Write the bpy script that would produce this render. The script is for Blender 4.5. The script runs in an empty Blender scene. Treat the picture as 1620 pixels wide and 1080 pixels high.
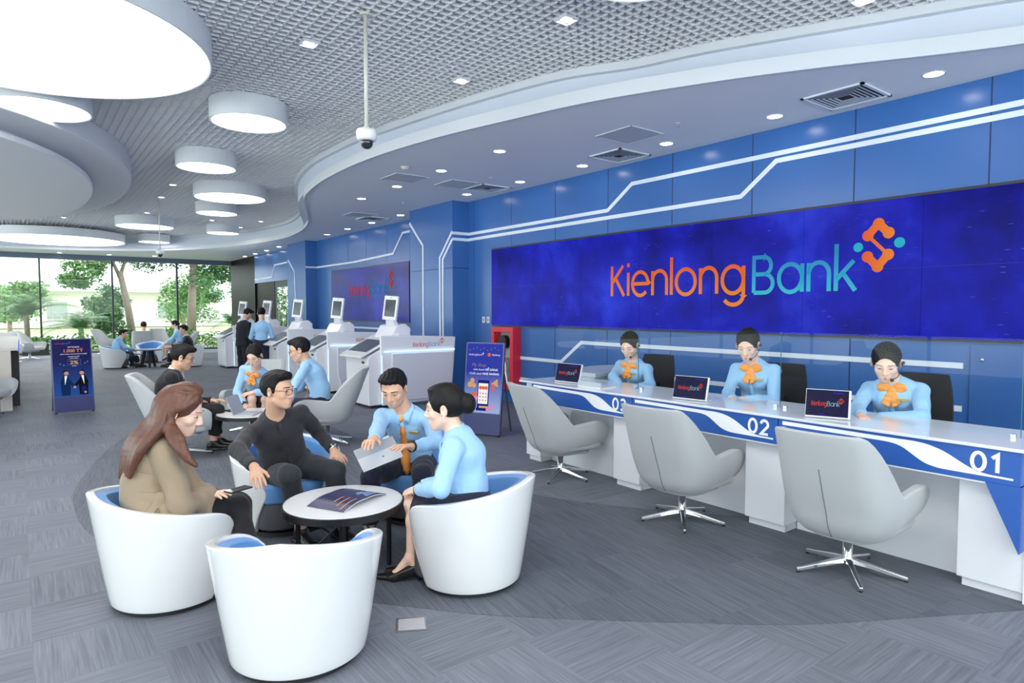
import bpy, bmesh, math, random
import numpy as np
from mathutils import Vector, Matrix
random.seed(7)
C = bpy.context.scene
COL = C.collection
# ---------------------------------------------------------------- camera
FPX, CAMH, YAW, PITCH = 1020.0, 1.68, 0.6516489, 0.0489804
cam_data = bpy.data.cameras.new('camera')
cam_data.sensor_fit = 'HORIZONTAL'
cam_data.sensor_width = 36.0
cam_data.lens = FPX / 1620.0 * 36.0
cam_data.clip_end = 400
cam = bpy.data.objects.new('camera', cam_data)
COL.objects.link(cam)
cam.location = (0, 0, CAMH)
cam.rotation_euler = (math.pi / 2 - PITCH, 0, -YAW)
C.camera = cam
# ---------------------------------------------------------------- world, sun, exposure
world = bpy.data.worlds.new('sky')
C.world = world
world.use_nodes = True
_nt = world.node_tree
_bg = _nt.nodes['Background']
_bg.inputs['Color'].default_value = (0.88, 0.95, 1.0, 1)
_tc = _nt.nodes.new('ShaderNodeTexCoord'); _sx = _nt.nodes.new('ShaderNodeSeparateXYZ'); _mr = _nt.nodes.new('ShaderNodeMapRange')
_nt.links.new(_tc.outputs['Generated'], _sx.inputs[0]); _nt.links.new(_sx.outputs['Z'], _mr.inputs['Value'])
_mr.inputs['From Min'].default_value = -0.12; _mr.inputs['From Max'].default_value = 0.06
_mr.inputs['To Min'].default_value = 5.6      # stronger glow below the horizon, added to brighten the ceilings
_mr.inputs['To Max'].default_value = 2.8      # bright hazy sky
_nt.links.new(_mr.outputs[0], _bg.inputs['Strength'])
sun_d = bpy.data.lights.new('sun', 'SUN')
sun_d.energy = 3.0
sun_d.angle = math.radians(2)
sun_d.color = (1.0, 0.96, 0.86)
sun = bpy.data.objects.new('sun', sun_d)
COL.objects.link(sun)
sun.rotation_euler = (math.radians(38), math.radians(8), math.radians(200))
C.view_settings.view_transform = 'Standard'
C.view_settings.look = 'None'
C.view_settings.gamma = 1.0
C.view_settings.use_curve_mapping = False
C.view_settings.exposure = 0.15
C.cycles.use_denoising = True
C.cycles.max_bounces = 8
C.cycles.diffuse_bounces = 5
C.cycles.glossy_bounces = 4
C.cycles.transparent_max_bounces = 16
C.cycles.sample_clamp_indirect = 6.0
DRUM_E, SPOT_E = 6.0, 22.0      # lamp faces in the room

# ---------------------------------------------------------------- camera maths (pixels of the 1620x1080 frame to world points)
_s, _c, _sp, _cp = math.sin(YAW), math.cos(YAW), math.sin(PITCH), math.cos(PITCH)
FWD = np.array([_s * _cp, _c * _cp, -_sp])
RGT = np.array([_c, -_s, 0.0])
UPV = np.cross(RGT, FWD)
CAMP = np.array([0, 0, CAMH])
def ray(x, y):
    return FWD + RGT * (x - 810) / FPX - UPV * (y - 540) / FPX
def at_z(x, y, z):
    r = ray(x, y); return CAMP + r * (z - CAMH) / r[2]
def at_x(x, y, X):
    r = ray(x, y); return CAMP + r * X / r[0]
def at_y(x, y, Y):
    r = ray(x, y); return CAMP + r * Y / r[1]
def at_d(x, y, d):
    return CAMP + ray(x, y) * d
def depth_of(p):
    return float((np.asarray(p, float) - CAMP) @ FWD)

# ---------------------------------------------------------------- materials
MATS = {}
def mat(name, col, rough=0.5, metal=0.0, spec=0.5, emit=None, estr=0.0, bump=0.0, bscale=60.0, bdist=0.01, bdetail=3, var=0.0, vscale=8.0, coat=0.0, sheen=0.0, stretch=(1, 1, 1), alpha=None):
    if name in MATS: return MATS[name]
    m = bpy.data.materials.new(name); m.use_nodes = True
    nt = m.node_tree; b = nt.nodes['Principled BSDF']
    b.inputs['Base Color'].default_value = (*col, 1)
    b.inputs['Roughness'].default_value = rough
    b.inputs['Metallic'].default_value = metal
    b.inputs['Specular IOR Level'].default_value = spec
    b.inputs['Coat Weight'].default_value = coat
    b.inputs['Coat Roughness'].default_value = 0.08
    b.inputs['Sheen Weight'].default_value = sheen
    if emit:
        b.inputs['Emission Color'].default_value = (*emit, 1)
        b.inputs['Emission Strength'].default_value = estr
    if bump or var:
        tc = nt.nodes.new('ShaderNodeTexCoord'); mp = nt.nodes.new('ShaderNodeMapping')
        mp.inputs['Scale'].default_value = stretch
        nt.links.new(tc.outputs['Object'], mp.inputs['Vector'])
        if var:
            n = nt.nodes.new('ShaderNodeTexNoise'); n.inputs['Scale'].default_value = vscale; n.inputs['Detail'].default_value = 4
            nt.links.new(mp.outputs['Vector'], n.inputs['Vector'])
            r = nt.nodes.new('ShaderNodeMix'); r.data_type = 'RGBA'
            r.inputs['A'].default_value = (*[max(0, c * (1 - var)) for c in col], 1)
            r.inputs['B'].default_value = (*[min(1, c * (1 + var)) for c in col], 1)
            nt.links.new(n.outputs['Fac'], r.inputs['Factor'])
            nt.links.new(r.outputs['Result'], b.inputs['Base Color'])
        if bump:
            n2 = nt.nodes.new('ShaderNodeTexNoise'); n2.inputs['Scale'].default_value = bscale; n2.inputs['Detail'].default_value = bdetail
            nt.links.new(mp.outputs['Vector'], n2.inputs['Vector'])
            bp = nt.nodes.new('ShaderNodeBump'); bp.inputs['Strength'].default_value = bump; bp.inputs['Distance'].default_value = bdist
            nt.links.new(n2.outputs['Fac'], bp.inputs['Height'])
            nt.links.new(bp.outputs['Normal'], b.inputs['Normal'])
    MATS[name] = m
    return m
def srgb(r, g, b):
    f = lambda v: (v / 255 / 12.92) if v <= 10.3 else ((v / 255 + 0.055) / 1.055) ** 2.4
    return (f(r), f(g), f(b))
def emission(name, col, s):
    if name in MATS: return MATS[name]
    m = bpy.data.materials.new(name); m.use_nodes = True
    nt = m.node_tree; nt.nodes.clear()
    e = nt.nodes.new('ShaderNodeEmission'); o = nt.nodes.new('ShaderNodeOutputMaterial')
    e.inputs['Color'].default_value = (*col, 1); e.inputs['Strength'].default_value = s
    nt.links.new(e.outputs[0], o.inputs[0])
    MATS[name] = m; return m
def thin_glass(name, tint, refl=1.0, rough=0.0):
    if name in MATS: return MATS[name]
    m = bpy.data.materials.new(name); m.use_nodes = True
    nt = m.node_tree; nt.nodes.clear()
    t = nt.nodes.new('ShaderNodeBsdfTransparent'); t.inputs[0].default_value = (*tint, 1)
    g = nt.nodes.new('ShaderNodeBsdfGlossy'); g.inputs['Roughness'].default_value = rough
    f = nt.nodes.new('ShaderNodeFresnel'); ge = nt.nodes.new('ShaderNodeNewGeometry'); mr = nt.nodes.new('ShaderNodeMapRange'); mr.inputs['To Min'].default_value = 1.45; mr.inputs['To Max'].default_value = 1 / 1.45; nt.links.new(ge.outputs['Backfacing'], mr.inputs['Value']); nt.links.new(mr.outputs[0], f.inputs[0])
    k = nt.nodes.new('ShaderNodeMath'); k.operation = 'MULTIPLY'; k.inputs[1].default_value = refl
    mx = nt.nodes.new('ShaderNodeMixShader'); o = nt.nodes.new('ShaderNodeOutputMaterial')
    nt.links.new(f.outputs[0], k.inputs[0]); nt.links.new(k.outputs[0], mx.inputs[0])
    nt.links.new(t.outputs[0], mx.inputs[1]); nt.links.new(g.outputs[0], mx.inputs[2]); nt.links.new(mx.outputs[0], o.inputs[0])
    MATS[name] = m; return m

# ---------------------------------------------------------------- mesh helpers
def link(o, parent=None):
    COL.objects.link(o)
    if parent is not None: o.parent = parent
    return o
def obj(name, bm, m, parent=None, smooth=False, loc=None, bevel=0, bseg=2, sub=0, rotz=0):
    me = bpy.data.meshes.new(name)
    if isinstance(bm, tuple):
        me.from_pydata([tuple(v) for v in bm[0]], [], [tuple(f) for f in bm[1]])
    else:
        bmesh.ops.recalc_face_normals(bm, faces=bm.faces[:])
        bm.to_mesh(me); bm.free()
    ms = m if isinstance(m, (list, tuple)) else [m]
    for x in ms: me.materials.append(x)
    if smooth:
        me.polygons.foreach_set('use_smooth', [True] * len(me.polygons))
    o = bpy.data.objects.new(name, me)
    link(o, parent)
    if loc is not None: o.location = loc
    if rotz: o.rotation_euler = (0, 0, rotz)
    if bevel:
        md = o.modifiers.new('bevel', 'BEVEL'); md.width = bevel; md.segments = bseg; md.limit_method = 'ANGLE'; md.angle_limit = math.radians(40)
        md.harden_normals = False
    if sub:
        md = o.modifiers.new('subd', 'SUBSURF'); md.levels = sub; md.render_levels = sub
    return o
def thing(name, label, cat, loc=(0, 0, 0), rotz=0, group=None):
    o = bpy.data.objects.new(name, None); COL.objects.link(o)
    o.empty_display_size = 0.1
    o.location = loc; o.rotation_euler = (0, 0, rotz)
    o['label'] = label; o['category'] = cat
    if group: o['group'] = group
    return o
def tag(o, label, cat, group=None, kind=None):
    o['label'] = label; o['category'] = cat
    if group: o['group'] = group
    if kind: o['kind'] = kind
    return o
def struct(name, bm, m, parent=None, **k):
    o = obj(name, bm, m, parent, **k)
    if parent is None: o['kind'] = 'structure'
    return o
def dup(root, loc=None, rotz=None, label=None, group=None):
    r = root.copy(); COL.objects.link(r)
    if loc is not None: r.location = loc
    if rotz is not None: r.rotation_euler = (0, 0, rotz)
    if label: r['label'] = label
    if group: r['group'] = group
    for ch in list(root.children):
        c = ch.copy(); COL.objects.link(c); c.parent = r
        for g in list(ch.children):
            d = g.copy(); COL.objects.link(d); d.parent = c
    return r
def nb(): return bmesh.new()
def box(bm, x0, x1, y0, y1, z0, z1, M=None, mi=0):
    vs = [bm.verts.new(Vector(p) if M is None else M @ Vector(p)) for p in
          ((x0, y0, z0), (x1, y0, z0), (x1, y1, z0), (x0, y1, z0), (x0, y0, z1), (x1, y0, z1), (x1, y1, z1), (x0, y1, z1))]
    for f in ((0, 3, 2, 1), (4, 5, 6, 7), (0, 1, 5, 4), (1, 2, 6, 5), (2, 3, 7, 6), (3, 0, 4, 7)):
        bm.faces.new([vs[i] for i in f]).material_index = mi
    return bm
def quad(bm, a, b, c, d, mi=0):
    f = bm.faces.new([bm.verts.new(Vector(p)) for p in (a, b, c, d)]); f.material_index = mi
def prism(bm, pts, z0, z1, M=None, mi=0, caps=(1, 1)):
    n = len(pts); T = (lambda p: Vector(p)) if M is None else (lambda p: M @ Vector(p))
    lo = [bm.verts.new(T((p[0], p[1], z0))) for p in pts]; hi = [bm.verts.new(T((p[0], p[1], z1))) for p in pts]
    if caps[0]: bm.faces.new(lo[::-1]).material_index = mi
    if caps[1]: bm.faces.new(hi).material_index = mi
    for i in range(n):
        j = (i + 1) % n
        bm.faces.new((lo[i], lo[j], hi[j], hi[i])).material_index = mi
    return bm
def rings(bm, R, close=True, caps=(0, 0), mi=0):
    vv = [[bm.verts.new(Vector(p)) for p in r] for r in R]
    n = len(R[0])
    for a, b in zip(vv, vv[1:]):
        for i in range(n if close else n - 1):
            j = (i + 1) % n
            bm.faces.new((a[i], a[j], b[j], b[i])).material_index = mi
    if caps[0]: bm.faces.new(vv[0][::-1]).material_index = mi
    if caps[1]: bm.faces.new(vv[-1]).material_index = mi
    return vv
def lathe(bm, prof, n=32, c=(0, 0, 0), M=None, mi=0, caps=(1, 1)):
    R = []
    for r, z in prof:
        R.append([(c[0] + r * math.cos(2 * math.pi * i / n), c[1] + r * math.sin(2 * math.pi * i / n), c[2] + z) for i in range(n)])
    if M is not None: R = [[M @ Vector(p) for p in r] for r in R]
    rings(bm, R, True, caps, mi); return bm
def tube(bm, pts, r, n=8, mi=0, flat=1.0):
    P = [Vector(p) for p in pts]; R = []
    rr = r if isinstance(r, (list, tuple)) else [r] * len(P)
    up0 = Vector((0, 0, 1))
    for i, p in enumerate(P):
        t = (P[min(i + 1, len(P) - 1)] - P[max(i - 1, 0)]).normalized()
        u = up0 if abs(t.dot(up0)) < 0.95 else Vector((1, 0, 0))
        a = t.cross(u).normalized(); b = a.cross(t).normalized()
        R.append([p + a * (rr[i] * math.cos(2 * math.pi * k / n)) + b * (rr[i] * flat * math.sin(2 * math.pi * k / n)) for k in range(n)])
    rings(bm, R, True, (1, 1), mi); return bm
def ball(bm, c, r, seg=16, M=None, mi=0):
    r = r if isinstance(r, (tuple, list)) else (r, r, r)
    prof = [(math.sin(math.pi * i / (seg // 2)), -math.cos(math.pi * i / (seg // 2))) for i in range(1, seg // 2)]
    R = []
    for a, z in prof:
        R.append([Vector((r[0] * a * math.cos(2 * math.pi * k / seg), r[1] * a * math.sin(2 * math.pi * k / seg), r[2] * z)) for k in range(seg)])
    T = Matrix.Translation(Vector(c)) @ (M if M is not None else Matrix.Identity(4))
    R = [[T @ p for p in ring] for ring in R]
    vv = rings(bm, R, True, (0, 0), mi)
    b = bm.verts.new(T @ Vector((0, 0, -r[2]))); t = bm.verts.new(T @ Vector((0, 0, r[2])))
    for k in range(seg):
        j = (k + 1) % seg
        bm.faces.new((b, vv[0][j], vv[0][k])).material_index = mi
        bm.faces.new((t, vv[-1][k], vv[-1][j])).material_index = mi
    return bm
def catmull(P, n=8, closed=False):
    P = [np.array(p, float) for p in P]; out = []; N = len(P)
    for i in range(N if closed else N - 1):
        g = (lambda k: P[k % N]) if closed else (lambda k: P[min(max(k, 0), N - 1)])
        a, b, c, d = g(i - 1), g(i), g(i + 1), g(i + 2)
        for k in range(n):
            t = k / n
            out.append(0.5 * ((2 * b) + (c - a) * t + (2 * a - 5 * b + 4 * c - d) * t * t + (3 * b - a - 3 * c + d) * t ** 3))
    if not closed: out.append(P[-1])
    return out
def frame(o, x, y, z=None):
    """Matrix with the given origin, x axis and y axis."""
    x = Vector(x).normalized(); y = Vector(y); z = x.cross(y).normalized() if z is None else Vector(z).normalized(); y = z.cross(x).normalized()
    M = Matrix.Identity(4)
    for i in range(3):
        M[i][0], M[i][1], M[i][2], M[i][3] = x[i], y[i], z[i], o[i]
    return M
_tcache = {}
def text_mesh(s, size=1.0, bold=0.0, sx=1.0, shear=0.0):
    """vertices (n,3) and faces of a line of lettering, left edge at 0, baseline at 0"""
    k = (s, size, bold, sx, shear)
    if k not in _tcache:
        cu = bpy.data.curves.new('txt', 'FONT'); cu.body = s; cu.size = size; cu.offset = bold; cu.shear = shear
        cu.resolution_u = 4; cu.fill_mode = 'FRONT'
        o = bpy.data.objects.new('txt', cu); COL.objects.link(o)
        dg = bpy.context.evaluated_depsgraph_get()
        me = bpy.data.meshes.new_from_object(o.evaluated_get(dg))
        v = np.array([tuple(x.co) for x in me.vertices]) if len(me.vertices) else np.zeros((0, 3))
        f = [tuple(p.vertices) for p in me.polygons]
        if len(v): v = v * (sx, 1, 1)
        bpy.data.objects.remove(o); bpy.data.curves.remove(cu); bpy.data.meshes.remove(me)
        _tcache[k] = (v, f)
    return _tcache[k]
def add_text(bm, s, M, width=None, height=None, x=0, y=0, align='L', bold=0.0, mi=0, size=1.0, z=0.0, shear=0.0):
    v, f = text_mesh(s, 1.0, bold, 1.0, shear)
    if not len(v): return
    v = v.copy(); x0, x1 = v[:, 0].min(), v[:, 0].max(); v[:, 0] -= x0; w = x1 - x0
    k = size
    kx = ky = k
    if height: kx = ky = height / 0.73
    if width: kx = width / w; ky = ky if height else kx
    v[:, 0] *= kx; v[:, 1] *= ky
    W = w * kx
    off = x - (W / 2 if align == 'C' else W if align == 'R' else 0)
    vs = [bm.verts.new(M @ Vector((p[0] + off, p[1] + y, z))) for p in v]
    for q in f:
        try: bm.faces.new([vs[i] for i in q]).material_index = mi
        except ValueError: pass
def disc(bm, M, x, y, r, z=0, n=20, mi=0):
    bm.faces.new([bm.verts.new(M @ Vector((x + r * math.cos(2 * math.pi * i / n), y + r * math.sin(2 * math.pi * i / n), z))) for i in range(n)]).material_index = mi
def rect(bm, M, x0, x1, y0, y1, z=0, mi=0):
    bm.faces.new([bm.verts.new(M @ Vector(p)) for p in ((x0, y0, z), (x1, y0, z), (x1, y1, z), (x0, y1, z))]).material_index = mi
def poly(bm, M, pts, z=0, mi=0):
    bm.faces.new([bm.verts.new(M @ Vector((p[0], p[1], z))) for p in pts]).material_index = mi
def bar2(bm, M, a, b, w, z=0, mi=0):
    a = np.array(a, float); b = np.array(b, float); d = b - a; d /= np.linalg.norm(d); n = np.array([-d[1], d[0]]) * w / 2
    poly(bm, M, [a - n, b - n, b + n, a + n], z, mi)

# ---- round-ended stroke lettering for the bank name and the counter numbers (capital height 1)
def _arc(cx, cy, rx, ry, a0, a1, n=14):
    return [(cx + rx * math.cos(math.radians(a0 + (a1 - a0) * i / n)), cy + ry * math.sin(math.radians(a0 + (a1 - a0) * i / n))) for i in range(n + 1)]
GLYPH = {
    'K': (0.55, [[(0, 0), (0, 1)], [(0, 0.42), (0.5, 1)], [(0.17, 0.58), (0.55, 0)]]), 'i': (0.0, [[(0, 0), (0, 0.76)], [(0, 0.94), (0, 1.06)]]),
    'e': (0.66, [[(0.0, 0.38), (0.66, 0.38)] + _arc(0.33, 0.38, 0.33, 0.38, 0, 318, 22)]), 'n': (0.56, [[(0, 0), (0, 0.76)], _arc(0.28, 0.46, 0.28, 0.30, 180, 0) + [(0.56, 0)]]),
    'l': (0.0, [[(0, 0), (0, 1.15)]]), 'o': (0.70, [_arc(0.35, 0.38, 0.35, 0.38, 0, 360, 28)]),
    'g': (0.68, [_arc(0.34, 0.38, 0.34, 0.38, 0, 360, 28), [(0.68, 0.76), (0.68, -0.05)] + _arc(0.36, -0.05, 0.32, 0.27, 0, -150)]),
    'B': (0.60, [[(0, 0), (0, 1), (0.32, 1)] + _arc(0.32, 0.76, 0.22, 0.24, 90, -90) + [(0, 0.52)], [(0.3, 0.52)] + _arc(0.34, 0.26, 0.26, 0.26, 90, -90) + [(0, 0)]]),
    'a': (0.68, [_arc(0.34, 0.38, 0.34, 0.38, 0, 360, 28), [(0.68, 0.76), (0.68, 0)]]), 'k': (0.50, [[(0, 0), (0, 1.2)], [(0.02, 0.3), (0.45, 0.76)], [(0.17, 0.46), (0.5, 0)]]),
    '0': (0.62, [_arc(0.31, 0.5, 0.31, 0.5, 0, 360, 30)]), '1': (0.26, [[(0.0, 0.78), (0.26, 1.0), (0.26, 0)]]),
    '2': (0.58, [_arc(0.29, 0.7, 0.28, 0.30, 170, -25) + [(0.02, 0.0), (0.58, 0.0)]]), '3': (0.56, [_arc(0.27, 0.75, 0.25, 0.25, 155, -80), _arc(0.27, 0.26, 0.29, 0.26, 85, -150)])}
def strokes(bm, M, s, x, y, h, width=None, mi=0, z=0.0, th=0.115, gap=0.185):
    raw = sum(GLYPH[c][0] for c in s) + gap * (len(s) - 1); kx = (width / raw) if width else h; u = 0.0
    for c in s:
        w, paths = GLYPH[c]
        for P in paths:
            Q = [np.array((x + (u + p[0]) * kx, y + p[1] * h)) for p in P]; hw = th * h / 2; L, R = [], []
            for i, p in enumerate(Q):
                d0 = Q[i] - Q[i - 1] if i else Q[1] - Q[0]; d1 = Q[i + 1] - Q[i] if i < len(Q) - 1 else d0
                if np.allclose(Q[0], Q[-1]) and len(Q) > 3:
                    if i == 0: d0 = Q[-1] - Q[-2]
                    if i == len(Q) - 1: d1 = Q[1] - Q[0]
                n0 = np.array([-d0[1], d0[0]]) / (np.linalg.norm(d0) + 1e-9); n1 = np.array([-d1[1], d1[0]]) / (np.linalg.norm(d1) + 1e-9); n = n0 + n1; n = n / (np.linalg.norm(n) + 1e-9); k = hw / max(0.45, n @ n0)
                L.append(p + n * k); R.append(p - n * k)
            for i in range(len(Q) - 1): poly(bm, M, [L[i], R[i], R[i + 1], L[i + 1]], z, mi)
        u += w + gap
# ================================================================ SETTING
def node_math(nt, op, a, b=None):
    n = nt.nodes.new('ShaderNodeMath'); n.operation = op
    for i, v in enumerate((a, b)):
        if v is None: continue
        if isinstance(v, (int, float)): n.inputs[i].default_value = v
        else: nt.links.new(v, n.inputs[i])
    return n.outputs[0]
def carpet(name, c0, c1, ang, turn, strength=1.0):
    m = bpy.data.materials.new(name); m.use_nodes = True
    nt = m.node_tree; b = nt.nodes['Principled BSDF']; b.inputs['Roughness'].default_value = 0.6; b.inputs['Specular IOR Level'].default_value = 0.3
    tc = nt.nodes.new('ShaderNodeTexCoord'); mp = nt.nodes.new('ShaderNodeMapping'); mp.inputs['Rotation'].default_value = (0, 0, -ang)
    nt.links.new(tc.outputs['Object'], mp.inputs['Vector'])
    sp = nt.nodes.new('ShaderNodeSeparateXYZ'); nt.links.new(mp.outputs['Vector'], sp.inputs[0])
    X, Y = sp.outputs[0], sp.outputs[1]
    fx = node_math(nt, 'FLOOR', node_math(nt, 'DIVIDE', X, 0.5)); fy = node_math(nt, 'FLOOR', node_math(nt, 'DIVIDE', Y, 0.5 if turn else 0.25))
    cell = nt.nodes.new('ShaderNodeCombineXYZ'); nt.links.new(fx, cell.inputs[0]); nt.links.new(fy, cell.inputs[1])
    wn = nt.nodes.new('ShaderNodeTexWhiteNoise'); nt.links.new(cell.outputs[0], wn.inputs['Vector'])
    def stripes(sx, sy):
        q = nt.nodes.new('ShaderNodeVectorMath'); q.operation = 'MULTIPLY'; q.inputs[1].default_value = (sx, sy, 1)
        a = nt.nodes.new('ShaderNodeVectorMath'); a.operation = 'ADD'
        nt.links.new(mp.outputs['Vector'], q.inputs[0]); nt.links.new(q.outputs[0], a.inputs[0])
        off = nt.nodes.new('ShaderNodeVectorMath'); off.operation = 'SCALE'; off.inputs['Scale'].default_value = 37.0
        nt.links.new(wn.outputs['Color'], off.inputs[0]); nt.links.new(off.outputs[0], a.inputs[1])
        n = nt.nodes.new('ShaderNodeTexNoise'); n.inputs['Scale'].default_value = 1.0; n.inputs['Detail'].default_value = 3.0; n.inputs['Roughness'].default_value = 0.65
        nt.links.new(a.outputs[0], n.inputs['Vector']); return n.outputs['Fac']
    s = stripes(2.2, 75)
    if turn:
        s2 = stripes(75, 2.2)
        par = node_math(nt, 'MODULO', node_math(nt, 'ABSOLUTE', node_math(nt, 'ADD', fx, fy)), 2.0)
        mx = nt.nodes.new('ShaderNodeMix'); nt.links.new(par, mx.inputs['Factor']); nt.links.new(s, mx.inputs['A']); nt.links.new(s2, mx.inputs['B']); s = mx.outputs['Result']
    big = nt.nodes.new('ShaderNodeTexNoise'); big.inputs['Scale'].default_value = 0.9; nt.links.new(mp.outputs['Vector'], big.inputs['Vector'])
    fine = nt.nodes.new('ShaderNodeTexNoise'); fine.inputs['Scale'].default_value = 420; nt.links.new(mp.outputs['Vector'], fine.inputs['Vector'])
    f = node_math(nt, 'ADD', node_math(nt, 'MULTIPLY', s, 0.9 * strength), node_math(nt, 'MULTIPLY', big.outputs['Fac'], 0.15))
    f = node_math(nt, 'ADD', f, node_math(nt, 'MULTIPLY', wn.outputs['Value'], 0.10))
    f = node_math(nt, 'ADD', f, node_math(nt, 'MULTIPLY', fine.outputs['Fac'], 0.22))
    cr = nt.nodes.new('ShaderNodeMapRange'); cr.inputs['From Min'].default_value = 0.38; cr.inputs['From Max'].default_value = 0.98; nt.links.new(f, cr.inputs['Value'])
    r = nt.nodes.new('ShaderNodeMix'); r.data_type = 'RGBA'; r.inputs['A'].default_value = (*c0, 1); r.inputs['B'].default_value = (*c1, 1)
    nt.links.new(cr.outputs[0], r.inputs['Factor']); nt.links.new(r.outputs['Result'], b.inputs['Base Color'])
    bp = nt.nodes.new('ShaderNodeBump'); bp.inputs['Strength'].default_value = 0.25; bp.inputs['Distance'].default_value = 0.004
    nt.links.new(f, bp.inputs['Height']); nt.links.new(bp.outputs[0], b.inputs['Normal'])
    return m
CARPET_L = carpet('light carpet tiles', srgb(88, 92, 102), srgb(140, 146, 158), 0.0, True, 0.8)
CARPET_D = carpet('dark carpet planks', srgb(62, 67, 76), srgb(112, 119, 129), math.radians(81), False)
WHITE_PLASTER = mat('white plaster', srgb(240, 241, 244), 0.6)
WHITE_TRIM = mat('white trim', srgb(214, 217, 222), 0.45)
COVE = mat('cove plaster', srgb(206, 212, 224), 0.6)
BLUE_WALL = mat('blue lacquer panel', srgb(56, 105, 172), 0.24, spec=0.5, var=0.05, vscale=0.7)
BLUE_WALL_DARK = mat('blue lacquer panel side', srgb(52, 98, 164), 0.24)
SEAM = mat('dark seam', srgb(24, 46, 86), 0.6)
LINE_WHITE = mat('white line inlay', srgb(226, 234, 244), 0.4)
BLACK_STONE = mat('black polished stone', (0.006, 0.007, 0.007), 0.35, spec=0.08, var=0.5, vscale=3)
GREY_MARBLE = mat('grey marble', srgb(150, 160, 160), 0.2, var=0.5, vscale=7)
GLASS_W = thin_glass('window glass', (0.93, 0.97, 0.95), 1.0)
MULLION = mat('dark window metal', srgb(50, 56, 60), 0.4, 0.3)
PLENUM = mat('plenum above grid', srgb(112, 116, 124), 0.9)
GRIDM = mat('white metal open cell', srgb(236, 236, 238), 0.45)
YB, YF, XL = -6.0, 30.0, -10.0
bm = nb(); box(bm, XL, 9.0, YB, YF + 0.2, -0.2, 0)
struct('floor', bm, CARPET_L)
# darker carpet sweep under the lounge groups
left = [(3.2, 13.6), (2.2, 12.1), (1.345, 10.486), (0.864, 9.285), (0.541, 8.091), (0.357, 7.178), (0.318, 6.49), (0.369, 5.718), (0.62, 4.85), (1.05, 4.02), (1.687, 3.216), (2.121, 2.724), (2.95, 1.993), (3.365, 1.677), (3.946, 1.341), (4.9, 0.8)]
right = [(5.2, 2.3), (4.75, 2.85), (4.215, 3.496), (3.674, 4.493), (3.45, 6.0), (3.5, 8.5), (3.6, 11.0), (3.5, 13.0)]
bm = nb(); prism(bm, [tuple(p) for p in catmull(left, 5)] + [tuple(p) for p in catmull(right, 5)], 0.0005, 0.003)
struct('floor_inlay', bm, CARPET_D)
# ---- right wall with piers
SECT = [(YB, 10.73, 7.1), (10.73, 12.45, 6.73), (12.45, 19.6, 7.35), (19.6, 21.3, 7.0)]
CZ = 3.8
bm = nb()
for a, b, x in SECT: box(bm, x, 7.9, a, b, 0, CZ + 0.6)
box(bm, 7.4, 7.54, 21.3, 26.4, 2.72, CZ + 0.6)
y = 2.1 - 1.205 * 7
while y < 10.7:
    box(bm, 7.0985, 7.2, y - 0.006, y + 0.006, 0, CZ, mi=1); y += 1.205
y = 13.6
while y < 19.5:
    box(bm, 7.3485, 7.4, y - 0.006, y + 0.006, 0, CZ, mi=1); y += 1.2
for z in (2.5,): box(bm, 6.7285, 7.2, 10.729, 12.4505, z - 0.005, z + 0.005, mi=1)
struct('wall_right', bm, [BLUE_WALL, SEAM])
bm = nb()
box(bm, 7.4, 7.9, 26.4, 30.0, 0, CZ + 0.6); box(bm, 7.45, 7.54, 24.1, 26.4, 0, 2.72)
struct('wall_right_stone', bm, BLACK_STONE)
bm = nb(); box(bm, 7.5, 7.86, 29.9, 30.3, 0, CZ + 0.6)
struct('trim_stone_column', bm, GREY_MARBLE)
# glazed door in the right wall
bm = nb(); box(bm, 7.46, 7.52, 21.3, 24.1, 2.5, 2.72); box(bm, 7.47, 7.51, 22.64, 22.70, 0, 2.5); box(bm, 7.46, 7.52, 21.3, 21.36, 0, 2.5); box(bm, 7.46, 7.52, 24.04, 24.1, 0, 2.5); box(bm, 7.43, 7.46, 22.8, 22.84, 0.9, 1.6)
d = struct('door_1', bm, MULLION)
bm = nb(); quad(bm, (7.49, 21.36, 0), (7.49, 24.04, 0), (7.49, 24.04, 2.5), (7.49, 21.36, 2.5)); obj('glass_panel', bm, GLASS_W, d)
# white line inlays that run round the walls
def line_on(bm, f, pts, w=0.055, t=0.012):
    """pts are (y, z) on the plane f(x)=X; mitred strip"""
    P = [np.array(p, float) for p in pts]; L, R = [], []
    for i, p in enumerate(P):
        d0 = P[i] - P[i - 1] if i else P[1] - P[0]; d1 = P[i + 1] - P[i] if i < len(P) - 1 else d0
        d0 = d0 / np.linalg.norm(d0); d1 = d1 / np.linalg.norm(d1)
        n0 = np.array([-d0[1], d0[0]]); n1 = np.array([-d1[1], d1[0]]); n = n0 + n1; n = n / np.linalg.norm(n); k = w / 2 / max(0.4, n @ n0)
        L.append(p + n * k); R.append(p - n * k)
    for i in range(len(P) - 1):
        q = [L[i], R[i], R[i + 1], L[i + 1]]
        a = [bm.verts.new((f, v[0], v[1])) for v in q]; b = [bm.verts.new((f - t, v[0], v[1])) for v in q]
        bm.faces.new(b)
        for k in range(4):
            j = (k + 1) % 4; bm.faces.new((a[k], a[j], b[j], b[k]))
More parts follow.
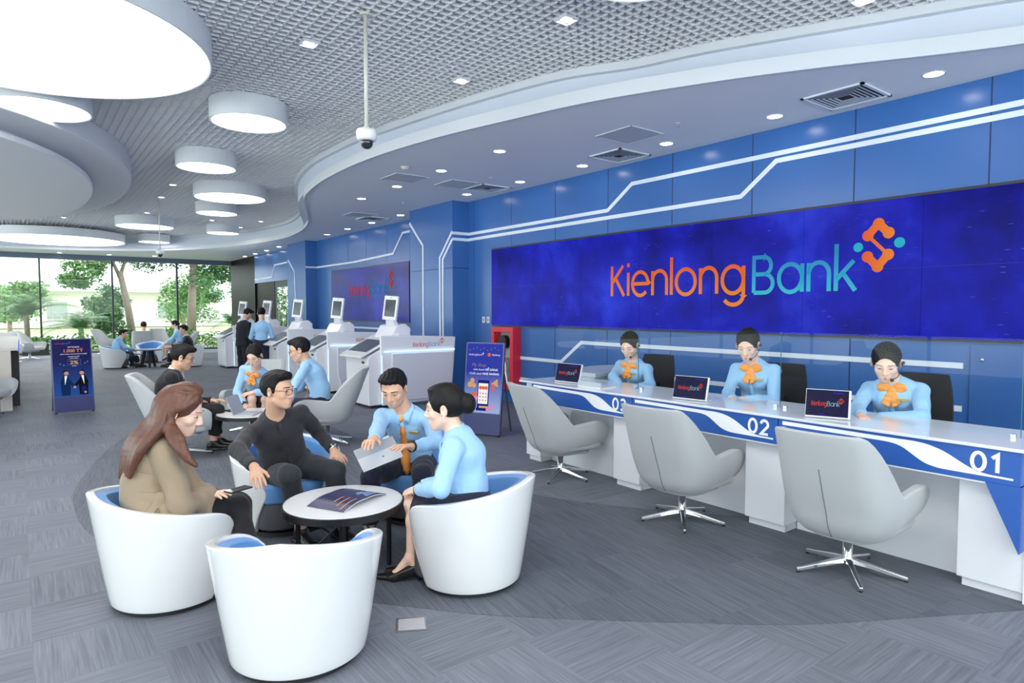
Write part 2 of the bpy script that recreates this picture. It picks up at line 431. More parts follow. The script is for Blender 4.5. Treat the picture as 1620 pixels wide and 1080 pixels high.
LINES = [
    (7.1, [(10.73, 3.17), (6.92, 3.175), (6.44, 3.5), (YB, 3.52)]), (7.1, [(10.73, 3.06), (4.66, 3.07), (4.2, 3.42), (YB, 3.42)]),
    (7.1, [(9.3, 0.825), (7.96, 0.824), (7.48, 1.16), (2.25, 1.15)]), (7.1, [(9.3, 0.45), (7.96, 0.45), (7.55, 0.73), (2.25, 0.74)]),
    (6.73, [(10.73, 3.2), (11.2, 2.72), (11.2, 0.3)]), (6.73, [(10.73, 3.05), (11.09, 2.68), (11.09, 0.3)]),
    (6.73, [(12.45, 3.54), (11.88, 3.02), (11.88, 0.3)]),
    (7.35, [(19.6, 2.99), (16.8, 2.99), (14.45, 3.06), (13.95, 3.52), (12.45, 3.55)]), (7.35, [(17.3, 1.2), (13.45, 1.2)]),
    (7.0, [(21.2, 3.3), (20.6, 2.9), (20.4, 0.3)]), (7.4, [(26.4, 2.86), (24.2, 2.88), (23.9, 3.3), (21.3, 3.34)])]
for i, (f, p) in enumerate(LINES):
    bm = nb(); line_on(bm, f, p, 0.055 if f == 7.1 else 0.05); struct('trim_%d' % (i + 1), bm, LINE_WHITE)
bm = nb(); box(bm, 6.73, 7.1, 10.717, 10.73, 3.145, 3.2); box(bm, 6.73, 7.1, 10.717, 10.73, 3.03, 3.085)
box(bm, 7.0, 7.35, 19.588, 19.6, 2.965, 3.015); struct('trim_20', bm, LINE_WHITE)
# cabinet door set in the blue wall at the right
bm = nb(); box(bm, 7.075, 7.099, 1.0, 2.19, 0.0, 1.36); d = struct('door_2', bm, BLUE_WALL_DARK, bevel=0.004)
bm = nb(); ball(bm, (7.06, 2.09, 1.22), 0.018); obj('door_knob', bm, mat('chrome', (0.8, 0.8, 0.82), 0.12, 1.0), d, smooth=True)
# ---- curved soffit
E1 = [(7.1, -2.5), (6.95, 0.3), (6.433, 1.699), (5.655, 2.935), (5.182, 3.772), (4.722, 4.79), (4.45, 5.75), (4.145, 7.066), (3.98, 8.579), (4.02, 10.109), (4.2, 11.4), (4.46, 12.4), (5.137, 14.148), (5.75, 15.8), (6.15, 17.6), (6.28, 19.6), (5.85, 22.4), (4.9, 24.9), (3.2, 26.8), (0.5, 27.9), (-4, 28.3), (XL, 28.4)]
g = (4.3 - CAMH) / (4.15 - CAMH)
E2 = [(7.1, -2.2), (6.98, 0.8), (6.37, 2.18), (5.52, 3.9), (5.22, 4.7), (4.80, 5.5), (4.46, 6.95), (4.2, 8.75), (4.13, 9.8), (4.19, 11.3), (4.56, 13.1), (5.22, 14.9), (5.95, 16.8), (6.3, 18.6), (6.3, 20.2), (5.75, 22.9), (4.75, 25.0), (3.0, 26.7), (0.4, 27.7), (-4, 28.1), (XL, 28.2)]
far = [(XL, YF), (8.0, YF), (8.0, -2.5)]
e1 = [tuple(p) for p in catmull(E1, 8)]; e2 = [tuple(p) for p in catmull(E2, 8)]
bm = nb(); prism(bm, e1 + far, CZ, CZ + 0.075)
struct('ceiling', bm, WHITE_PLASTER)
bm = nb()
prism(bm, e2 + far, CZ + 0.075, 4.34)
struct('ceiling_cove', bm, COVE)
def strip_along(bm, pts, z0, z1, t):
    """upright strip of thickness t to the room side of the curve"""
    P = [np.array(p, float) for p in pts]; R = []
    for i, p in enumerate(P):
        d = P[min(i + 1, len(P) - 1)] - P[max(i - 1, 0)]; d /= np.linalg.norm(d); n = np.array([-d[1], d[0]])
        a, b = p, p + n * t
        R.append([(a[0], a[1], z0), (b[0], b[1], z0), (b[0], b[1], z1), (a[0], a[1], z1)])
    rings(bm, R, True, (1, 1))
bm = nb(); strip_along(bm, e1, CZ - 0.012, CZ + 0.13, 0.045); struct('trim_30', bm, WHITE_TRIM)
bm = nb(); strip_along(bm, e2, 4.2, 4.33, 0.07); struct('trim_31', bm, WHITE_TRIM)
# ---- open cell grid
GZ, P0 = 4.28, 0.1
bm = nb()
x = -7.0
while x < 7.3:
    box(bm, x - 0.0075, x + 0.0075, -3.0, 28.4, GZ, GZ + 0.05); x += P0
y = -3.0
while y < 28.4:
    box(bm, XL + 4, 7.3, y - 0.0075, y + 0.0075, GZ, GZ + 0.05); y += P0
struct('ceiling_grid', bm, GRIDM)
bm = nb(); box(bm, XL, 8, YB, YF, 4.75, 4.85); struct('ceiling_plenum', bm, PLENUM)
bm = nb(); box(bm, XL, XL + 4, YB, 28.4, 4.3, 4.36); box(bm, XL + 4, 8, YB, -3, 4.3, 4.36); struct('ceiling_side', bm, WHITE_PLASTER)
# ---- oval dropped ceiling at the left
def oval(cx, cy, ax, ay, n=64, p=2.2):
    o = []
    for i in range(n):
        t = 2 * math.pi * i / n; c_, s_ = math.cos(t), math.sin(t)
        o.append((cx + ax * abs(c_) ** (2 / p) * (1 if c_ > 0 else -1), cy + ay * abs(s_) ** (2 / p) * (1 if s_ > 0 else -1)))
    return o
bm = nb(); prism(bm, oval(-2.2, 15.0, 3.95, 6.3), 3.98, 4.3); struct('ceiling_oval', bm, WHITE_PLASTER, bevel=0.02)
bm = nb(); prism(bm, oval(-2.2, 14.9, 3.35, 5.6), 3.82, 3.9); prism(bm, oval(-2.2, 14.9, 3.2, 5.4), 3.9, 3.98); struct('ceiling_oval_panel', bm, WHITE_PLASTER, bevel=0.01)
# ---- far window wall
MX = [-9.95, -8.55, -6.25, -3.95, -1.66, 0.63, 2.95, 5.26, 7.5]
for i, (a, b) in enumerate(zip(MX, MX[1:])):
    bm = nb(); quad(bm, (a, YF, 0.06), (b, YF, 0.06), (b, YF, 3.62), (a, YF, 3.62)); struct('window_%d' % (i + 1), bm, GLASS_W)
for i, a in enumerate(MX):
    bm = nb(); box(bm, a - 0.03, a + 0.03, YF - 0.08, YF + 0.06, 0, 3.8); struct('trim_mullion_%d' % (i + 1), bm, MULLION)
bm = nb(); box(bm, XL, 7.5, YF - 0.1, YF + 0.08, 3.6, 4.4); box(bm, XL, 7.5, YF - 0.08, YF + 0.08, 0, 0.07); struct('trim_window_head', bm, mat('window head metal', srgb(84, 98, 116), 0.35))
# ---- left window wall and back wall (behind the photographer)
for i in range(12):
    a = YB + i * 3.25; b = a + 3.25
    bm = nb(); quad(bm, (XL, a, 0.1), (XL, b, 0.1), (XL, b, 4.3), (XL, a, 4.3)); struct('window_%d' % (20 + i), bm, GLASS_W)
    bm = nb(); box(bm, XL - 0.05, XL + 0.05, a - 0.03, a + 0.03, 0, 4.4); struct('trim_mullion_%d' % (20 + i), bm, MULLION)
for i in range(6):
    a = XL + i * 3.02; b = a + 3.02
    bm = nb(); quad(bm, (a, YB, 0.1), (b, YB, 0.1), (b, YB, 4.3), (a, YB, 4.3)); struct('window_%d' % (40 + i), bm, GLASS_W)
    bm = nb(); box(bm, a - 0.03, a + 0.03, YB - 0.05, YB + 0.05, 0, 4.4); struct('trim_mullion_%d' % (40 + i), bm, MULLION)
bm = nb(); box(bm, XL, 8, YB - 0.2, YB, 4.3, 4.8); struct('wall_back', bm, WHITE_PLASTER)
# ================================================================ CEILING FITTINGS
LAMP = emission('lamp face', (1.0, 0.985, 0.96), DRUM_E)
SPOT = emission('downlight face', (1.0, 0.97, 0.92), SPOT_E)
DRUM_SIDE = mat('drum shade white', srgb(226, 229, 232), 0.4)
STEEL = mat('brushed steel', (0.6, 0.6, 0.62), 0.3, 1.0)
def drum(x, y, r, z, label, h=0.25, rods=False):
    t = thing('drum_light', label, 'ceiling light', (x, y, z), 0, 'round drum lights under the grid ceiling')
    n = 96 if r > 1 else 56
    bm = nb(); lathe(bm, [(r - 0.025, 0.012), (r - 0.025, 0.0), (r - 0.012, -0.006), (r, 0.0), (r, h), (r - 0.03, h), (0.02, h)], n, caps=(0, 1)); obj('shade', bm, DRUM_SIDE, t, smooth=False)
    bm = nb(); lathe(bm, [(r - 0.026, 0.012), (r - 0.026, 0.03)], n, caps=(1, 1)); obj('diffuser', bm, LAMP, t)
    for k in range(3):
        a = 2 * math.pi * k / 3 + 0.4
        bm = nb(); tube(bm, [(r * 0.6 * math.cos(a), r * 0.6 * math.sin(a), h - 0.01), (r * 0.6 * math.cos(a), r * 0.6 * math.sin(a), GZ + 0.02 - z)], 0.006, 6)
        obj('hanger', bm, STEEL, t)
    return t
drum(0.0, 7.2, 1.6, 4.03, 'largest round drum light, overhead at the upper left corner')
drum(0.254, 9.5, 0.53, 4.03, 'small round drum light tucked behind the largest drum at left edge')
drum(2.375, 8.59, 0.46, 4.03, 'round drum light just left of the nearer dome camera pole')
drum(2.54, 11.7, 0.465, 4.03, 'round drum light second nearest in the middle cluster, beside the oval ceiling')
drum(3.614, 14.556, 0.71, 4.03, 'wide round drum light partly hiding a smaller drum right behind it')
drum(3.909, 17.04, 0.48, 4.03, 'small round drum light peeping out below the wide drum in front')
drum(2.908, 21.0, 0.74, 4.03, 'wide shallow-looking drum light behind the thin far camera pole')
drum(3.75, 25.2, 0.49, 4.0, 'farthest small drum light, low behind the thin far camera pole')
drum(5.05, 21.3, 0.466, 4.03, 'small far drum light nearest to the soffit bend')
drum(1.0, 25.4, 1.9, 3.9, 'very wide drum light in front of the far windows at left')
_p = at_z(1012, 3, 4.03); _d = np.array([_p[0], _p[1]]) / np.hypot(_p[0], _p[1])
drum(_p[0] - _d[0] * 0.46, _p[1] - _d[1] * 0.46, 0.46, 4.03, 'drum light cut off by the top edge, right of centre')
for i, (x, y, r) in enumerate([(0.6, 1.6, 1.2), (-3.4, 2.4, 1.2), (3.2, -1.4, 1.4), (-1.2, -2.6, 1.4), (-5.5, 6.0, 1.2)]):  # unseen drums added to light the foreground
    drum(x, y, r, 4.03, 'drum light overhead outside the picture, ' + ['above the photographer', 'to the left of the photographer', 'behind the photographer at right', 'behind the photographer at left', 'far to the left'][i])
ORD = ['nearest', 'second', 'third', 'fourth', 'fifth', 'sixth', 'seventh', 'eighth', 'ninth', 'tenth', 'eleventh', 'twelfth']
_dl = None
def downlight(x, y, label, group):
    global _dl
    if _dl is None:
        t = thing('downlight', label, 'ceiling light', (x, y, CZ), 0, group)
        bm = nb(); lathe(bm, [(0.078, 0.0), (0.08, -0.006), (0.095, -0.005), (0.1, 0.0)], 28, caps=(0, 0)); obj('rim', bm, WHITE_TRIM, t, smooth=True)
        bm = nb(); lathe(bm, [(0.079, -0.002), (0.05, -0.006)], 28, caps=(0, 1)); obj('lens', bm, SPOT, t)
        _dl = t
    else: dup(_dl, (x, y, CZ), None, label, group)
for i, (x, y) in enumerate([(6.605, 2.4), (6.65, 3.965), (6.63, 5.44), (6.66, 7.02), (6.66, 8.51), (6.6, 10.02)]):
    downlight(x, y, '%s downlight in the soffit row above the big screen, counted from the right' % ORD[i].replace('nearest', 'first'), 'downlights in the soffit row above the big screen')
for i, (x, y) in enumerate([(5.17, 7.05), (5.18, 8.57), (5.23, 10.12), (5.25, 11.62)]):
    downlight(x, y, '%s downlight in the middle soffit row, counted from the right' % ORD[i].replace('nearest', 'first'), 'downlights in the middle soffit row')
for i, (x, y) in enumerate([(6.85, 13.1), (6.88, 14.65), (6.9, 16.15), (6.95, 17.7)]):
    downlight(x, y, '%s downlight above the smaller wall screen, counted from the right' % ORD[i].replace('nearest', 'first'), 'downlights above the smaller wall screen')
for i, (x, y) in enumerate([(7.0, 22.1), (7.1, 23.8), (7.15, 25.4), (7.18, 26.9)]):
    downlight(x, y, '%s downlight in the far soffit row past the second pier, counted from the right' % ORD[i].replace('nearest', 'first'), 'downlights past the second pier')
for i, (x, y) in enumerate([(1.24, 29.3), (2.8, 29.2), (4.3, 28.9), (4.3, 27.8)]):
    downlight(x, y, ['leftmost downlight over the far windows', 'second downlight from the left over the far windows', 'third downlight from the left over the far windows', 'downlight just in front of the third one over the far windows'][i], 'downlights over the far windows')
_gs = None
for i, (x, y, lab) in enumerate([(2.32, 6.31, 'beside the nearer camera pole'), (3.97, 4.4, 'top centre, left of the cut-off drum'), (4.05, 6.26, 'near the soffit curve'), (0.73, 11.5, 'by the oval ceiling'), (2.6, 15.0, 'beyond the oval ceiling tip'),
                                (2.67, 16.8, 'just above the far camera pole'), (2.78, 19.7, 'behind the far camera pole'), (4.5, 20.2, 'right of the small drum behind the wide one'), (5.7, 19.6, 'by the soffit bend'), (5.6, 21.4, 'last before the soffit bend'), (1.06, 22.1, 'between the oval ceiling and the widest far drum'), (5.7, 2.62, 'at the top edge, right of the cut-off drum')]):
    lab = 'small square spotlight in the grid ceiling, ' + lab
    if _gs is None:
        _gs = thing('grid_spotlight', lab, 'ceiling light', (x, y, GZ), 0, 'square spotlights in the grid ceiling')
        bm = nb(); box(bm, -0.075, 0.075, -0.075, 0.075, -0.004, 0.0); box(bm, -0.08, 0.08, -0.08, -0.07, -0.02, 0.05); box(bm, -0.08, 0.08, 0.07, 0.08, -0.02, 0.05); box(bm, -0.08, -0.07, -0.07, 0.07, -0.02, 0.05); box(bm, 0.07, 0.08, -0.07, 0.07, -0.02, 0.05)
        obj('housing', bm, WHITE_TRIM, _gs)
        bm = nb(); lathe(bm, [(0.05, -0.004), (0.05, -0.014), (0.03, -0.022)], 20, caps=(0, 1)); obj('lens', bm, emission('grid spot face', (1, 0.98, 0.95), 9.0), _gs)
    else: dup(_gs, (x, y, GZ), None, lab)
CAMWHITE = mat('white camera plastic', srgb(236, 236, 236), 0.35)
DOMEM = mat('dark dome glass', (0.02, 0.02, 0.025), 0.05, coat=1.0)
CREAM = mat('cream painted pole', srgb(214, 212, 200), 0.4)
def dome_cam(x, y, z0, label, rp):
    t = thing('dome_camera', label, 'security camera', (x, y, z0), 0)
    bm = nb(); lathe(bm, [(0.055, 0.07), (0.075, 0.075), (0.085, 0.09), (0.092, 0.14), (0.085, 0.17), (0.03, 0.178), (0.025, 0.2)], 28); obj('housing', bm, CAMWHITE, t, smooth=True)
    bm = nb(); lathe(bm, [(0.003, 0.0), (0.025, 0.005), (0.045, 0.022), (0.056, 0.05), (0.058, 0.075)], 24); obj('dome', bm, DOMEM, t, smooth=True)
    bm = nb(); lathe(bm, [(rp, 0.19), (rp, GZ + 0.05 - z0)], 16); obj('pole', bm, CREAM, t, smooth=True)
    bm = nb(); lathe(bm, [(0.05, GZ - 0.02 - z0), (0.05, GZ + 0.0 - z0)], 16); obj('ceiling_plate', bm, CREAM, t)
    return t
dome_cam(2.495, 5.397, 3.105, 'white dome camera on long cream pole, centre of the grid ceiling', 0.018)
_p = at_z(251, 316, 4.28); dome_cam(_p[0], _p[1], 2.93, 'small far dome camera hanging on a thin pole among the drum lights', 0.014)
VENTM = mat('vent white', srgb(222, 226, 230), 0.5); VENTD = mat('vent dark gap', (0.03, 0.03, 0.035), 0.8)
def vent(x, y, label):
    t = thing('ceiling_vent', label, 'air vent', (x, y, CZ), 0, 'square louvred vents in the soffit')
    bm = nb(); w = 0.285
    box(bm, -w, w, -w, w, -0.004, 0.0); obj('backing', bm, VENTD, t)
    bm = nb()
    for k in range(6):
        a = w - 0.04 * k; b = a - 0.022; zz = -0.012 - 0.0
        for sx in (0, 1, 2, 3):
            M = Matrix.Rotation(sx * math.pi / 2, 4, 'Z')
            vs = [M @ Vector(p) for p in ((-a, -a, zz), (a, -a, zz), (b, -b, -0.004 - (0.006 if k else 0)), (-b, -b, -0.004 - (0.006 if k else 0)))]
            bm.faces.new([bm.verts.new(v) for v in vs])
    obj('louvre', bm, VENTM, t)
    bm = nb()
    for k in range(4):
        M = Matrix.Rotation(k * math.pi / 2, 4, 'Z'); box(bm, -w - 0.02, w + 0.02, -w - 0.02, -w + 0.012, -0.015, 0.0, M)
    obj('rim', bm, VENTM, t)
for x, y, lab in ((6.61, 3.18, 'nearest the right edge of the picture'), (6.62, 6.25, 'right of the middle access panel'), (6.55, 9.3, 'near the first pier')):
    vent(x, y, 'square louvred air vent in the soffit, ' + lab)
_p = at_z(612, 345, CZ); vent(6.6, 14.0, 'square louvred air vent in the soffit, left beyond the first pier')
for x, y, lab in ((5.95, 5.45, 'beside the vent above the big screen'), (5.95, 9.3, 'near the first pier'), (6.1, 13.6, 'beyond the first pier'), (5.0, 9.4, 'near the soffit curve')):
    t = thing('access_panel', 'flush square ceiling access panel in the soffit, ' + lab, 'ceiling panel', (x, y, CZ), 0)
    bm = nb(); box(bm, -0.285, 0.285, -0.285, 0.285, -0.006, 0.0); obj('panel', bm, mat('panel white', srgb(200, 205, 208), 0.6), t)
    bm = nb()
    for k in range(4): box(bm, -0.3, 0.3, -0.3, -0.287, -0.009, 0.0, Matrix.Rotation(k * math.pi / 2, 4, 'Z'))
    obj('rim', bm, WHITE_TRIM, t)
t = thing('smoke_detector', 'round cream smoke detector on the soffit near its curved edge', 'smoke detector', tuple(at_z(641, 264, CZ)))
bm = nb(); lathe(bm, [(0.06, 0), (0.06, -0.02), (0.045, -0.04), (0.02, -0.045)], 24); obj('housing', bm, CREAM, t, smooth=True)
bm = nb(); lathe(bm, [(0.075, 0), (0.075, -0.008)], 24); obj('base', bm, CREAM, t)
for px, py, lab in ((1072, 195, 'between the right-hand vent and the middle access panel'), (776, 281, 'near the first pier'), (638, 320, 'in front of the first pier top')):
    t = thing('sprinkler', 'small ceiling sprinkler head ' + lab, 'sprinkler', tuple(at_z(px, py, CZ)))
    bm = nb(); lathe(bm, [(0.03, 0), (0.03, -0.006)], 16); obj('base', bm, WHITE_TRIM, t)
    bm = nb(); lathe(bm, [(0.008, 0), (0.008, -0.03), (0.022, -0.034), (0.022, -0.038), (0.004, -0.04)], 12); tube(bm, [(0.008, 0, -0.006), (0.02, 0, -0.02), (0.008, 0, -0.034)], 0.003, 6); tube(bm, [(-0.008, 0, -0.006), (-0.02, 0, -0.02), (-0.008, 0, -0.034)], 0.003, 6); obj('nozzle', bm, STEEL, t)
# ================================================================ FURNITURE
GLOSS_WHITE = mat('gloss white shell', srgb(234, 236, 236), 0.18, coat=0.6)
BLUE_FAB = mat('blue upholstery', srgb(92, 146, 206), 0.75, bump=0.15, bscale=300, sheen=0.2)
GREY_FAB = mat('grey upholstery', srgb(178, 182, 184), 0.85, bump=0.12, bscale=350, sheen=0.2, var=0.03, vscale=3)
SEAMG = mat('grey seam', srgb(120, 124, 128), 0.9)
CHROME = mat('polished chrome', (0.78, 0.79, 0.8), 0.1, 1.0)
BLACKM = mat('black metal', (0.012, 0.012, 0.013), 0.4)
BLACKPL = mat('black plastic', (0.02, 0.02, 0.022), 0.5)
WHITE_LAM = mat('white laminate', srgb(228, 231, 236), 0.3)
SCREEN_BLK = mat('dark screen glass', (0.01, 0.012, 0.03), 0.08, coat=0.5)
# ---- tub chair, front towards +Y
def tub_surface(off, top_drop, zb, nu=49, nv=15, T0=122, T1=146):
    G = []
    for i in range(nu):
        u = -1 + 2 * i / (nu - 1); col = []
        for j in range(nv):
            v = j / (nv - 1)
            T = math.radians(T0 + (T1 - T0) * min(1, v * 1.15)); th = u * T
            k = abs(th) / math.radians(146)
            h = 0.675 - 0.17 * k ** 1.15 - top_drop
            if abs(u) > 0.8: h -= 0.15 * (1 - math.sqrt(max(0, 1 - ((abs(u) - 0.8) / 0.2) ** 2)))
            z = zb + (h - zb) * v
            r = 0.315 + 0.105 * (z / 0.66) ** 0.9 - off
            col.append((r * math.sin(th), -r * math.cos(th) * 0.98, z))
        G.append(col)
    return G
def shell_mesh(G, H, nu, nv):
    """outer grid G and inner grid H joined into one closed skin"""
    bm = nb(); A = [[bm.verts.new(p) for p in c] for c in G]; B = [[bm.verts.new(p) for p in c] for c in H]
    for i in range(nu - 1):
        for j in range(nv - 1):
            bm.faces.new((A[i][j], A[i + 1][j], A[i + 1][j + 1], A[i][j + 1])); bm.faces.new((B[i][j], B[i][j + 1], B[i + 1][j + 1], B[i + 1][j]))
        bm.faces.new((A[i][nv - 1], A[i + 1][nv - 1], B[i + 1][nv - 1], B[i][nv - 1])); bm.faces.new((A[i][0], B[i][0], B[i + 1][0], A[i + 1][0]))
    for j in range(nv - 1):
        bm.faces.new((A[0][j], A[0][j + 1], B[0][j + 1], B[0][j])); bm.faces.new((A[-1][j], B[-1][j], B[-1][j + 1], A[-1][j + 1]))
    return bm
SEATBASE = mat('charcoal base cloth', srgb(78, 80, 86), 0.8)
TUB_PROTO = None
def tub_chair(x, y, face, label, group='white tub armchairs with blue lining'):
    """face: (dx, dy) the sitter looks along"""
    global TUB_PROTO
    rz = math.atan2(face[1], face[0]) - math.pi / 2
    if TUB_PROTO is not None: return dup(TUB_PROTO, (x, y, 0), rz, label, group)
    t = thing('tub_chair', label, 'armchair', (x, y, 0), rz, group)
    nu, nv = 49, 15
    obj('shell', shell_mesh(tub_surface(0, 0, 0.03), tub_surface(0.045, 0.0, 0.03), nu, nv), GLOSS_WHITE, t, smooth=True, bevel=0.02, bseg=4)
    obj('lining', shell_mesh(tub_surface(0.035, 0.012, 0.2), tub_surface(0.095, 0.03, 0.2), nu, nv), BLUE_FAB, t, smooth=True, bevel=0.022, bseg=4)
    pts = []
    for i in range(33):
        a = math.radians(-128 + 256 * i / 32); pts.append((0.30 * math.sin(a), -0.30 * math.cos(a) * 0.98))
    fr = [(0.255, 0.23), (0.2, 0.3), (0.1, 0.33), (-0.1, 0.33), (-0.2, 0.3), (-0.255, 0.23)]
    bm = nb(); prism(bm, pts + fr, 0.26, 0.40); obj('seat', bm, BLUE_FAB, t, smooth=True, bevel=0.035, bseg=4)
    bm = nb(); prism(bm, [(p[0] * 0.98, p[1] * 0.98 - 0.01) for p in pts + fr], 0.06, 0.27); obj('seat_base', bm, SEATBASE, t, smooth=True, bevel=0.02)
    bm = nb(); lathe(bm, [(0.29, 0.0), (0.29, 0.035)], 40); obj('plinth', bm, BLACKPL, t)
    TUB_PROTO = t
    return t
# ---- grey lounge chair, front towards +Y
def lounge_path():
    half = [(0.35, 0.36), (0.355, 0.2), (0.345, 0.0), (0.335, -0.12), (0.30, -0.235), (0.22, -0.305), (0.11, -0.325), (0.0, -0.33)]
    full = half + [(-x, y) for x, y in half[-2::-1]]
    return [tuple(p) for p in catmull(full, 4)]
def sstep(a, b, x):
    t = min(1, max(0, (x - a) / (b - a))); return t * t * (3 - 2 * t)
def lounge_grids():
    P = lounge_path(); n = len(P); nv = 16; G, H = [], []
    for i, (px, py) in enumerate(P):
        s = abs(2 * i / (n - 1) - 1)                  # 0 back centre, 1 arm front
        back = 1 - sstep(0.36, 0.66, s)
        top = 0.565 + 0.395 * back + 0.035 * sstep(0.6, 0.95, s)
        if s > 0.86: top -= 0.075 * ((s - 0.86) / 0.14) ** 2
        zb = 0.255 + 0.05 * sstep(0.6, 1.0, s)
        o, q = [], []
        for j in range(nv):
            v = j / (nv - 1); w = v ** 1.25
            z = zb + (top - zb) * w
            k = min(1, (z - zb) / 0.27); sc = math.sqrt(max(0, 1 - (1 - k) ** 2)); sc = 0.5 + 0.5 * sc
            lean = max(0, z - 0.45) * 0.34 * back + max(0, z - 0.45) * 0.05
            nar = 1 - 0.03 * max(0, z - 0.6) / 0.35
            o.append((px * sc * nar, py * (sc if py < 0.1 else 0.85 + 0.15 * sc) - lean, z))
            zi = 0.36 + (top - 0.36) * w
            ki = min(1, (zi - zb) / 0.27); si = 0.5 + 0.5 * math.sqrt(max(0, 1 - (1 - ki) ** 2))
            li = max(0, zi - 0.45) * 0.34 * back + max(0, zi - 0.45) * 0.05
            q.append((px * si * nar * (0.80 + 0.04 * v), py * si * (0.80 + 0.04 * v) - li + (0.0 if py < 0.2 else 0.02), zi))
        G.append(o); H.append(q)
    return G, H, n, nv
LOUNGE_PROTO = None
def lounge_chair(x, y, face, label, group='grey swivel lounge chairs', base_turn=0.3):
    global LOUNGE_PROTO
    rz = math.atan2(face[1], face[0]) - math.pi / 2
    if LOUNGE_PROTO is not None: return dup(LOUNGE_PROTO, (x, y, 0), rz, label, group)
    t = thing('lounge_chair', label, 'swivel chair', (x, y, 0), rz, group)
    G, H, n, nv = lounge_grids()
    bm = shell_mesh(G, H, n, nv)
    obj('shell', bm, GREY_FAB, t, smooth=True, bevel=0.03, bseg=3)
    mid = G[n // 2]; bm = nb(); tube(bm, [(p[0], p[1] - 0.001, p[2]) for p in mid[1:12]], 0.0035, 6); obj('back_seam', bm, SEAMG, t)
    bm = nb()
    pts = [tuple(p) for p in catmull([(0.27, 0.30), (0.29, 0.1), (0.28, -0.12), (0.18, -0.25), (0, -0.27), (-0.18, -0.25), (-0.28, -0.12), (-0.29, 0.1), (-0.27, 0.30), (0, 0.325)], 4, True)]
    prism(bm, pts, 0.30, 0.43); obj('seat', bm, GREY_FAB, t, smooth=True, bevel=0.04, bseg=4)
    bm = nb(); prism(bm, [(p[0] * 0.72, p[1] * 0.75 - 0.01) for p in pts], 0.25, 0.31); obj('seat_underside', bm, GREY_FAB, t, smooth=True, bevel=0.03)
    bm = nb(); lathe(bm, [(0.04, 0.06), (0.042, 0.085), (0.03, 0.1), (0.028, 0.26)], 24); obj('column', bm, CHROME, t, smooth=True)
    for k in range(5):
        a = base_turn + 2 * math.pi * k / 5; M = Matrix.Rotation(a, 4, 'Z')
        bm = nb(); R = []
        for rr, w, zt, zb in ((0.02, 0.022, 0.095, 0.06), (0.12, 0.019, 0.078, 0.048), (0.25, 0.015, 0.05, 0.026), (0.335, 0.012, 0.034, 0.014)):
            R.append([M @ Vector(p) for p in ((rr, -w, zb), (rr, w, zb), (rr, w * 0.8, zt), (rr, -w * 0.8, zt))])
        rings(bm, R, True, (1, 1)); obj('leg', bm, CHROME, t, bevel=0.004)
        bm = nb(); lathe(bm, [(0.011, 0.0), (0.011, 0.016)], 10, c=tuple(M @ Vector((0.325, 0, 0)))); obj('glide', bm, BLACKPL, t)
    LOUNGE_PROTO = t
    return t
# tub chairs of the nearest group
TBL = (1.63, 3.93)
def toward(x, y, tx=TBL[0], ty=TBL[1]): return (tx - x, ty - y)
tub_chair(1.05, 3.10, (0.50, 0.86), 'empty white tub armchair with blue lining, front centre, back to the viewer')
tub_chair(0.67, 4.19, (1.0, -0.02), 'white tub armchair under the woman in the beige coat')
tub_chair(2.2, 3.32, (-0.55, 0.83), 'white tub armchair under the woman with the black hair bun, right of the round table')
tub_chair(1.62, 5.02, (-0.12, -1.0), 'white tub armchair under the man in the black shirt')
tub_chair(2.56, 4.60, (-0.80, -0.60), 'white tub armchair under the man holding the laptop')
# lounge chairs at the counter
lounge_chair(4.185, 1.93, (0.98, 0.05), 'grey lounge chair at teller position 01, nearest of the three at the counter')
lounge_chair(4.17, 3.22, (0.98, 0.1), 'grey lounge chair at teller position 02, middle of the three at the counter')
lounge_chair(4.3, 4.83, (0.97, -0.12), 'grey lounge chair at teller position 03, farthest of the three at the counter')
# ---- round coffee tables
TABLE_TOP = mat('white table top', srgb(232, 234, 236), 0.2, var=0.02, vscale=5)
def coffee_table(x, y, r, z, label, turn=0.0, cross=True):
    t = thing('coffee_table', label, 'table', (x, y, 0), turn)
    bm = nb(); lathe(bm, [(r - 0.012, z - 0.02), (r - 0.012, z - 0.001), (r - 0.02, z)], 64); obj('tabletop', bm, TABLE_TOP, t)
    bm = nb(); lathe(bm, [(r - 0.03, z - 0.045), (r, z - 0.045), (r, z - 0.004), (r - 0.0125, z - 0.003), (r - 0.0125, z - 0.02)], 64, caps=(1, 0)); obj('rim', bm, BLACKM, t)
    if cross:
        for k in range(4):
            a = math.pi / 4 + k * math.pi / 2; c_, s_ = math.cos(a), math.sin(a)
            bm = nb(); box(bm, r * 0.74 * c_ - 0.011, r * 0.74 * c_ + 0.011, r * 0.74 * s_ - 0.011, r * 0.74 * s_ + 0.011, 0, z - 0.04); obj('leg', bm, BLACKM, t)
        bm = nb()
        for k in range(4):
            a = math.pi / 4 + k * math.pi / 2; b = a + math.pi / 2
            tube(bm, [(r * 0.74 * math.cos(a), r * 0.74 * math.sin(a), 0.06), (r * 0.74 * math.cos(b), r * 0.74 * math.sin(b), z - 0.05)], 0.006, 6)
        obj('brace', bm, BLACKM, t)
    else:
        bm = nb(); lathe(bm, [(0.02, 0.1), (0.02, z - 0.04)], 16); obj('column', bm, BLACKM, t)
        for k in range(4):
            a = k * math.pi / 2 + 0.3; bm = nb(); tube(bm, [(0, 0, z * 0.45), (0.3 * math.cos(a), 0.3 * math.sin(a), 0.015)], 0.013, 8); obj('leg', bm, BLACKM, t)
    return t
coffee_table(TBL[0], TBL[1], 0.385, 0.45, 'round white coffee table with black rim and legs, magazine on top', 0.35)
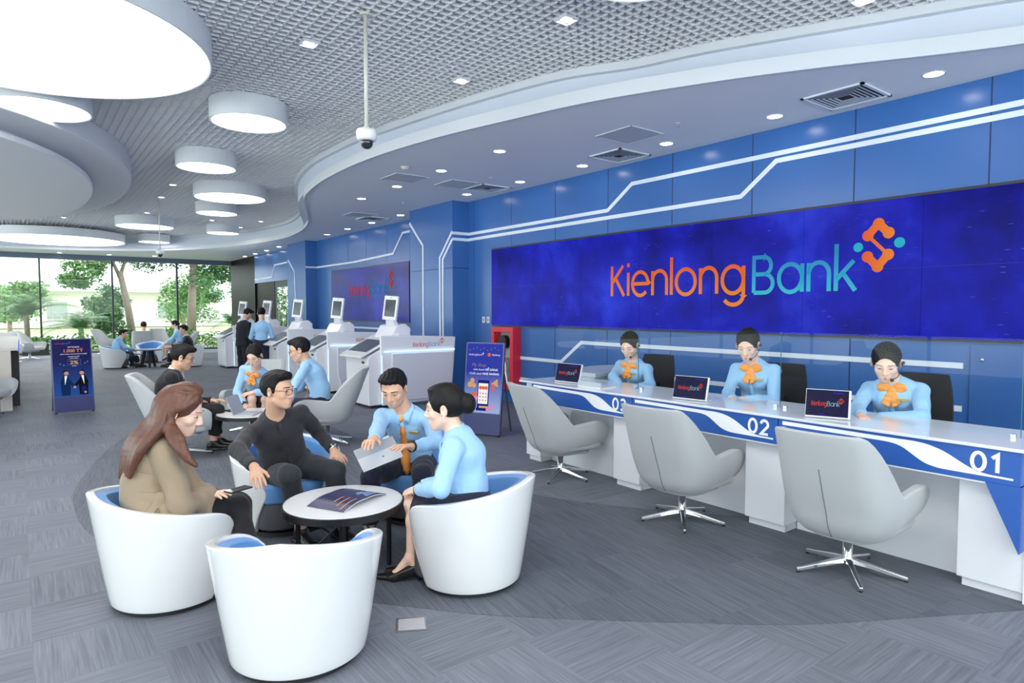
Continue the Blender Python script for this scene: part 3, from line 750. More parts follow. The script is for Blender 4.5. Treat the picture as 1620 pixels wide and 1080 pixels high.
# magazine, open, spine up, on the table
def magazine():
    t = thing('magazine', 'open glossy magazine lying face down on the round white table', 'magazine', (TBL[0] + 0.02, TBL[1] - 0.02, 0.452), math.radians(27))
    NAVY = mat('magazine navy cover', srgb(38, 40, 84), 0.25, var=0.35, vscale=9); PAPER = mat('paper white', srgb(238, 238, 240), 0.6)
    W, D, n = 0.215, 0.29, 12
    def prof(k):  # k in -1..1 across both covers
        a = abs(k); return 0.030 * (1 - a) ** 1.2 + 0.014 * math.sin(a * math.pi) + 0.004
    for side, nm in ((-1, 'back_cover'), (1, 'front_cover')):
        bm = nb(); R = []
        for i in range(n + 1):
            k = side * i / n; z = prof(k)
            R.append([(k * W, -D / 2, z), (k * W, D / 2, z), (k * W, D / 2, z - 0.002), (k * W, -D / 2, z - 0.002)])
        rings(bm, R, True, (1, 1)); o = obj(nm, bm, NAVY, t, smooth=False)
    bm = nb(); R = []
    for i in range(2 * n + 1):
        k = -1 + i / n; z = prof(k) - 0.0025
        R.append([(k * W * 0.985, -D / 2 + 0.002, max(0.001, z)), (k * W * 0.985, D / 2 - 0.002, max(0.001, z)), (k * W * 0.985, D / 2 - 0.002, max(0.0, z - 0.006)), (k * W * 0.985, -D / 2 + 0.002, max(0.0, z - 0.006))])
    rings(bm, R, True, (1, 1)); obj('pages', bm, PAPER, t)
    bm = nb(); LB = mat('print pale blue', srgb(150, 180, 232), 0.4); RD = mat('print red', srgb(220, 50, 90), 0.4); OR = mat('print copper', srgb(186, 130, 110), 0.4)
    def onc(x0, x1, y0, y1, mi):
        k = 6
        for i in range(k):
            a = x0 + (x1 - x0) * i / k; b = x0 + (x1 - x0) * (i + 1) / k
            bm.faces.new([bm.verts.new(p) for p in ((a, y0, prof(a / W) + 0.0012), (b, y0, prof(b / W) + 0.0012), (b, y1, prof(b / W) + 0.0012), (a, y1, prof(a / W) + 0.0012))]).material_index = mi
    for i in range(5):
        y0 = -0.125 + i * 0.022; onc(0.03 + 0.012 * (i % 3), 0.03 + 0.012 * (i % 3) + (0.10, 0.13, 0.09, 0.12, 0.07)[i], y0, y0 + 0.014, 0)
    obj('title_text', bm, [LB, RD, OR], t); bm = nb(); onc(0.165, 0.19, 0.06, 0.085, 1); obj('red_mark', bm, [LB, RD, OR], t); bm = nb()
    for i in range(3): onc(-0.2 + 0.03 * i, -0.04, -0.11 + 0.05 * i, -0.098 + 0.05 * i, 2)
    obj('cover_print', bm, [LB, RD, OR], t)
magazine()
# floor box lid
t = thing('floor_box', 'square metal floor socket lid set in the carpet, front centre', 'floor socket', tuple(at_z(651, 988, 0)), math.radians(62))
bm = nb(); box(bm, -0.062, 0.062, -0.07, 0.07, 0.003, 0.007); obj('lid', bm, mat('floor lid', srgb(196, 196, 202), 0.35, 0.4), t, bevel=0.002)
bm = nb()
for k in range(4): box(bm, -0.072, 0.072, -0.08, -0.07, 0.002, 0.006) if k == 0 else None
box(bm, -0.072, 0.072, 0.07, 0.08, 0.002, 0.006); box(bm, -0.072, -0.062, -0.07, 0.07, 0.002, 0.006); box(bm, 0.062, 0.072, -0.07, 0.07, 0.002, 0.006)
obj('rim', bm, STEEL, t)
# ================================================================ TELLER COUNTER, SCREENS, SIGNS
BAND = mat('blue counter band', srgb(44, 92, 172), 0.3)
BAND_WHITE = mat('white vinyl', srgb(245, 248, 250), 0.4)
OR1, OR2, CY1, CY2 = srgb(238, 84, 40), srgb(246, 140, 40), srgb(30, 140, 200), srgb(60, 200, 225)
def grad_emit(name, c0, c1, lo, hi, s, axis=2):
    m = bpy.data.materials.new(name); m.use_nodes = True; nt = m.node_tree; b = nt.nodes['Principled BSDF']
    tc = nt.nodes.new('ShaderNodeTexCoord'); sp = nt.nodes.new('ShaderNodeSeparateXYZ'); nt.links.new(tc.outputs['Object'], sp.inputs[0])
    mr = nt.nodes.new('ShaderNodeMapRange'); mr.inputs['From Min'].default_value = lo; mr.inputs['From Max'].default_value = hi; nt.links.new(sp.outputs[axis], mr.inputs['Value'])
    mx = nt.nodes.new('ShaderNodeMix'); mx.data_type = 'RGBA'; mx.inputs['A'].default_value = (*c0, 1); mx.inputs['B'].default_value = (*c1, 1); nt.links.new(mr.outputs[0], mx.inputs['Factor'])
    b.inputs['Base Color'].default_value = (0.005, 0.005, 0.005, 1); b.inputs['Roughness'].default_value = 0.3; b.inputs['Specular IOR Level'].default_value = 0.12
    nt.links.new(mx.outputs['Result'], b.inputs['Emission Color']); b.inputs['Emission Strength'].default_value = s
    return m
LOGO_OR = grad_emit('logo orange', OR2, OR1, 1.85, 2.35, 0.72); LOGO_CY = grad_emit('logo cyan', CY2, CY1, 1.85, 2.3, 0.72)
LOGO_S = grad_emit('logo mark orange', OR1, OR2, 3.22, 2.86, 0.74, 1); LOGO_D = emission('logo mark cyan', CY2, 0.65)
def emblem(bm, M, x, y, s, mi_o=0, mi_d=1, z=0.0):
    """the six orange nodes joined into an S-shaped ring and two pale dots; s = half height"""
    P = [(0, 0.80), (-0.37, 0.38), (0.36, 0.43), (-0.37, -0.41), (0.36, -0.37), (0, -0.80)]
    q = lambda p: (x + p[0] * s, y + p[1] * s)
    for k, p in enumerate(P): disc(bm, M, *q(p), 0.21 * s, z + 0.0002 * k, 20, mi_o)
    for i, (a, b, w) in enumerate(((P[0], P[1], 0.3), (P[0], P[2], 0.3), (P[1], P[4], 0.13), (P[3], P[5], 0.3), (P[4], P[5], 0.3))):
        bar2(bm, M, q(a), q(b), w * s, z + 0.0015 + 0.0002 * i, mi_o)
    disc(bm, M, *q((-0.72, -0.03)), 0.18 * s, z, 20, mi_d); disc(bm, M, *q((0.74, 0.04)), 0.19 * s, z, 20, mi_d)
def logo_line(bm, M, x, y, w, h, o=0, c=1, k=2, d=3, z=0.0, bold=0.0, mark=True):
    """word in two colours, total width w from x, capital height h, baseline y; emblem at the upper right end"""
    a = w * 0.53
    strokes(bm, M, 'Kienlong', x, y, h, a, o, z)
    strokes(bm, M, 'Bank', x + w * 0.568, y, h * 1.04, w * 0.43, c, z)
    if mark: emblem(bm, M, x + w * 1.05, y + h * 1.28, h * 0.72, k, d, z)
def screen_mat(name, s, spec=0.15):
    m = bpy.data.materials.new(name); m.use_nodes = True; nt = m.node_tree; b = nt.nodes['Principled BSDF']
    tc = nt.nodes.new('ShaderNodeTexCoord')
    n1 = nt.nodes.new('ShaderNodeTexNoise'); n1.inputs['Scale'].default_value = 1.1; n1.inputs['Detail'].default_value = 5; n1.inputs['Roughness'].default_value = 0.6
    nt.links.new(tc.outputs['Object'], n1.inputs['Vector'])
    r = nt.nodes.new('ShaderNodeValToRGB'); e = r.color_ramp.elements
    e[0].position = 0.32; e[0].color = (*srgb(10, 12, 120), 1); e[1].position = 0.75; e[1].color = (*srgb(40, 62, 224), 1)
    x = r.color_ramp.elements.new(0.52); x.color = (*srgb(20, 26, 176), 1)
    nt.links.new(n1.outputs['Fac'], r.inputs[0])
    mp = nt.nodes.new('ShaderNodeMapping'); mp.inputs['Scale'].default_value = (1, 5, 26); nt.links.new(tc.outputs['Object'], mp.inputs['Vector'])
    v = nt.nodes.new('ShaderNodeTexVoronoi'); v.inputs['Scale'].default_value = 1.0; nt.links.new(mp.outputs['Vector'], v.inputs['Vector'])
    mr = nt.nodes.new('ShaderNodeMapRange'); mr.inputs['From Min'].default_value = 0.0; mr.inputs['From Max'].default_value = 0.16; mr.inputs['To Min'].default_value = 0.9; mr.inputs['To Max'].default_value = 0.0
    nt.links.new(v.outputs['Distance'], mr.inputs['Value'])
    n2 = nt.nodes.new('ShaderNodeTexNoise'); n2.inputs['Scale'].default_value = 1.7; n2.inputs['Detail'].default_value = 2; nt.links.new(tc.outputs['Object'], n2.inputs['Vector'])
    gate = nt.nodes.new('ShaderNodeMapRange'); gate.inputs['From Min'].default_value = 0.5; gate.inputs['From Max'].default_value = 0.68; nt.links.new(n2.outputs['Fac'], gate.inputs['Value'])
    k = node_math(nt, 'MULTIPLY', mr.outputs[0], gate.outputs[0])
    mx = nt.nodes.new('ShaderNodeMix'); mx.data_type = 'RGBA'; nt.links.new(k, mx.inputs['Factor']); nt.links.new(r.outputs[0], mx.inputs['A']); mx.inputs['B'].default_value = (*srgb(90, 120, 240), 1)
    nt.links.new(mx.outputs['Result'], b.inputs['Emission Color']); b.inputs['Emission Strength'].default_value = s
    b.inputs['Base Color'].default_value = (0.003, 0.003, 0.01, 1); b.inputs['Roughness'].default_value = 0.2; b.inputs['Specular IOR Level'].default_value = spec
    return m
WALLSCR = screen_mat('video wall picture', 0.85, 0.06)
WALLSCR2 = screen_mat('small video wall picture', 0.5, 0.22)
FRAME_BLK = mat('black screen frame', (0.008, 0.008, 0.012), 0.35)
def wall_frame_matrix(X, y, z): return frame((X, y, z), (0, -1, 0), (0, 0, 1))   # x along -Y, y up, z towards the room
# big video wall
YA, YZ, ZA, ZB = 9.87, 0.19, 1.40, 2.80
vw = thing('video_wall', 'huge blue video wall with bank name above the tellers', 'screen', (7.1, YA, ZA))
bm = nb(); box(bm, -0.05, -0.001, YZ - YA, 0.0, -0.02, ZB - ZA + 0.025); obj('casing', bm, FRAME_BLK, vw)
nc = 8; tw = (YA - YZ) / nc; th = (ZB - ZA) / 2
for i in range(nc):
    for j in range(2):
        bm = nb(); quad(bm, (-0.055, -i * tw - 0.0015, j * th + 0.0015), (-0.055, -(i + 1) * tw + 0.0015, j * th + 0.0015), (-0.055, -(i + 1) * tw + 0.0015, (j + 1) * th - 0.0015), (-0.055, -i * tw - 0.0015, (j + 1) * th - 0.0015))
        o = obj('display_panel', bm, WALLSCR, vw)
def fix_tex_origin(o): pass
bm = nb(); M = wall_frame_matrix(7.1 - 0.058, 6.8, 1.885)
v0 = Vector((0, 0, 0))
wt = 6.80 - 3.22
strokes(bm, M, 'Kienlong', 0.03, 0, 0.44, 6.80 - 4.60, 0)
strokes(bm, M, 'Bank', 6.80 - 4.43, 0, 0.42, 4.43 - 3.24, 1)
emblem(bm, M, 6.80 - 3.022, 2.345 - 1.885, 0.275, 2, 3)
lg = obj('bank_logo', bm, [LOGO_OR, LOGO_CY, LOGO_S, LOGO_D], None); lg.parent = vw; lg.location = (-7.1, -YA, -ZA)
# smaller video wall on the second wall
v2 = thing('video_wall', 'smaller blue video wall with bank name behind the kiosks, washed by reflections', 'screen', (7.35, 18.3, 1.40))
bm = nb(); box(bm, -0.05, -0.001, -4.75, 0, -0.02, 1.425); obj('casing', bm, FRAME_BLK, v2)
for i in range(4):
    for j in range(2):
        a = -i * 4.75 / 4; b = -(i + 1) * 4.75 / 4; z0 = j * 0.7; z1 = z0 + 0.7
        bm = nb(); quad(bm, (-0.055, a - 0.0015, z0 + 0.0015), (-0.055, b + 0.0015, z0 + 0.0015), (-0.055, b + 0.0015, z1 - 0.0015), (-0.055, a - 0.0015, z1 - 0.0015)); obj('display_panel', bm, WALLSCR2, v2)
bm = nb(); M = wall_frame_matrix(7.35 - 0.058, 17.0, 2.08)
LR = [emission('logo red dim', srgb(216, 74, 64), 0.6), emission('logo blue dim', srgb(40, 150, 190), 0.6)]
logo_line(bm, M, 0, 0, 2.4, 0.28, 0, 1, 0, 1)
lg = obj('bank_logo', bm, LR, None); lg.parent = v2; lg.location = (-7.35, -18.3, -1.40)
# switch plates and fire cabinet on the wall
for k, y in enumerate((10.2, 10.05)):
    t = thing('switch_plate', ['left white switch plate beside the big video wall', 'right white switch plate beside the big video wall'][k], 'switch', (7.1, y, 1.49))
    bm = nb(); box(bm, -0.01, -0.001, -0.045, 0.045, -0.06, 0.06); obj('plate', bm, WHITE_LAM, t, bevel=0.003)
    bm = nb(); box(bm, -0.014, -0.01, -0.02, 0.02, -0.03, 0.03); obj('rocker', bm, mat('switch grey', srgb(150, 156, 160) if k == 0 else srgb(230, 230, 230), 0.4), t)
RED = mat('fire cabinet red', srgb(216, 40, 62), 0.35)
fc = thing('fire_hose_cabinet', 'red framed fire hose cabinet on the wall left of the counter', 'fire cabinet', (7.1, 9.38, 0.25))
for nm, (a, b, c, d) in {'frame_side': (-0.33, -0.24, 0, 1.12), 'frame_side.001': (0.24, 0.33, 0, 1.12), 'frame_top': (-0.24, 0.24, 1.03, 1.12), 'frame_bottom': (-0.24, 0.24, 0.0, 0.09)}.items():
    bm = nb(); box(bm, -0.18, -0.001, a, b, c, d); obj(nm.split('.')[0], bm, RED, fc, bevel=0.004)
bm = nb(); box(bm, -0.02, -0.001, -0.24, 0.24, 0.09, 1.03); obj('back_panel', bm, mat('cabinet grey inside', srgb(176, 176, 178), 0.5), fc)
bm = nb(); box(bm, -0.15, -0.02, -0.24, 0.24, 0.54, 0.56); obj('shelf', bm, RED, fc)
bm = nb(); lathe(bm, [(0.05, 0), (0.12, 0.0), (0.12, 0.03), (0.05, 0.03), (0.05, 0.07), (0.12, 0.07), (0.12, 0.1), (0.05, 0.1)], 24, M=Matrix.Translation((-0.14, 0.05, 0.85)) @ Matrix.Rotation(math.pi / 2, 4, 'Y')); obj('hose_reel', bm, BLACKPL, fc)
bm = nb(); lathe(bm, [(0.055, 0), (0.055, 0.26), (0.03, 0.31), (0.02, 0.34)], 16, c=(-0.09, 0.1, 0.09)); tube(bm, [(-0.09, 0.1, 0.42), (-0.12, 0.05, 0.44)], 0.012, 6); obj('extinguisher', bm, RED, fc)
bm = nb(); tube(bm, [(-0.1, -0.08, 0.1), (-0.1, -0.03, 0.3), (-0.1, -0.02, 0.48)], 0.03, 8); obj('nozzle', bm, mat('nozzle silver', (0.6, 0.6, 0.6), 0.3, 0.8), fc)
# ---- counter units
UY = [1.1, 2.55, 3.97, 5.42]
NUM = ['01', '02', '03']
SW_T = [(110, 445), (740, 545), (860, 560), (960, 600), (1050, 670), (1130, 760), (1230, 820), (1330, 832)]
SW_B = [(1330, 850), (1230, 835), (1000, 795), (940, 780), (860, 720), (800, 630), (740, 590), (700, 578), (130, 485)]
def swpt(p):
    w = at_x(840 + p[0] / 9, 560 + p[1] / 9, 4.4); return (5.35 - w[1], w[2])
swt = [swpt(p) for p in SW_T]; swb = [swpt(p) for p in SW_B]
for k in range(3):
    y0, y1 = UY[k], UY[k + 1]; L = y1 - y0
    c = thing('teller_counter', ['white teller counter unit numbered 01 on its blue band, at the right edge', 'white teller counter unit numbered 02 on its blue band, in the middle', 'white teller counter unit numbered 03, farthest along the counter'][k], 'counter', (4.4, y0, 0), 0, 'teller counter units')
    bm = nb(); box(bm, 0.11, 0.6, 0.0, 0.33, 0.06, 0.69); box(bm, 0.14, 0.58, 0.01, 0.31, 0.0, 0.06); obj('pod', bm, WHITE_LAM, c, bevel=0.003)
    if k == 2:
        bm = nb(); box(bm, 0.11, 0.6, L - 0.02, L + 0.22, 0.06, 0.884); box(bm, 0.14, 0.58, L, L + 0.2, 0.0, 0.06); obj('end_pod', bm, WHITE_LAM, c, bevel=0.003)
    bm = nb(); box(bm, 0.30, 0.33, 0.33, L, 0.0, 0.70); obj('front_panel', bm, WHITE_LAM, c)
    bm = nb(); box(bm, 0.0, 0.14, 0.003, L - 0.003, 0.69, 0.886); fa = obj('fascia', bm, BAND, c, bevel=0.003)
    bm = nb(); box(bm, 0.005, 0.6, 0.0, L, 0.68, 0.69); obj('underside', bm, WHITE_LAM, c)
    bm = nb(); M = frame((-0.0015, L, 0), (0, -1, 0), (0, 0, 1))
    sc_ = (L - 0.05) / (5.35 - 4.01)
    T = [(0.03 + p[0] * sc_, p[1]) for p in swt] + [(L - 0.03, swt[-1][1] - 0.004)]; B = [(L - 0.03, swb[0][1] - 0.004)] + [(0.03 + p[0] * sc_, p[1]) for p in swb]
    xs = np.linspace(0.035, L - 0.035, 60); ti = np.interp(xs, [p[0] for p in T], [p[1] for p in T]); Bs = B[::-1]; bi = np.interp(xs, [p[0] for p in Bs], [p[1] for p in Bs])
    ti = np.convolve(np.pad(ti, 2, 'edge'), np.ones(5) / 5, 'valid'); bi = np.convolve(np.pad(bi, 2, 'edge'), np.ones(5) / 5, 'valid')
    for i in range(59): poly(bm, M, [(xs[i], bi[i]), (xs[i + 1], bi[i + 1]), (xs[i + 1], ti[i + 1]), (xs[i], ti[i])])
    bmesh.ops.remove_doubles(bm, verts=bm.verts[:], dist=1e-5)
    o = obj('wave_stripe', bm, BAND_WHITE, c)
    bm = nb(); strokes(bm, frame((-0.0015, L, 0), (0, -1, 0), (0, 0, 1)), NUM[k], L - 0.235, 0.752, 0.102, None, 0, 0.0, 0.2, 0.34); obj('number', bm, BAND_WHITE, c)
    if k == 0:
        bm = nb(); prism(bm, [(0.168, 0.69), (-0.001, 0.69), (-0.001, 0.31)], -0.109, 0.0, M=Matrix(((0, 0, -1, 0), (1, 0, 0, 0), (0, 1, 0, 0), (0, 0, 0, 1)))); obj('corner_panel', bm, BAND, c)
        bm = nb(); box(bm, 0.1, 0.62, -0.02, -0.001, 0.0, 0.886); obj('end_panel', bm, WHITE_LAM, c)
bm = nb(); box(bm, 4.385, 5.12, 1.08, 5.62, 0.886, 0.906)
tag(obj('worktop', bm, mat('worktop pale', srgb(222, 230, 238), 0.12), bevel=0.004), 'long pale glossy worktop running along the three teller units', 'worktop')
# curved return desk beyond unit 03
rd = thing('return_desk', 'low curved grey and white return desk behind the third tablet', 'desk', (5.13, 5.2, 0))
bm = nb(); o_ = [tuple(p) for p in catmull([(0.0, 0.42), (0.3, 0.62), (0.75, 0.7), (1.1, 0.55), (1.15, 0.2)], 6)]
prism(bm, o_ + [(0.6, 0.1), (0.0, 0.0)], 0.0, 0.91); obj('cabinet', bm, WHITE_LAM, rd)
bm = nb(); prism(bm, [(p[0] * 1.02 - 0.0, p[1] * 1.04) for p in o_] + [(0.6, 0.06), (0.0, -0.02)], 0.912, 0.965); obj('top', bm, mat('grey stone top', srgb(190, 198, 204), 0.25), rd, bevel=0.008)
t = thing('document_tray', 'clear grey document tray on the worktop before the far teller', 'tray', (4.58, 4.6, 0.907))
bm = nb(); box(bm, -0.11, 0.11, -0.16, 0.16, 0.0, 0.012); obj('base', bm, WHITE_LAM, t)
bm = nb(); box(bm, -0.11, -0.1, -0.16, 0.16, 0.012, 0.06); obj('front_lip', bm, mat('tray grey', srgb(190, 200, 206), 0.2), t)
# glass screens
GLASS_C = thin_glass('counter glass', (0.95, 0.985, 0.98), 0.42); GEDGE = mat('glass edge green', srgb(60, 110, 116), 0.15)
for k, (a, b) in enumerate(((1.2, 2.735), (2.745, 4.208), (4.218, 5.4))):
    t = thing('glass_screen', ['clear glass screen before the nearest teller, at the right edge', 'clear glass screen before the middle teller', 'clear glass screen before the farthest teller'][k], 'glass screen', (4.76, a, 0.906), 0, 'glass screens on the counter')
    L = b - a
    bm = nb(); quad(bm, (0, 0, 0.004), (0, L, 0.004), (0, L, 0.6), (0, 0, 0.6)); obj('pane', bm, GLASS_C, t)
    bm = nb(); box(bm, -0.004, 0.004, -0.002, 0.001, 0.004, 0.6); obj('edge', bm, GEDGE, t)
    bm = nb(); box(bm, -0.012, 0.012, 0.02, 0.05, 0.0, 0.022); obj('clamp', bm, CHROME, t, bevel=0.003)
    bm = nb(); box(bm, -0.012, 0.012, L - 0.05, L - 0.02, 0.0, 0.022); obj('clamp', bm, CHROME, t, bevel=0.003)
# tablets
TABSCR = mat('tablet picture', (0.004, 0.004, 0.01), 0.2, spec=0.15, emit=srgb(30, 28, 84), estr=0.4)
TL = [emission('tablet logo red', srgb(232, 84, 66), 0.7), emission('tablet logo pale', srgb(150, 190, 220), 0.7), emission('tablet glow', srgb(70, 60, 190), 0.5)]
for k, (px0, py0, px1, py1, ptop, lab) in enumerate(((1273, 659, 1345, 665, 614, 'nearest tablet display on the counter, before the teller at 01'), (1064, 630, 1118, 636, 592, 'middle tablet display on the counter, before the teller at 02'), (876, 603, 919, 608, 571, 'farthest tablet display on the counter, left of the far teller'))):
    a, b = at_z(px0, py0, 0.907), at_z(px1, py1, 0.907)
    cx, cy = (a[0] + b[0]) / 2, (a[1] + b[1]) / 2; w = math.hypot(a[0] - b[0], a[1] - b[1]); w = min(w, 0.36)
    dx, dy = (b[0] - a[0]), (b[1] - a[1]); dd = math.hypot(dx, dy); dx, dy = dx / dd, dy / dd
    t = thing('tablet_display', lab, 'tablet', (cx, cy, 0.91), math.atan2(dy, dx), 'tablet displays on the counter')
    tilt = math.radians(14); h = 0.205
    T = Matrix.Rotation(-tilt, 4, 'X')
    bm = nb(); box(bm, -w / 2, w / 2, -0.006, 0.008, 0.0, h, T); obj('body', bm, mat('tablet silver', srgb(208, 212, 216), 0.35), t, bevel=0.004)
    M = T @ frame((-w / 2, -0.0068, 0.0), (1, 0, 0), (0, 0, 1))
    bm = nb(); rect(bm, M, 0.004, w - 0.014, 0.012, h - 0.005); obj('screen', bm, TABSCR, t)
    bm = nb(); logo_line(bm, M, w * 0.14, h * 0.42, w * 0.62, h * 0.15, 0, 1, 0, 0, 0.0008); rect(bm, M, w * 0.3, w * 0.45, 0.02, 0.03, 0.0006, 2); rect(bm, M, w * 0.6, w * 0.85, h - 0.03, h - 0.018, 0.0006, 2); obj('screen_print', bm, TL, t)
    bm = nb(); box(bm, -w / 2 + 0.01, w / 2 - 0.01, 0.02, 0.1, 0.0, 0.008); box(bm, -w / 4, w / 4, 0.024, 0.036, 0.008, h * 0.6, Matrix.Rotation(math.radians(-8), 4, 'X')); obj('stand', bm, WHITE_LAM, t)
# staff chairs behind the counter
MESHBLK = mat('black mesh fabric', (0.012, 0.012, 0.014), 0.8)
_sc = None
def staff_chair(x, y, rz, label):
    global _sc
    if _sc is not None: return dup(_sc, (x, y, 0), rz, label)
    t = thing('office_chair', label, 'office chair', (x, y, 0), rz, 'black office chairs behind the counter')
    bm = nb(); box(bm, -0.25, 0.25, -0.24, 0.24, 0.52, 0.6); obj('seat', bm, MESHBLK, t, bevel=0.03, bseg=3, smooth=True)
    bm = nb(); n = 9; R = []
    for i in range(n):
        v = i / (n - 1); z = 0.66 + 0.5 * v; w = 0.24 - 0.05 * v ** 3; y_ = -0.25 - 0.1 * v
        R.append([(-w, y_ + 0.045, z), (-w * 0.5, y_ - 0.005, z), (w * 0.5, y_ - 0.005, z), (w, y_ + 0.045, z), (w, y_ + 0.075, z), (w * 0.5, y_ + 0.03, z), (-w * 0.5, y_ + 0.03, z), (-w, y_ + 0.075, z)])
    rings(bm, R, True, (1, 1)); obj('backrest', bm, MESHBLK, t, bevel=0.01, smooth=True)
    bm = nb(); box(bm, -0.03, 0.03, -0.29, -0.2, 0.48, 0.85); obj('back_bracket', bm, BLACKPL, t)
    bm = nb(); lathe(bm, [(0.03, 0.1), (0.03, 0.5)], 16); obj('column', bm, BLACKPL, t)
    for k in range(5):
        a = 2 * math.pi * k / 5; c_, s_ = math.cos(a), math.sin(a)
        bm = nb(); tube(bm, [(0.02 * c_, 0.02 * s_, 0.11), (0.28 * c_, 0.28 * s_, 0.075)], 0.02, 6); l = obj('leg', bm, BLACKPL, t)
        bm = nb(); ball(bm, (0.28 * c_, 0.28 * s_, 0.03), 0.03, 10); obj('caster', bm, BLACKPL, t)
    _sc = t; return t
# ================================================================ KIOSKS, SIGNS, BAR
KW = mat('kiosk white', srgb(244, 245, 249), 0.25, coat=0.3)
KG = mat('kiosk pale grey', srgb(230, 232, 240), 0.35)
KEYS = mat('kiosk keypad grey', srgb(84, 92, 108), 0.3)
KLED = emission('kiosk light strip', srgb(190, 225, 255), 1.6)
KSCR = mat('kiosk screen', srgb(60, 66, 72), 0.06, var=0.5, vscale=14, coat=1.0)
KLOGO = [mat('logo red vinyl', srgb(236, 96, 92), 0.4), mat('logo grey blue vinyl', srgb(150, 178, 212), 0.4)]
_k = None
def kiosk(x, y, label):
    """front towards -X, partition on the -Y side"""
    global _k
    if _k is not None: return dup(_k, (x, y, 0), 0, label)
    t = thing('service_kiosk', label, 'kiosk', (x, y, 0), 0, 'white self service kiosks along the wall')
    # cabinet, seen from the side: x-z outline extruded along y
    def side(pts, y0, y1, nm, m, **k):
        bm = nb(); M = Matrix(((1, 0, 0, 0), (0, 0, 1, 0), (0, 1, 0, 0), (0, 0, 0, 1)))
        prism(bm, pts, y0, y1, M); return obj(nm, bm, m, t, **k)
    side([(-0.2, 0.05), (0.62, 0.05), (0.62, 1.22), (0.5, 1.24), (-0.18, 0.90), (-0.21, 0.84)], 0.052, 0.98, 'cabinet', KW, bevel=0.012)
    side([(-0.34, 0.855), (0.40, 1.235), (0.40, 1.27), (-0.35, 0.885)], 0.07, 0.96, 'console', KW, bevel=0.008)
    side([(-0.20, 0.962), (0.16, 1.147), (0.158, 1.153), (-0.202, 0.968)], 0.14, 0.88, 'keypad', KEYS)
    side([(-0.14, 0.0), (0.55, 0.0), (0.55, 0.05), (-0.14, 0.05)], 0.1, 0.93, 'plinth', BLACKPL)
    bm = nb(); box(bm, -0.206, -0.2, 0.12, 0.5, 0.1, 0.7); d = obj('door', bm, KG, t, bevel=0.002)
    bm = nb(); box(bm, -0.206, -0.2, 0.53, 0.92, 0.1, 0.7); obj('door', bm, KG, t, bevel=0.002)
    bm = nb(); box(bm, -0.215, -0.2, 0.2, 0.3, 0.76, 0.80); obj('slot', bm, BLACKPL, t)
    side([(0.24, 1.18), (0.64, 1.2), (0.64, 1.36), (0.54, 1.44), (0.36, 1.40)], 0.12, 0.78, 'hood', KW, bevel=0.02)
    side([(0.36, 1.2), (0.52, 1.22), (0.40, 1.52), (0.34, 1.5)], 0.2, 0.5, 'mast', KG, bevel=0.01)
    M = Matrix.Translation((0.33, 0.33, 1.50)) @ Matrix.Rotation(math.radians(8), 4, 'Y') @ Matrix.Rotation(math.radians(26), 4, 'Z')
    bm = nb(); box(bm, -0.02, 0.03, -0.15, 0.15, 0.0, 0.43, M); mo = obj('monitor', bm, KW, t, bevel=0.012)
    bm = nb(); box(bm, -0.0215, -0.02, -0.112, 0.112, 0.06, 0.36, M); obj('screen', bm, KSCR, mo)
    bm = nb(); lathe(bm, [(0.008, 0), (0.008, 0.004)], 12, M=M @ Matrix.Translation((-0.02, 0, 0.395)) @ Matrix.Rotation(-math.pi / 2, 4, 'Y')); obj('camera', bm, BLACKPL, mo)
    # side partition
    W = 1.5; pts = [(0.0, 0.05)]
    top = [(0.0, 1.22), (0.3, 1.235), (0.9, 1.22), (W, 1.19)]
    side([(0.02, 0.04), (W - 0.1, 0.06), (W - 0.07, 0.3), (W - 0.03, 0.75), (W, 1.19), (0.9, 1.22), (0.3, 1.24), (0.0, 1.24), (0.0, 0.6)], 0.0, 0.05, 'partition', KW, bevel=0.015)
    side([(0.28, 0.1), (W - 0.14, 0.1), (W - 0.1, 0.4), (W - 0.05, 0.93), (0.2, 0.93), (0.2, 0.4)], -0.03, 0.0, 'partition_bulge', KG, bevel=0.025, bseg=3)
    bm = nb(); box(bm, 0.06, W - 0.035, -0.036, 0.0, 0.955, 0.972); obj('light_strip', bm, KLED, t)
    bm = nb(); box(bm, 0.012, 0.024, -0.008, 0.0, 0.08, 0.9); obj('edge_light', bm, KLED, t)
    bm = nb(); logo_line(bm, frame((0.62, -0.0015, 1.03), (1, 0, 0), (0, 0, 1)), 0, 0, 0.56, 0.075, 0, 1, 0, 0); obj('bank_logo', bm, KLOGO, t)
    _k = t; return t
for i, y in enumerate((10.05, 12.45, 14.85, 17.25, 19.6)):
    kiosk(4.86, y, ['nearest white self service kiosk, bank name on its side panel', 'second white self service kiosk from the right', 'third white self service kiosk from the right, half behind the man with glasses', 'fourth white self service kiosk, behind the standing woman', 'farthest white self service kiosk, left of the standing pair'][i])
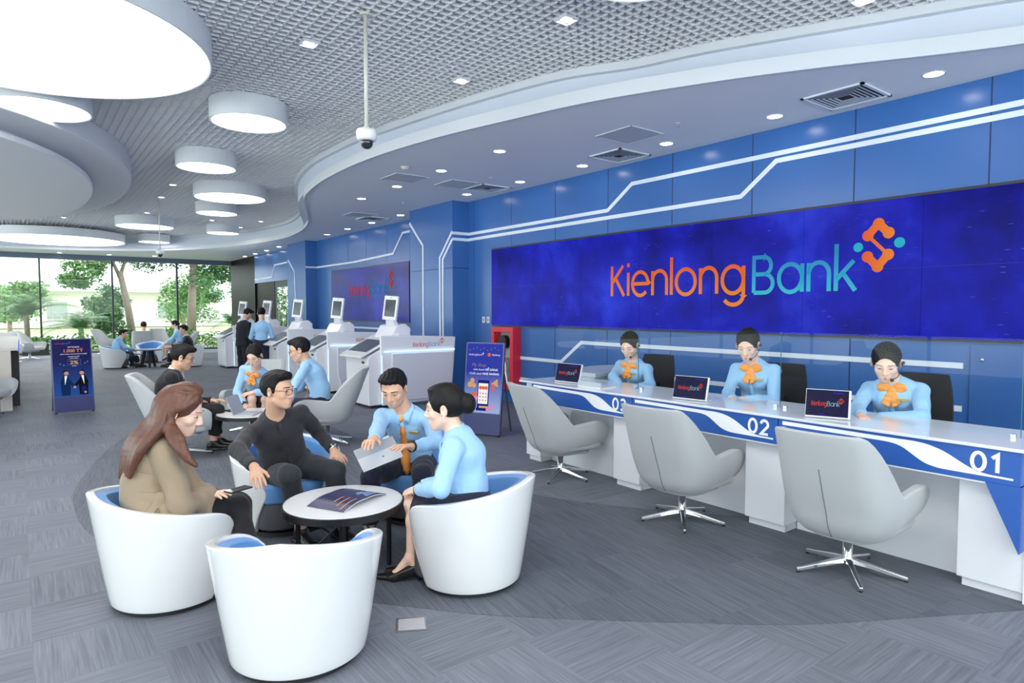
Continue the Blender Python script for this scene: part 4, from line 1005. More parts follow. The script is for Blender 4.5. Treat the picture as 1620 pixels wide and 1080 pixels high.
# ---- poster stands
NAVYB = mat('stand navy base', srgb(42, 50, 108), 0.35); STANDF = mat('stand frame grey', srgb(96, 104, 130), 0.35, 0.5)
def poster_grad(name, top, bot, h, s=0.55):
    return grad_emit(name, bot, top, 0.0, h, s, 2)
def poster_stand(pl, pr, label, h, base_h, gm, lean):
    a = at_z(*pl, 0); b = at_z(*pr, 0); cx, cy = (a[0] + b[0]) / 2, (a[1] + b[1]) / 2; w = math.hypot(b[0] - a[0], b[1] - a[1])
    t = thing('poster_stand', label, 'sign', (cx, cy, 0), math.atan2(b[1] - a[1], b[0] - a[0]))
    T = Matrix.Rotation(-math.radians(lean), 4, 'X')
    bm = nb(); box(bm, -w / 2, w / 2, 0.0, 0.045, 0.02, h, T); obj('casing', bm, STANDF, t, bevel=0.006)
    bm = nb(); box(bm, -w / 2 + 0.012, w / 2 - 0.012, -0.006, 0.0, 0.03, base_h, T); obj('kick_panel', bm, NAVYB, t)
    for s in (-1, 1):
        bm = nb(); tube(bm, [(s * (w / 2 - 0.04), 0.04 + math.tan(math.radians(lean)) * h * 0.8, h * 0.8), (s * (w / 2 - 0.04), 0.42, 0.012)], 0.012, 8); obj('rear_leg', bm, STANDF, t)
        bm = nb(); box(bm, s * (w / 2 - 0.03) - 0.015, s * (w / 2 - 0.03) + 0.015, 0.0, 0.04, 0.0, 0.03); obj('foot', bm, BLACKPL, t)
    M = T @ frame((-w / 2 + 0.016, -0.003, base_h + 0.005), (1, 0, 0), (0, 0, 1))
    W, Hh = w - 0.032, h - base_h - 0.02
    bm = nb(); rect(bm, Matrix.Identity(4), 0, 1, 0, 1) if False else None
    o_ = nb(); vs = [o_.verts.new(M @ Vector(p)) for p in ((0, 0, 0), (W, 0, 0), (W, Hh, 0), (0, Hh, 0))]; o_.faces.new(vs)
    sc = obj('screen', o_, gm, t)
    return t, M, W, Hh
gR = grad_emit('poster blue gradient', srgb(168, 188, 240), srgb(28, 46, 176), 0.35, 0.85, 0.7)
t, M, W, Hh = poster_stand((730, 686), (790, 692), 'blue promotional poster stand with a phone picture beside the kiosks', 1.25, 0.30, gR, 7)
PW = emission('poster white', (0.95, 0.95, 1.0), 0.85); PO = emission('poster orange', srgb(240, 110, 70), 0.8); PG = emission('poster gold', srgb(226, 176, 122), 0.75)
PN = emission('poster navy', srgb(34, 40, 130), 0.7); PP = emission('poster pink', srgb(240, 140, 190), 0.8); PGY = emission('poster tan', srgb(150, 140, 160), 0.7); PC = emission('poster cyan', srgb(60, 150, 220), 0.7)
bm = nb(); pm = [PW, PO, PG, PN, PP, PGY]
def flush(nm):
    global bm
    obj(nm, bm, pm, t); bm = nb()
X = lambda u: u * W
Y = lambda v: v * Hh
Z1, Z2, Z3, Z4 = 0.001, 0.002, 0.003, 0.004
logo_line(bm, M, X(0.06), Y(0.825), X(0.38), Y(0.022), 0, 0, 0, 0, Z1)
disc(bm, M, X(0.63), Y(0.84), X(0.045), Z1, 20, 1); add_text(bm, 'MyShop', M, width=X(0.22), height=Y(0.024), x=X(0.71), y=Y(0.828), mi=0, z=Z1)
flush('logo_print')
add_text(bm, 'My Shop', M, width=X(0.40), height=Y(0.05), x=X(0.16), y=Y(0.665), mi=5, z=Z1, shear=0.35)
add_text(bm, 'kinh doanh', M, width=X(0.3), height=Y(0.026), x=X(0.22), y=Y(0.61), mi=0, z=Z1)
add_text(bm, 'DỄ DÀNG', M, width=X(0.34), height=Y(0.03), x=X(0.55), y=Y(0.61), mi=0, z=Z1, bold=0.02)
add_text(bm, 'Chốt deal', M, width=X(0.33), height=Y(0.028), x=X(0.11), y=Y(0.55), mi=0, z=Z1)
add_text(bm, 'NHẸ NHÀNG', M, width=X(0.45), height=Y(0.03), x=X(0.475), y=Y(0.55), mi=0, z=Z1, bold=0.02)
flush('headline_text')
rect(bm, M, X(0.36), X(0.68), Y(0.07), Y(0.47), Z1, 3); rect(bm, M, X(0.385), X(0.65), Y(0.13), Y(0.425), Z2, 0)
for i in range(3): disc(bm, M, X(0.44 + 0.08 * i), Y(0.36), X(0.045), Z3, 12, 1)
for i in range(3):
    for j in range(3): disc(bm, M, X(0.44 + 0.08 * i), Y(0.28 - 0.05 * j), X(0.02), Z3, 8, 5 if (i + j) % 2 else 1)
flush('phone_picture')
for x, y, r in ((0.14, 0.40, 0.07), (0.2, 0.46, 0.06), (0.25, 0.39, 0.06)): disc(bm, M, X(x), Y(y), X(r), Z2 + r * 0.001, 16, 2)
flush('balloon_picture')
poly(bm, M, [(X(0.72), Y(0.42)), (X(0.9), Y(0.50)), (X(0.92), Y(0.38))], Z2, 2); rect(bm, M, X(0.76), X(0.82), Y(0.31), Y(0.42), Z3, 1)
flush('megaphone_picture')
disc(bm, M, X(0.32), Y(0.21), X(0.06), Z3, 10, 4); rect(bm, M, X(0.2), X(0.34), Y(0.24), Y(0.29), Z2, 1); rect(bm, M, X(0.22), X(0.27), Y(0.05), Y(0.22), Z2, 2)
flush('shopper_picture')
rect(bm, M, X(0.64), X(0.76), Y(0.04), Y(0.10), Z3, 4); rect(bm, M, X(0.8), X(0.87), Y(0.09), Y(0.13), Z2, 4); rect(bm, M, X(0.34), X(0.62), Y(0.03), Y(0.07), Z3, 3); rect(bm, M, X(0.42), X(0.66), Y(0.07), Y(0.10), Z3, 2)
flush('gift_picture')
for i in range(9): disc(bm, M, X(0.08 + 0.1 * i), Y(0.9 + 0.05 * ((i * 7) % 5) / 5), X(0.006), Z1, 6, 0)
obj('star_print', bm, pm, t)
gL = grad_emit('poster navy gradient', srgb(24, 84, 176), srgb(12, 14, 96), 0.3, 0.85, 0.6)
t, M, W, Hh = poster_stand((86, 656), (151, 650), 'navy promotional poster stand with two men shaking hands, at left', 1.22, 0.27, gL, 8)
bm = nb(); pm = [PW, PO, PG, PN, emission('poster suit blue', srgb(30, 62, 116), 0.5), emission('poster suit dark', srgb(30, 34, 44), 0.5), emission('poster skin', srgb(206, 160, 136), 0.7), PC, emission('poster red', srgb(220, 60, 60), 0.8)]
X = lambda u: u * W
Y = lambda v: v * Hh
logo_line(bm, M, X(0.08), Y(0.92), X(0.36), Y(0.022), 8, 7, 8, 7, Z1)
flush('logo_print')
add_text(bm, 'GÓI TÍN DỤNG', M, width=X(0.3), height=Y(0.022), x=X(0.55), y=Y(0.855), align='C', mi=0, z=Z1, bold=0.01)
add_text(bm, '1.000 TỶ', M, width=X(0.5), height=Y(0.055), x=X(0.55), y=Y(0.775), align='C', mi=8, z=Z1, bold=0.02)
add_text(bm, '1.000 TỶ', M, width=X(0.5), height=Y(0.055), x=X(0.55), y=Y(0.777), align='C', mi=2, z=Z2, bold=0.0)
add_text(bm, 'ĐỒNG HÀNH CÙNG DOANH NGHIỆP', M, width=X(0.7), height=Y(0.014), x=X(0.55), y=Y(0.735), align='C', mi=0, z=Z1, bold=0.01)
add_text(bm, 'ƯU ĐÃI LÃI SUẤT', M, width=X(0.3), height=Y(0.014), x=X(0.55), y=Y(0.69), align='C', mi=0, z=Z1, bold=0.01)
add_text(bm, 'GIẢM ĐẾN', M, width=X(0.22), height=Y(0.013), x=X(0.55), y=Y(0.66), align='C', mi=0, z=Z1)
flush('headline_text')
for a, b, c, d in ((0.38, 0.72, 0.645, 0.648), (0.38, 0.72, 0.545, 0.548), (0.378, 0.384, 0.545, 0.648), (0.716, 0.722, 0.545, 0.648)): rect(bm, M, X(a), X(b), Y(c), Y(d), Z1, 7)
add_text(bm, '2%', M, width=X(0.22), height=Y(0.062), x=X(0.55), y=Y(0.565), align='C', mi=2, z=Z1, bold=0.02)
add_text(bm, '/NĂM', M, width=X(0.12), height=Y(0.013), x=X(0.55), y=Y(0.525), align='C', mi=0, z=Z1)
flush('rate_text')
for x, y in ((0.19, 0.575), (0.28, 0.55), (0.83, 0.575), (0.9, 0.60)): disc(bm, M, X(x), Y(y), X(0.022), Z1, 10, 7)
flush('coin_print')
def suit(cx, k, mi):
    poly(bm, M, [(X(cx - 0.11), Y(0.02)), (X(cx + 0.11), Y(0.02)), (X(cx + 0.13), Y(0.25)), (X(cx + 0.06), Y(0.36)), (X(cx - 0.06), Y(0.36)), (X(cx - 0.13), Y(0.25))], Z2, mi)
    poly(bm, M, [(X(cx - 0.02 * k), Y(0.2)), (X(cx + 0.05 * k), Y(0.36)), (X(cx - 0.02 * k), Y(0.36))], Z3, 0)
    disc(bm, M, X(cx + 0.03 * k), Y(0.405), X(0.06), Z2, 14, 6); disc(bm, M, X(cx + 0.01 * k), Y(0.432), X(0.055), Z2 - 0.0003, 14, 5)
    bar2(bm, M, (X(cx + 0.08 * k), Y(0.28)), (X(0.52), Y(0.165)), X(0.075), Z4, mi)
suit(0.30, 1, 4); suit(0.76, -1, 5)
disc(bm, M, X(0.53), Y(0.16), X(0.04), Z4 + 0.001, 12, 6); rect(bm, M, X(0.71), X(0.83), Y(0.05), Y(0.17), Z4, 3); disc(bm, M, X(0.8), Y(0.06), X(0.035), Z4 + 0.001, 10, 6)
obj('handshake_picture', bm, pm, t)
# ---- bar-height display table at the left edge
BEIGE = mat('pale ash veneer', srgb(216, 208, 198), 0.4)
bt = thing('bar_table', 'long bar height table with pale frame and black end panels, at the left edge', 'table', (-0.66, 13.6, 0))
bm = nb(); box(bm, -0.75, 0.62, 0.0, 6.0, 1.0, 1.05); obj('tabletop', bm, BEIGE, bt, bevel=0.004)
for k in range(3):
    bm = nb(); box(bm, 0.5, 0.62, 0.6 + 1.9 * k, 1.55 + 1.9 * k, 0.0, 0.97); obj('side_panel', bm, BLACKM, bt)
    bm = nb(); box(bm, 0.6, 0.635, 0.6 + 1.9 * k, 1.55 + 1.9 * k, 0.955, 0.975); obj('light_strip', bm, emission('blue strip', srgb(70, 90, 255), 2.0), bt)
bm = nb(); box(bm, 0.36, 0.52, -0.05, 0.05, 0.0, 1.0); obj('post', bm, BEIGE, bt)
bm = nb(); box(bm, -0.75, -0.6, -0.05, 0.05, 0.0, 1.0); obj('post', bm, BEIGE, bt)
bm = nb(); box(bm, -0.6, 0.36, -0.05, 0.05, 0.82, 1.0); obj('apron', bm, BEIGE, bt)
for z in (0.3, 0.42):
    bm = nb(); tube(bm, [(-0.6, 0, z), (0.36, 0, z)], 0.02, 10); obj('foot_rail', bm, CHROME, bt, smooth=True)
# ================================================================ PEOPLE: sculpting kit (smooth-blended volumes turned into one continuous surface)
def V3(*a): return np.array(a, float)
def unit(v): v = np.asarray(v, float); return v / (np.linalg.norm(v) + 1e-12)
class Sculpt:
    def __init__(s): s.p = []
    def _add(s, f, c, r, k, op): s.p.append((f, np.asarray(c, float), float(r), k, op)); return s
    def cone(s, a, b, ra, rb, k=0.02, op='u', cut=None):
        a, b = np.asarray(a, float), np.asarray(b, float); ba = b - a; L2 = ba @ ba + 1e-9
        def f(p):
            h = np.clip(((p - a) @ ba) / L2, 0, 1)
            d = np.linalg.norm(p - a - h[:, None] * ba, axis=1) - (ra + (rb - ra) * h)
            if cut is not None:
                for q, n in cut: d = np.maximum(d, (p - q) @ n)
            return d
        return s._add(f, (a + b) / 2, math.sqrt(L2) / 2 + max(ra, rb), k, op)
    def econe(s, a, b, X, wa, da, wb, db, k=0.03, op='u', cut=None):
        a, b = np.asarray(a, float), np.asarray(b, float); ba = b - a; L = np.linalg.norm(ba); A = ba / (L + 1e-9)
        X = unit(X - A * (X @ A)); Zv = np.cross(X, A)
        def f(p):
            q = p - a; t = q @ A; h = np.clip(t / L, 0, 1); w = wa + (wb - wa) * h; d = da + (db - da) * h; m = np.minimum(w, d)
            x, z, y = q @ X, q @ Zv, t - h * L
            k0 = np.sqrt((x / w) ** 2 + (z / d) ** 2 + (y / m) ** 2); k1 = np.sqrt((x / w ** 2) ** 2 + (z / d ** 2) ** 2 + (y / m ** 2) ** 2) + 1e-9
            r = np.where(k0 < 0.2, -0.8 * m, k0 * (k0 - 1) / k1)
            if cut is not None:
                for c, n in cut: r = np.maximum(r, (p - c) @ n)
            return r
        return s._add(f, (a + b) / 2, L / 2 + max(wa, wb, da, db), k, op)
    def ell(s, c, F, r, k=0.02, op='u'):
        c = np.asarray(c, float); r = np.asarray(r, float); F = np.asarray(F, float)
        def f(p):
            q = (p - c) @ F.T; k0 = np.linalg.norm(q / r, axis=1); k1 = np.linalg.norm(q / r ** 2, axis=1) + 1e-9
            return np.where(k0 < 0.15, -0.85 * r.min(), k0 * (k0 - 1) / k1)
        return s._add(f, c, r.max(), k, op)
    def box(s, c, F, h, r=0.01, k=0.01, op='u'):
        c = np.asarray(c, float); h = np.asarray(h, float) - r; F = np.asarray(F, float)
        def f(p):
            q = np.abs((p - c) @ F.T) - h
            return np.linalg.norm(np.maximum(q, 0), axis=1) + np.minimum(q.max(axis=1), 0) - r
        return s._add(f, c, np.linalg.norm(h) + r, k, op)
    def plane(s, c, n):          # keeps the side opposite to n
        c, n = np.asarray(c, float), unit(n)
        return s._add(lambda p: (p - c) @ n, c, 1e9, 0, 'i')
    def eval(s, P, prims=None):
        d = np.full(len(P), 9.0)
        for f, c, r, k, op in (s.p if prims is None else prims):
            e = f(P)
            if op == 'u':
                if k > 0:
                    h = np.clip(0.5 + 0.5 * (d - e) / k, 0, 1); d = d * (1 - h) + e * h - k * h * (1 - h)
                else: d = np.minimum(d, e)
            elif op == 's':
                if k > 0:
                    h = np.clip(0.5 - 0.5 * (d + e) / k, 0, 1); d = d * (1 - h) - e * h + k * h * (1 - h)
                else: d = np.maximum(d, -e)
            else: d = np.maximum(d, e)
        return d
    def mesh(s, vox, disp=None):
        us = [q for q in s.p if q[4] == 'u']
        lo = np.min([q[1] - q[2] for q in us], axis=0) - 3 * vox; hi = np.max([q[1] + q[2] for q in us], axis=0) + 3 * vox
        B = 12; nbk = np.ceil((hi - lo) / (vox * B)).astype(int)
        I = np.stack(np.meshgrid(*[np.arange(n) for n in nbk], indexing='ij'), -1).reshape(-1, 3)
        ctr = lo + (I + 0.5) * B * vox; hd = math.sqrt(3) / 2 * B * vox
        near = np.zeros(len(ctr), bool)
        for q in us: near |= np.linalg.norm(ctr - q[1], axis=1) < q[2] + hd + 0.01
        I, ctr = I[near], ctr[near]
        d = s.eval(ctr); act = np.abs(d) < hd * 1.7 + 0.02
        I, ctr = I[act], ctr[act]
        N = nbk * B + 4; key = lambda c: (c[..., 0].astype(np.int64) * N[1] + c[..., 1]) * N[2] + c[..., 2]
        g = np.stack(np.meshgrid(*[np.arange(B + 1)] * 3, indexing='ij'), -1).reshape(-1, 3)
        ids, pos, quads = [], [], []
        n1 = B + 1
        for b, c in zip(I, ctr):
            pr = [q for q in s.p if q[2] > 1e8 or np.linalg.norm(c - q[1]) < q[2] + hd + q[3] + 0.03]
            if not pr: continue
            base = b * B; P = lo + (base + g) * vox; F = s.eval(P, pr)
            if disp is not None: F = F + disp(P)
            F = F.reshape(n1, n1, n1); ins = F < 0
            if ins.all() or not ins.any(): continue
            # vertices
            cnt = np.zeros((B, B, B)); acc = np.zeros((B, B, B, 3))
            for ax in range(3):
                sl0 = [slice(None)] * 3; sl1 = [slice(None)] * 3; sl0[ax] = slice(0, B); sl1[ax] = slice(1, B + 1)
                f0, f1 = F[tuple(sl0)], F[tuple(sl1)]; cr = (f0 < 0) != (f1 < 0)
                t = np.where(cr, f0 / np.where(cr, f0 - f1, 1), 0)
                o = [k for k in range(3) if k != ax]
                for u in (0, 1):
                    for v in (0, 1):
                        sl = [slice(0, B)] * 3; sl[o[0]] = slice(u, B + u); sl[o[1]] = slice(v, B + v); sl[ax] = slice(0, B)
                        c_ = cr[tuple(sl)]; t_ = t[tuple(sl)]
                        cnt += c_; off = np.zeros(3); off[o[0]] = u; off[o[1]] = v
                        acc += c_[..., None] * off; acc[..., ax] += c_ * t_
                # quads for edges whose start sample lies in this block
                cr2 = cr[0:B, 0:B, 0:B] if ax == 0 else (cr[0:B, 0:B, 0:B])
                e = np.argwhere(cr2)
                if len(e):
                    ge = e + base; c0 = ge.copy(); c1 = ge.copy(); c2 = ge.copy(); c3 = ge.copy()
                    c1[:, o[0]] -= 1; c2[:, o[0]] -= 1; c2[:, o[1]] -= 1; c3[:, o[1]] -= 1
                    q = np.stack([key(c0), key(c1), key(c2), key(c3)], 1)
                    flip = (F[e[:, 0], e[:, 1], e[:, 2]] < 0) ^ (ax == 1)
                    q[flip] = q[flip][:, ::-1]; quads.append(q)
            m = cnt > 0; ce = np.argwhere(m)
            ids.append(key(ce + base)); pos.append(lo + (base + ce + acc[m] / cnt[m][:, None]) * vox)
        if not ids: return np.zeros((0, 3)), np.zeros((0, 4), int)
        ids = np.concatenate(ids); pos = np.concatenate(pos); ids, fi = np.unique(ids, return_index=True); pos = pos[fi]
        Q = np.concatenate(quads); J = np.searchsorted(ids, Q); J = np.clip(J, 0, len(ids) - 1)
        ok = (ids[J] == Q).all(axis=1)
        return pos, J[ok]
def mesh_np(name, v, f, mats, parent=None, smooth=True, mi=None, origin=None):
    if origin is not None: v = v - origin
    me = bpy.data.meshes.new(name); nv, nf = len(v), len(f)
    me.vertices.add(nv); me.vertices.foreach_set('co', np.ascontiguousarray(v, dtype=np.float32).ravel())
    if isinstance(f, np.ndarray):
        k = f.shape[1]; me.loops.add(nf * k); me.loops.foreach_set('vertex_index', f.astype(np.int32).ravel()); me.polygons.add(nf)
        me.polygons.foreach_set('loop_start', np.arange(0, nf * k, k, dtype=np.int32)); me.polygons.foreach_set('loop_total', np.full(nf, k, dtype=np.int32))
    for m in (mats if isinstance(mats, list) else [mats]): me.materials.append(m)
    if mi is not None: me.polygons.foreach_set('material_index', np.asarray(mi, dtype=np.int32))
    if smooth: me.polygons.foreach_set('use_smooth', np.ones(nf, dtype=bool))
    me.update(calc_edges=True)
    return link(bpy.data.objects.new(name, me), parent)
def bm_np(bm):
    """quads/tris of a bmesh as arrays (triangles repeated to quads are avoided by triangulating)"""
    bmesh.ops.triangulate(bm, faces=bm.faces[:]); bm.verts.index_update()
    v = np.array([tuple(x.co) for x in bm.verts]); f = [[x.index for x in q.verts] for q in bm.faces]; mi = [q.material_index for q in bm.faces]; bm.free()
    return v, f, mi
def reach(a, px, py, L, sign=-1):
    """point on the line of sight through (px,py) at distance L from a; sign -1 nearer to the camera, +1 farther"""
    r = ray(px, py); q = CAMP - a; A = r @ r; Bq = 2 * (r @ q); Cq = q @ q - L * L; D = Bq * Bq - 4 * A * Cq
    if D < 0:
        p = CAMP + r * (-Bq / (2 * A)); return a + unit(p - a) * L
    return CAMP + r * ((-Bq + sign * math.sqrt(D)) / (2 * A))
def folds(amp, seed=0.0, f=18.0):
    def d(P):
        x, y, z = P[:, 0] * f + seed, P[:, 1] * f + 1.7 * seed, P[:, 2] * f
        w = np.sin(x * 1.1 + 1.3 * np.sin(z * 0.7 + y)) * np.sin(y * 0.9 + 1.1 * np.sin(x * 0.8 - z)) + 0.6 * np.sin(z * 1.6 + 1.5 * np.sin(x + y * 0.5))
        return amp * w
    return d
# skin, hair and cloth
SKIN_F = mat('skin fair', srgb(236, 196, 174), 0.5, var=0.04, vscale=12); SKIN_M = mat('skin warm', srgb(222, 176, 148), 0.5, var=0.04, vscale=12)
for _m in (SKIN_F, SKIN_M):
    _b = _m.node_tree.nodes['Principled BSDF']; _b.inputs['Subsurface Weight'].default_value = 0.12; _b.inputs['Subsurface Radius'].default_value = (0.02, 0.008, 0.004); _b.inputs['Subsurface Scale'].default_value = 0.5
LIPN = mat('natural lips', srgb(196, 134, 116), 0.5); LIPM = mat('lips', srgb(196, 92, 92), 0.4); LIPR = mat('red lips', srgb(206, 56, 62), 0.35); EYEW = mat('eye white', srgb(232, 228, 226), 0.25); EYED = mat('eye dark', srgb(30, 20, 18), 0.15); BROW = mat('brow', srgb(46, 34, 30), 0.7)
HAIR_B = mat('black hair', (0.011, 0.010, 0.011), 0.5, spec=0.18, bump=0.2, bscale=30, stretch=(5, 5, 1)); HAIR_BR = mat('chestnut hair', srgb(98, 62, 48), 0.36, spec=0.45, bump=0.3, bscale=26, stretch=(5, 5, 0.8), var=0.4, vscale=8)
def cloth(name, c, **k): return mat(name, c, k.pop('rough', 0.85), bump=k.pop('bump', 0.55), bscale=k.pop('bscale', 11), bdist=0.03, bdetail=4, sheen=0.12, stretch=(1, 1, 0.6), **k)
SHIRT_B = cloth('pale blue shirt', srgb(158, 202, 240)); SHIRT_K = cloth('black shirt', srgb(44, 45, 50)); NAVY_C = cloth('navy cloth', srgb(24, 28, 50)); CHAR_C = cloth('charcoal cloth', srgb(44, 48, 56)); BLACK_C = cloth('black cloth', srgb(22, 23, 27))
COAT_C = cloth('beige coat cloth', srgb(150, 133, 111)); ORANGE_C = mat('orange silk', srgb(255, 162, 76), 0.5, var=0.08, vscale=30); WHITE_C = cloth('white cotton', srgb(230, 234, 240)); LEATHER = mat('black leather', (0.012, 0.011, 0.011), 0.3); GREY_C = cloth('grey skirt cloth', srgb(120, 112, 110))
GOLD = mat('gold badge', srgb(226, 200, 120), 0.35, 0.4); GLASSES_M = mat('spectacle metal', (0.08, 0.08, 0.09), 0.3, 0.7); LENS = thin_glass('spectacle lens', (0.96, 0.97, 0.98), 1.0); WATCH_M = mat('watch dark', (0.02, 0.02, 0.022), 0.25)
def hand(S, w, d, n, sc, side, curl=0.35, spread=0.07, thumb=1.0, k=0.006):
    """hand volumes: w wrist, d finger direction, n back-of-hand normal, side +1 when the thumb lies towards d x n"""
    d = unit(d); n = unit(n - d * (n @ d)); t = np.cross(d, n) * side
    P = lambda a, b, c=0: w + (d * a + t * b + n * c) * sc
    S.econe(P(0.005, 0), P(0.075, 0.002), t, 0.026 * sc, 0.018 * sc, 0.037 * sc, 0.0135 * sc, 0.018)
    for i, (o, L) in enumerate(((0.030, 0.068), (0.010, 0.077), (-0.0105, 0.072), (-0.030, 0.056))):
        a = spread * (1.5 - i); dd = unit(d * math.cos(a) + t * math.sin(a)); p = P(0.082, o, 0.001); r = (0.0092, 0.0095, 0.0092, 0.0082)[i] * sc; c = curl * (0.85 + 0.12 * i)
        for j, fr in enumerate((0.45, 0.31, 0.24)):
            c2 = c * (0.6 + 0.75 * j); dv = dd * math.cos(c2) - n * math.sin(c2); q = p + dv * L * fr * sc
            S.cone(p, q, r * (1 - 0.08 * j), r * (0.93 - 0.1 * j), 0.003 if j else k); p = q
    p = P(0.025, 0.024, -0.003); q = P(0.055, 0.024 + 0.030 * thumb, -0.012); S.cone(p, q, 0.0135 * sc, 0.0105 * sc, 0.012); S.cone(q, P(0.083, 0.024 + 0.040 * thumb, -0.018), 0.0102 * sc, 0.0085 * sc, 0.003)
def head(S, c, F, sc, male):
    """F rows: right, up, forward"""
    Rr, U, W = F; P = lambda x, y, z: c + (Rr * x + U * y + W * z) * sc
    S.ell(P(0, 0.030, -0.014), F, V3(0.0755, 0.085, 0.095) * sc, 0.01)
    S.ell(P(0, -0.012, 0.018), F, V3(0.0655 if male else 0.0625, 0.072, 0.068) * sc, 0.02)
    S.ell(P(0, -0.062, 0.030), F, V3(0.050 if male else 0.044, 0.046, 0.054) * sc, 0.03)
    S.ell(P(0, -0.093, 0.062), F, V3(0.022, 0.017, 0.022) * sc, 0.022)
    for x in (-1, 1): S.cone(P(0.050 * x, -0.058, 0.008), P(0.016 * x, -0.094, 0.058), 0.013 * sc, 0.012 * sc, 0.022)
    for x in (-1, 1):
        S.ell(P(0.039 * x, -0.026, 0.058), F, V3(0.020, 0.018, 0.018) * sc, 0.02)
        S.cone(P(0.012 * x, 0.021, 0.083), P(0.044 * x, 0.02, 0.066), 0.009 * sc, 0.008 * sc, 0.014)
        S.ell(P(0.031 * x, 0.0, 0.094), F, V3(0.017, 0.011, 0.015) * sc, 0.014, 's')
        S.ell(P(0.031 * x, -0.001, 0.070), F, V3(0.0135, 0.0125, 0.0125) * sc, 0.005)
        S.ell(P(0.0115 * x, -0.037, 0.090), F, V3(0.009, 0.0075, 0.010) * sc, 0.008)
        E = np.array([Rr * 0.9 + W * -0.45 * x, U, W * 0.9 + Rr * 0.45 * x]); E = np.array([unit(e) for e in E])
        S.ell(P(0.0795 * x, -0.006, -0.008), E, V3(0.008, 0.031, 0.019) * sc, 0.006); S.ell(P(0.0865 * x, -0.003, -0.003), E, V3(0.006, 0.017, 0.009) * sc, 0.004, 's')
    S.cone(P(0, 0.012, 0.083), P(0, -0.030, 0.101), 0.0085 * sc, 0.0115 * sc, 0.014)
    S.ell(P(0, -0.067, 0.074), F, V3(0.028, 0.017, 0.011) * sc, 0.016)
    S.cone(P(-0.015, -0.0628, 0.0825), P(0.015, -0.0628, 0.0825), 0.0055 * sc, 0.0062 * sc, 0.006); S.cone(P(-0.012, -0.0725, 0.0825), P(0.012, -0.0725, 0.0825), 0.006 * sc, 0.0068 * sc, 0.006)
def face_marks(bm, c, F, sc, male, lips, closed):
    """eyes, lids, brows and lips as small closed shells; materials 1 lip, 2 white, 3 dark, 4 brow, 0 skin"""
    Rr, U, W = F; P = lambda x, y, z: Vector(c + (Rr * x + U * y + W * z) * sc)
    T3 = Matrix(((Rr[0], U[0], W[0], 0), (Rr[1], U[1], W[1], 0), (Rr[2], U[2], W[2], 0), (0, 0, 0, 1)))
    for x in (-1, 1):
        T = T3 @ Matrix.Rotation(0.32 * x, 4, 'Y')
        if closed < 0.9:
            ball(bm, P(0.031 * x, -0.0025, 0.0785), (0.0128 * sc, (0.0052 - 0.003 * closed) * sc, 0.005 * sc), 14, T, 2)
            ball(bm, P(0.031 * x, -0.003, 0.0815), (0.0055 * sc, (0.0052 - 0.0025 * closed) * sc, 0.0034 * sc), 12, T, 3)
        tube(bm, [P(x * (0.018 + 0.0055 * i), (0.0005 + 0.0035 * math.sin(math.pi * i / 5)) - 0.0045 * closed, 0.0838 - 0.0007 * i * i * 0.55) for i in range(6)], [0.0011 * sc, 0.0016 * sc, 0.0018 * sc, 0.0018 * sc, 0.0016 * sc, 0.0009 * sc], 6, 3)
        tube(bm, [P(x * (0.013 + 0.0075 * i), 0.0195 + 0.0045 * math.sin(math.pi * (0.15 + 0.62 * i / 5)) + 0.0034 * (1 - i / 5) ** 1.5, 0.0925 - 0.0009 * i * i) for i in range(6)], [(v if male else v * 0.55) * sc for v in (0.0022, 0.0034, 0.0036, 0.0032, 0.0024, 0.0010)], 6, 4, 0.8)
    lm = 1
    R = []
    for z0, y0, rr, w in ((0.0868, -0.0632, 0.0040, 0.0245), (0.0865, -0.0712, 0.0046, 0.022)):
        tube(bm, [P(w * s, y0 + (0.001 if z0 > 0.0866 else 0.0016) * (abs(s) ** 2) * (1 if y0 < -0.07 else -1) , z0 - 0.010 * s * s) for s in (-1, -0.66, -0.33, 0, 0.33, 0.66, 1)], [0.0008 * sc] + [rr * sc * k for k in (0.7, 1.0, 0.95 if y0 > -0.07 else 1.05, 1.0, 0.7)] + [0.0008 * sc], 8, lm)
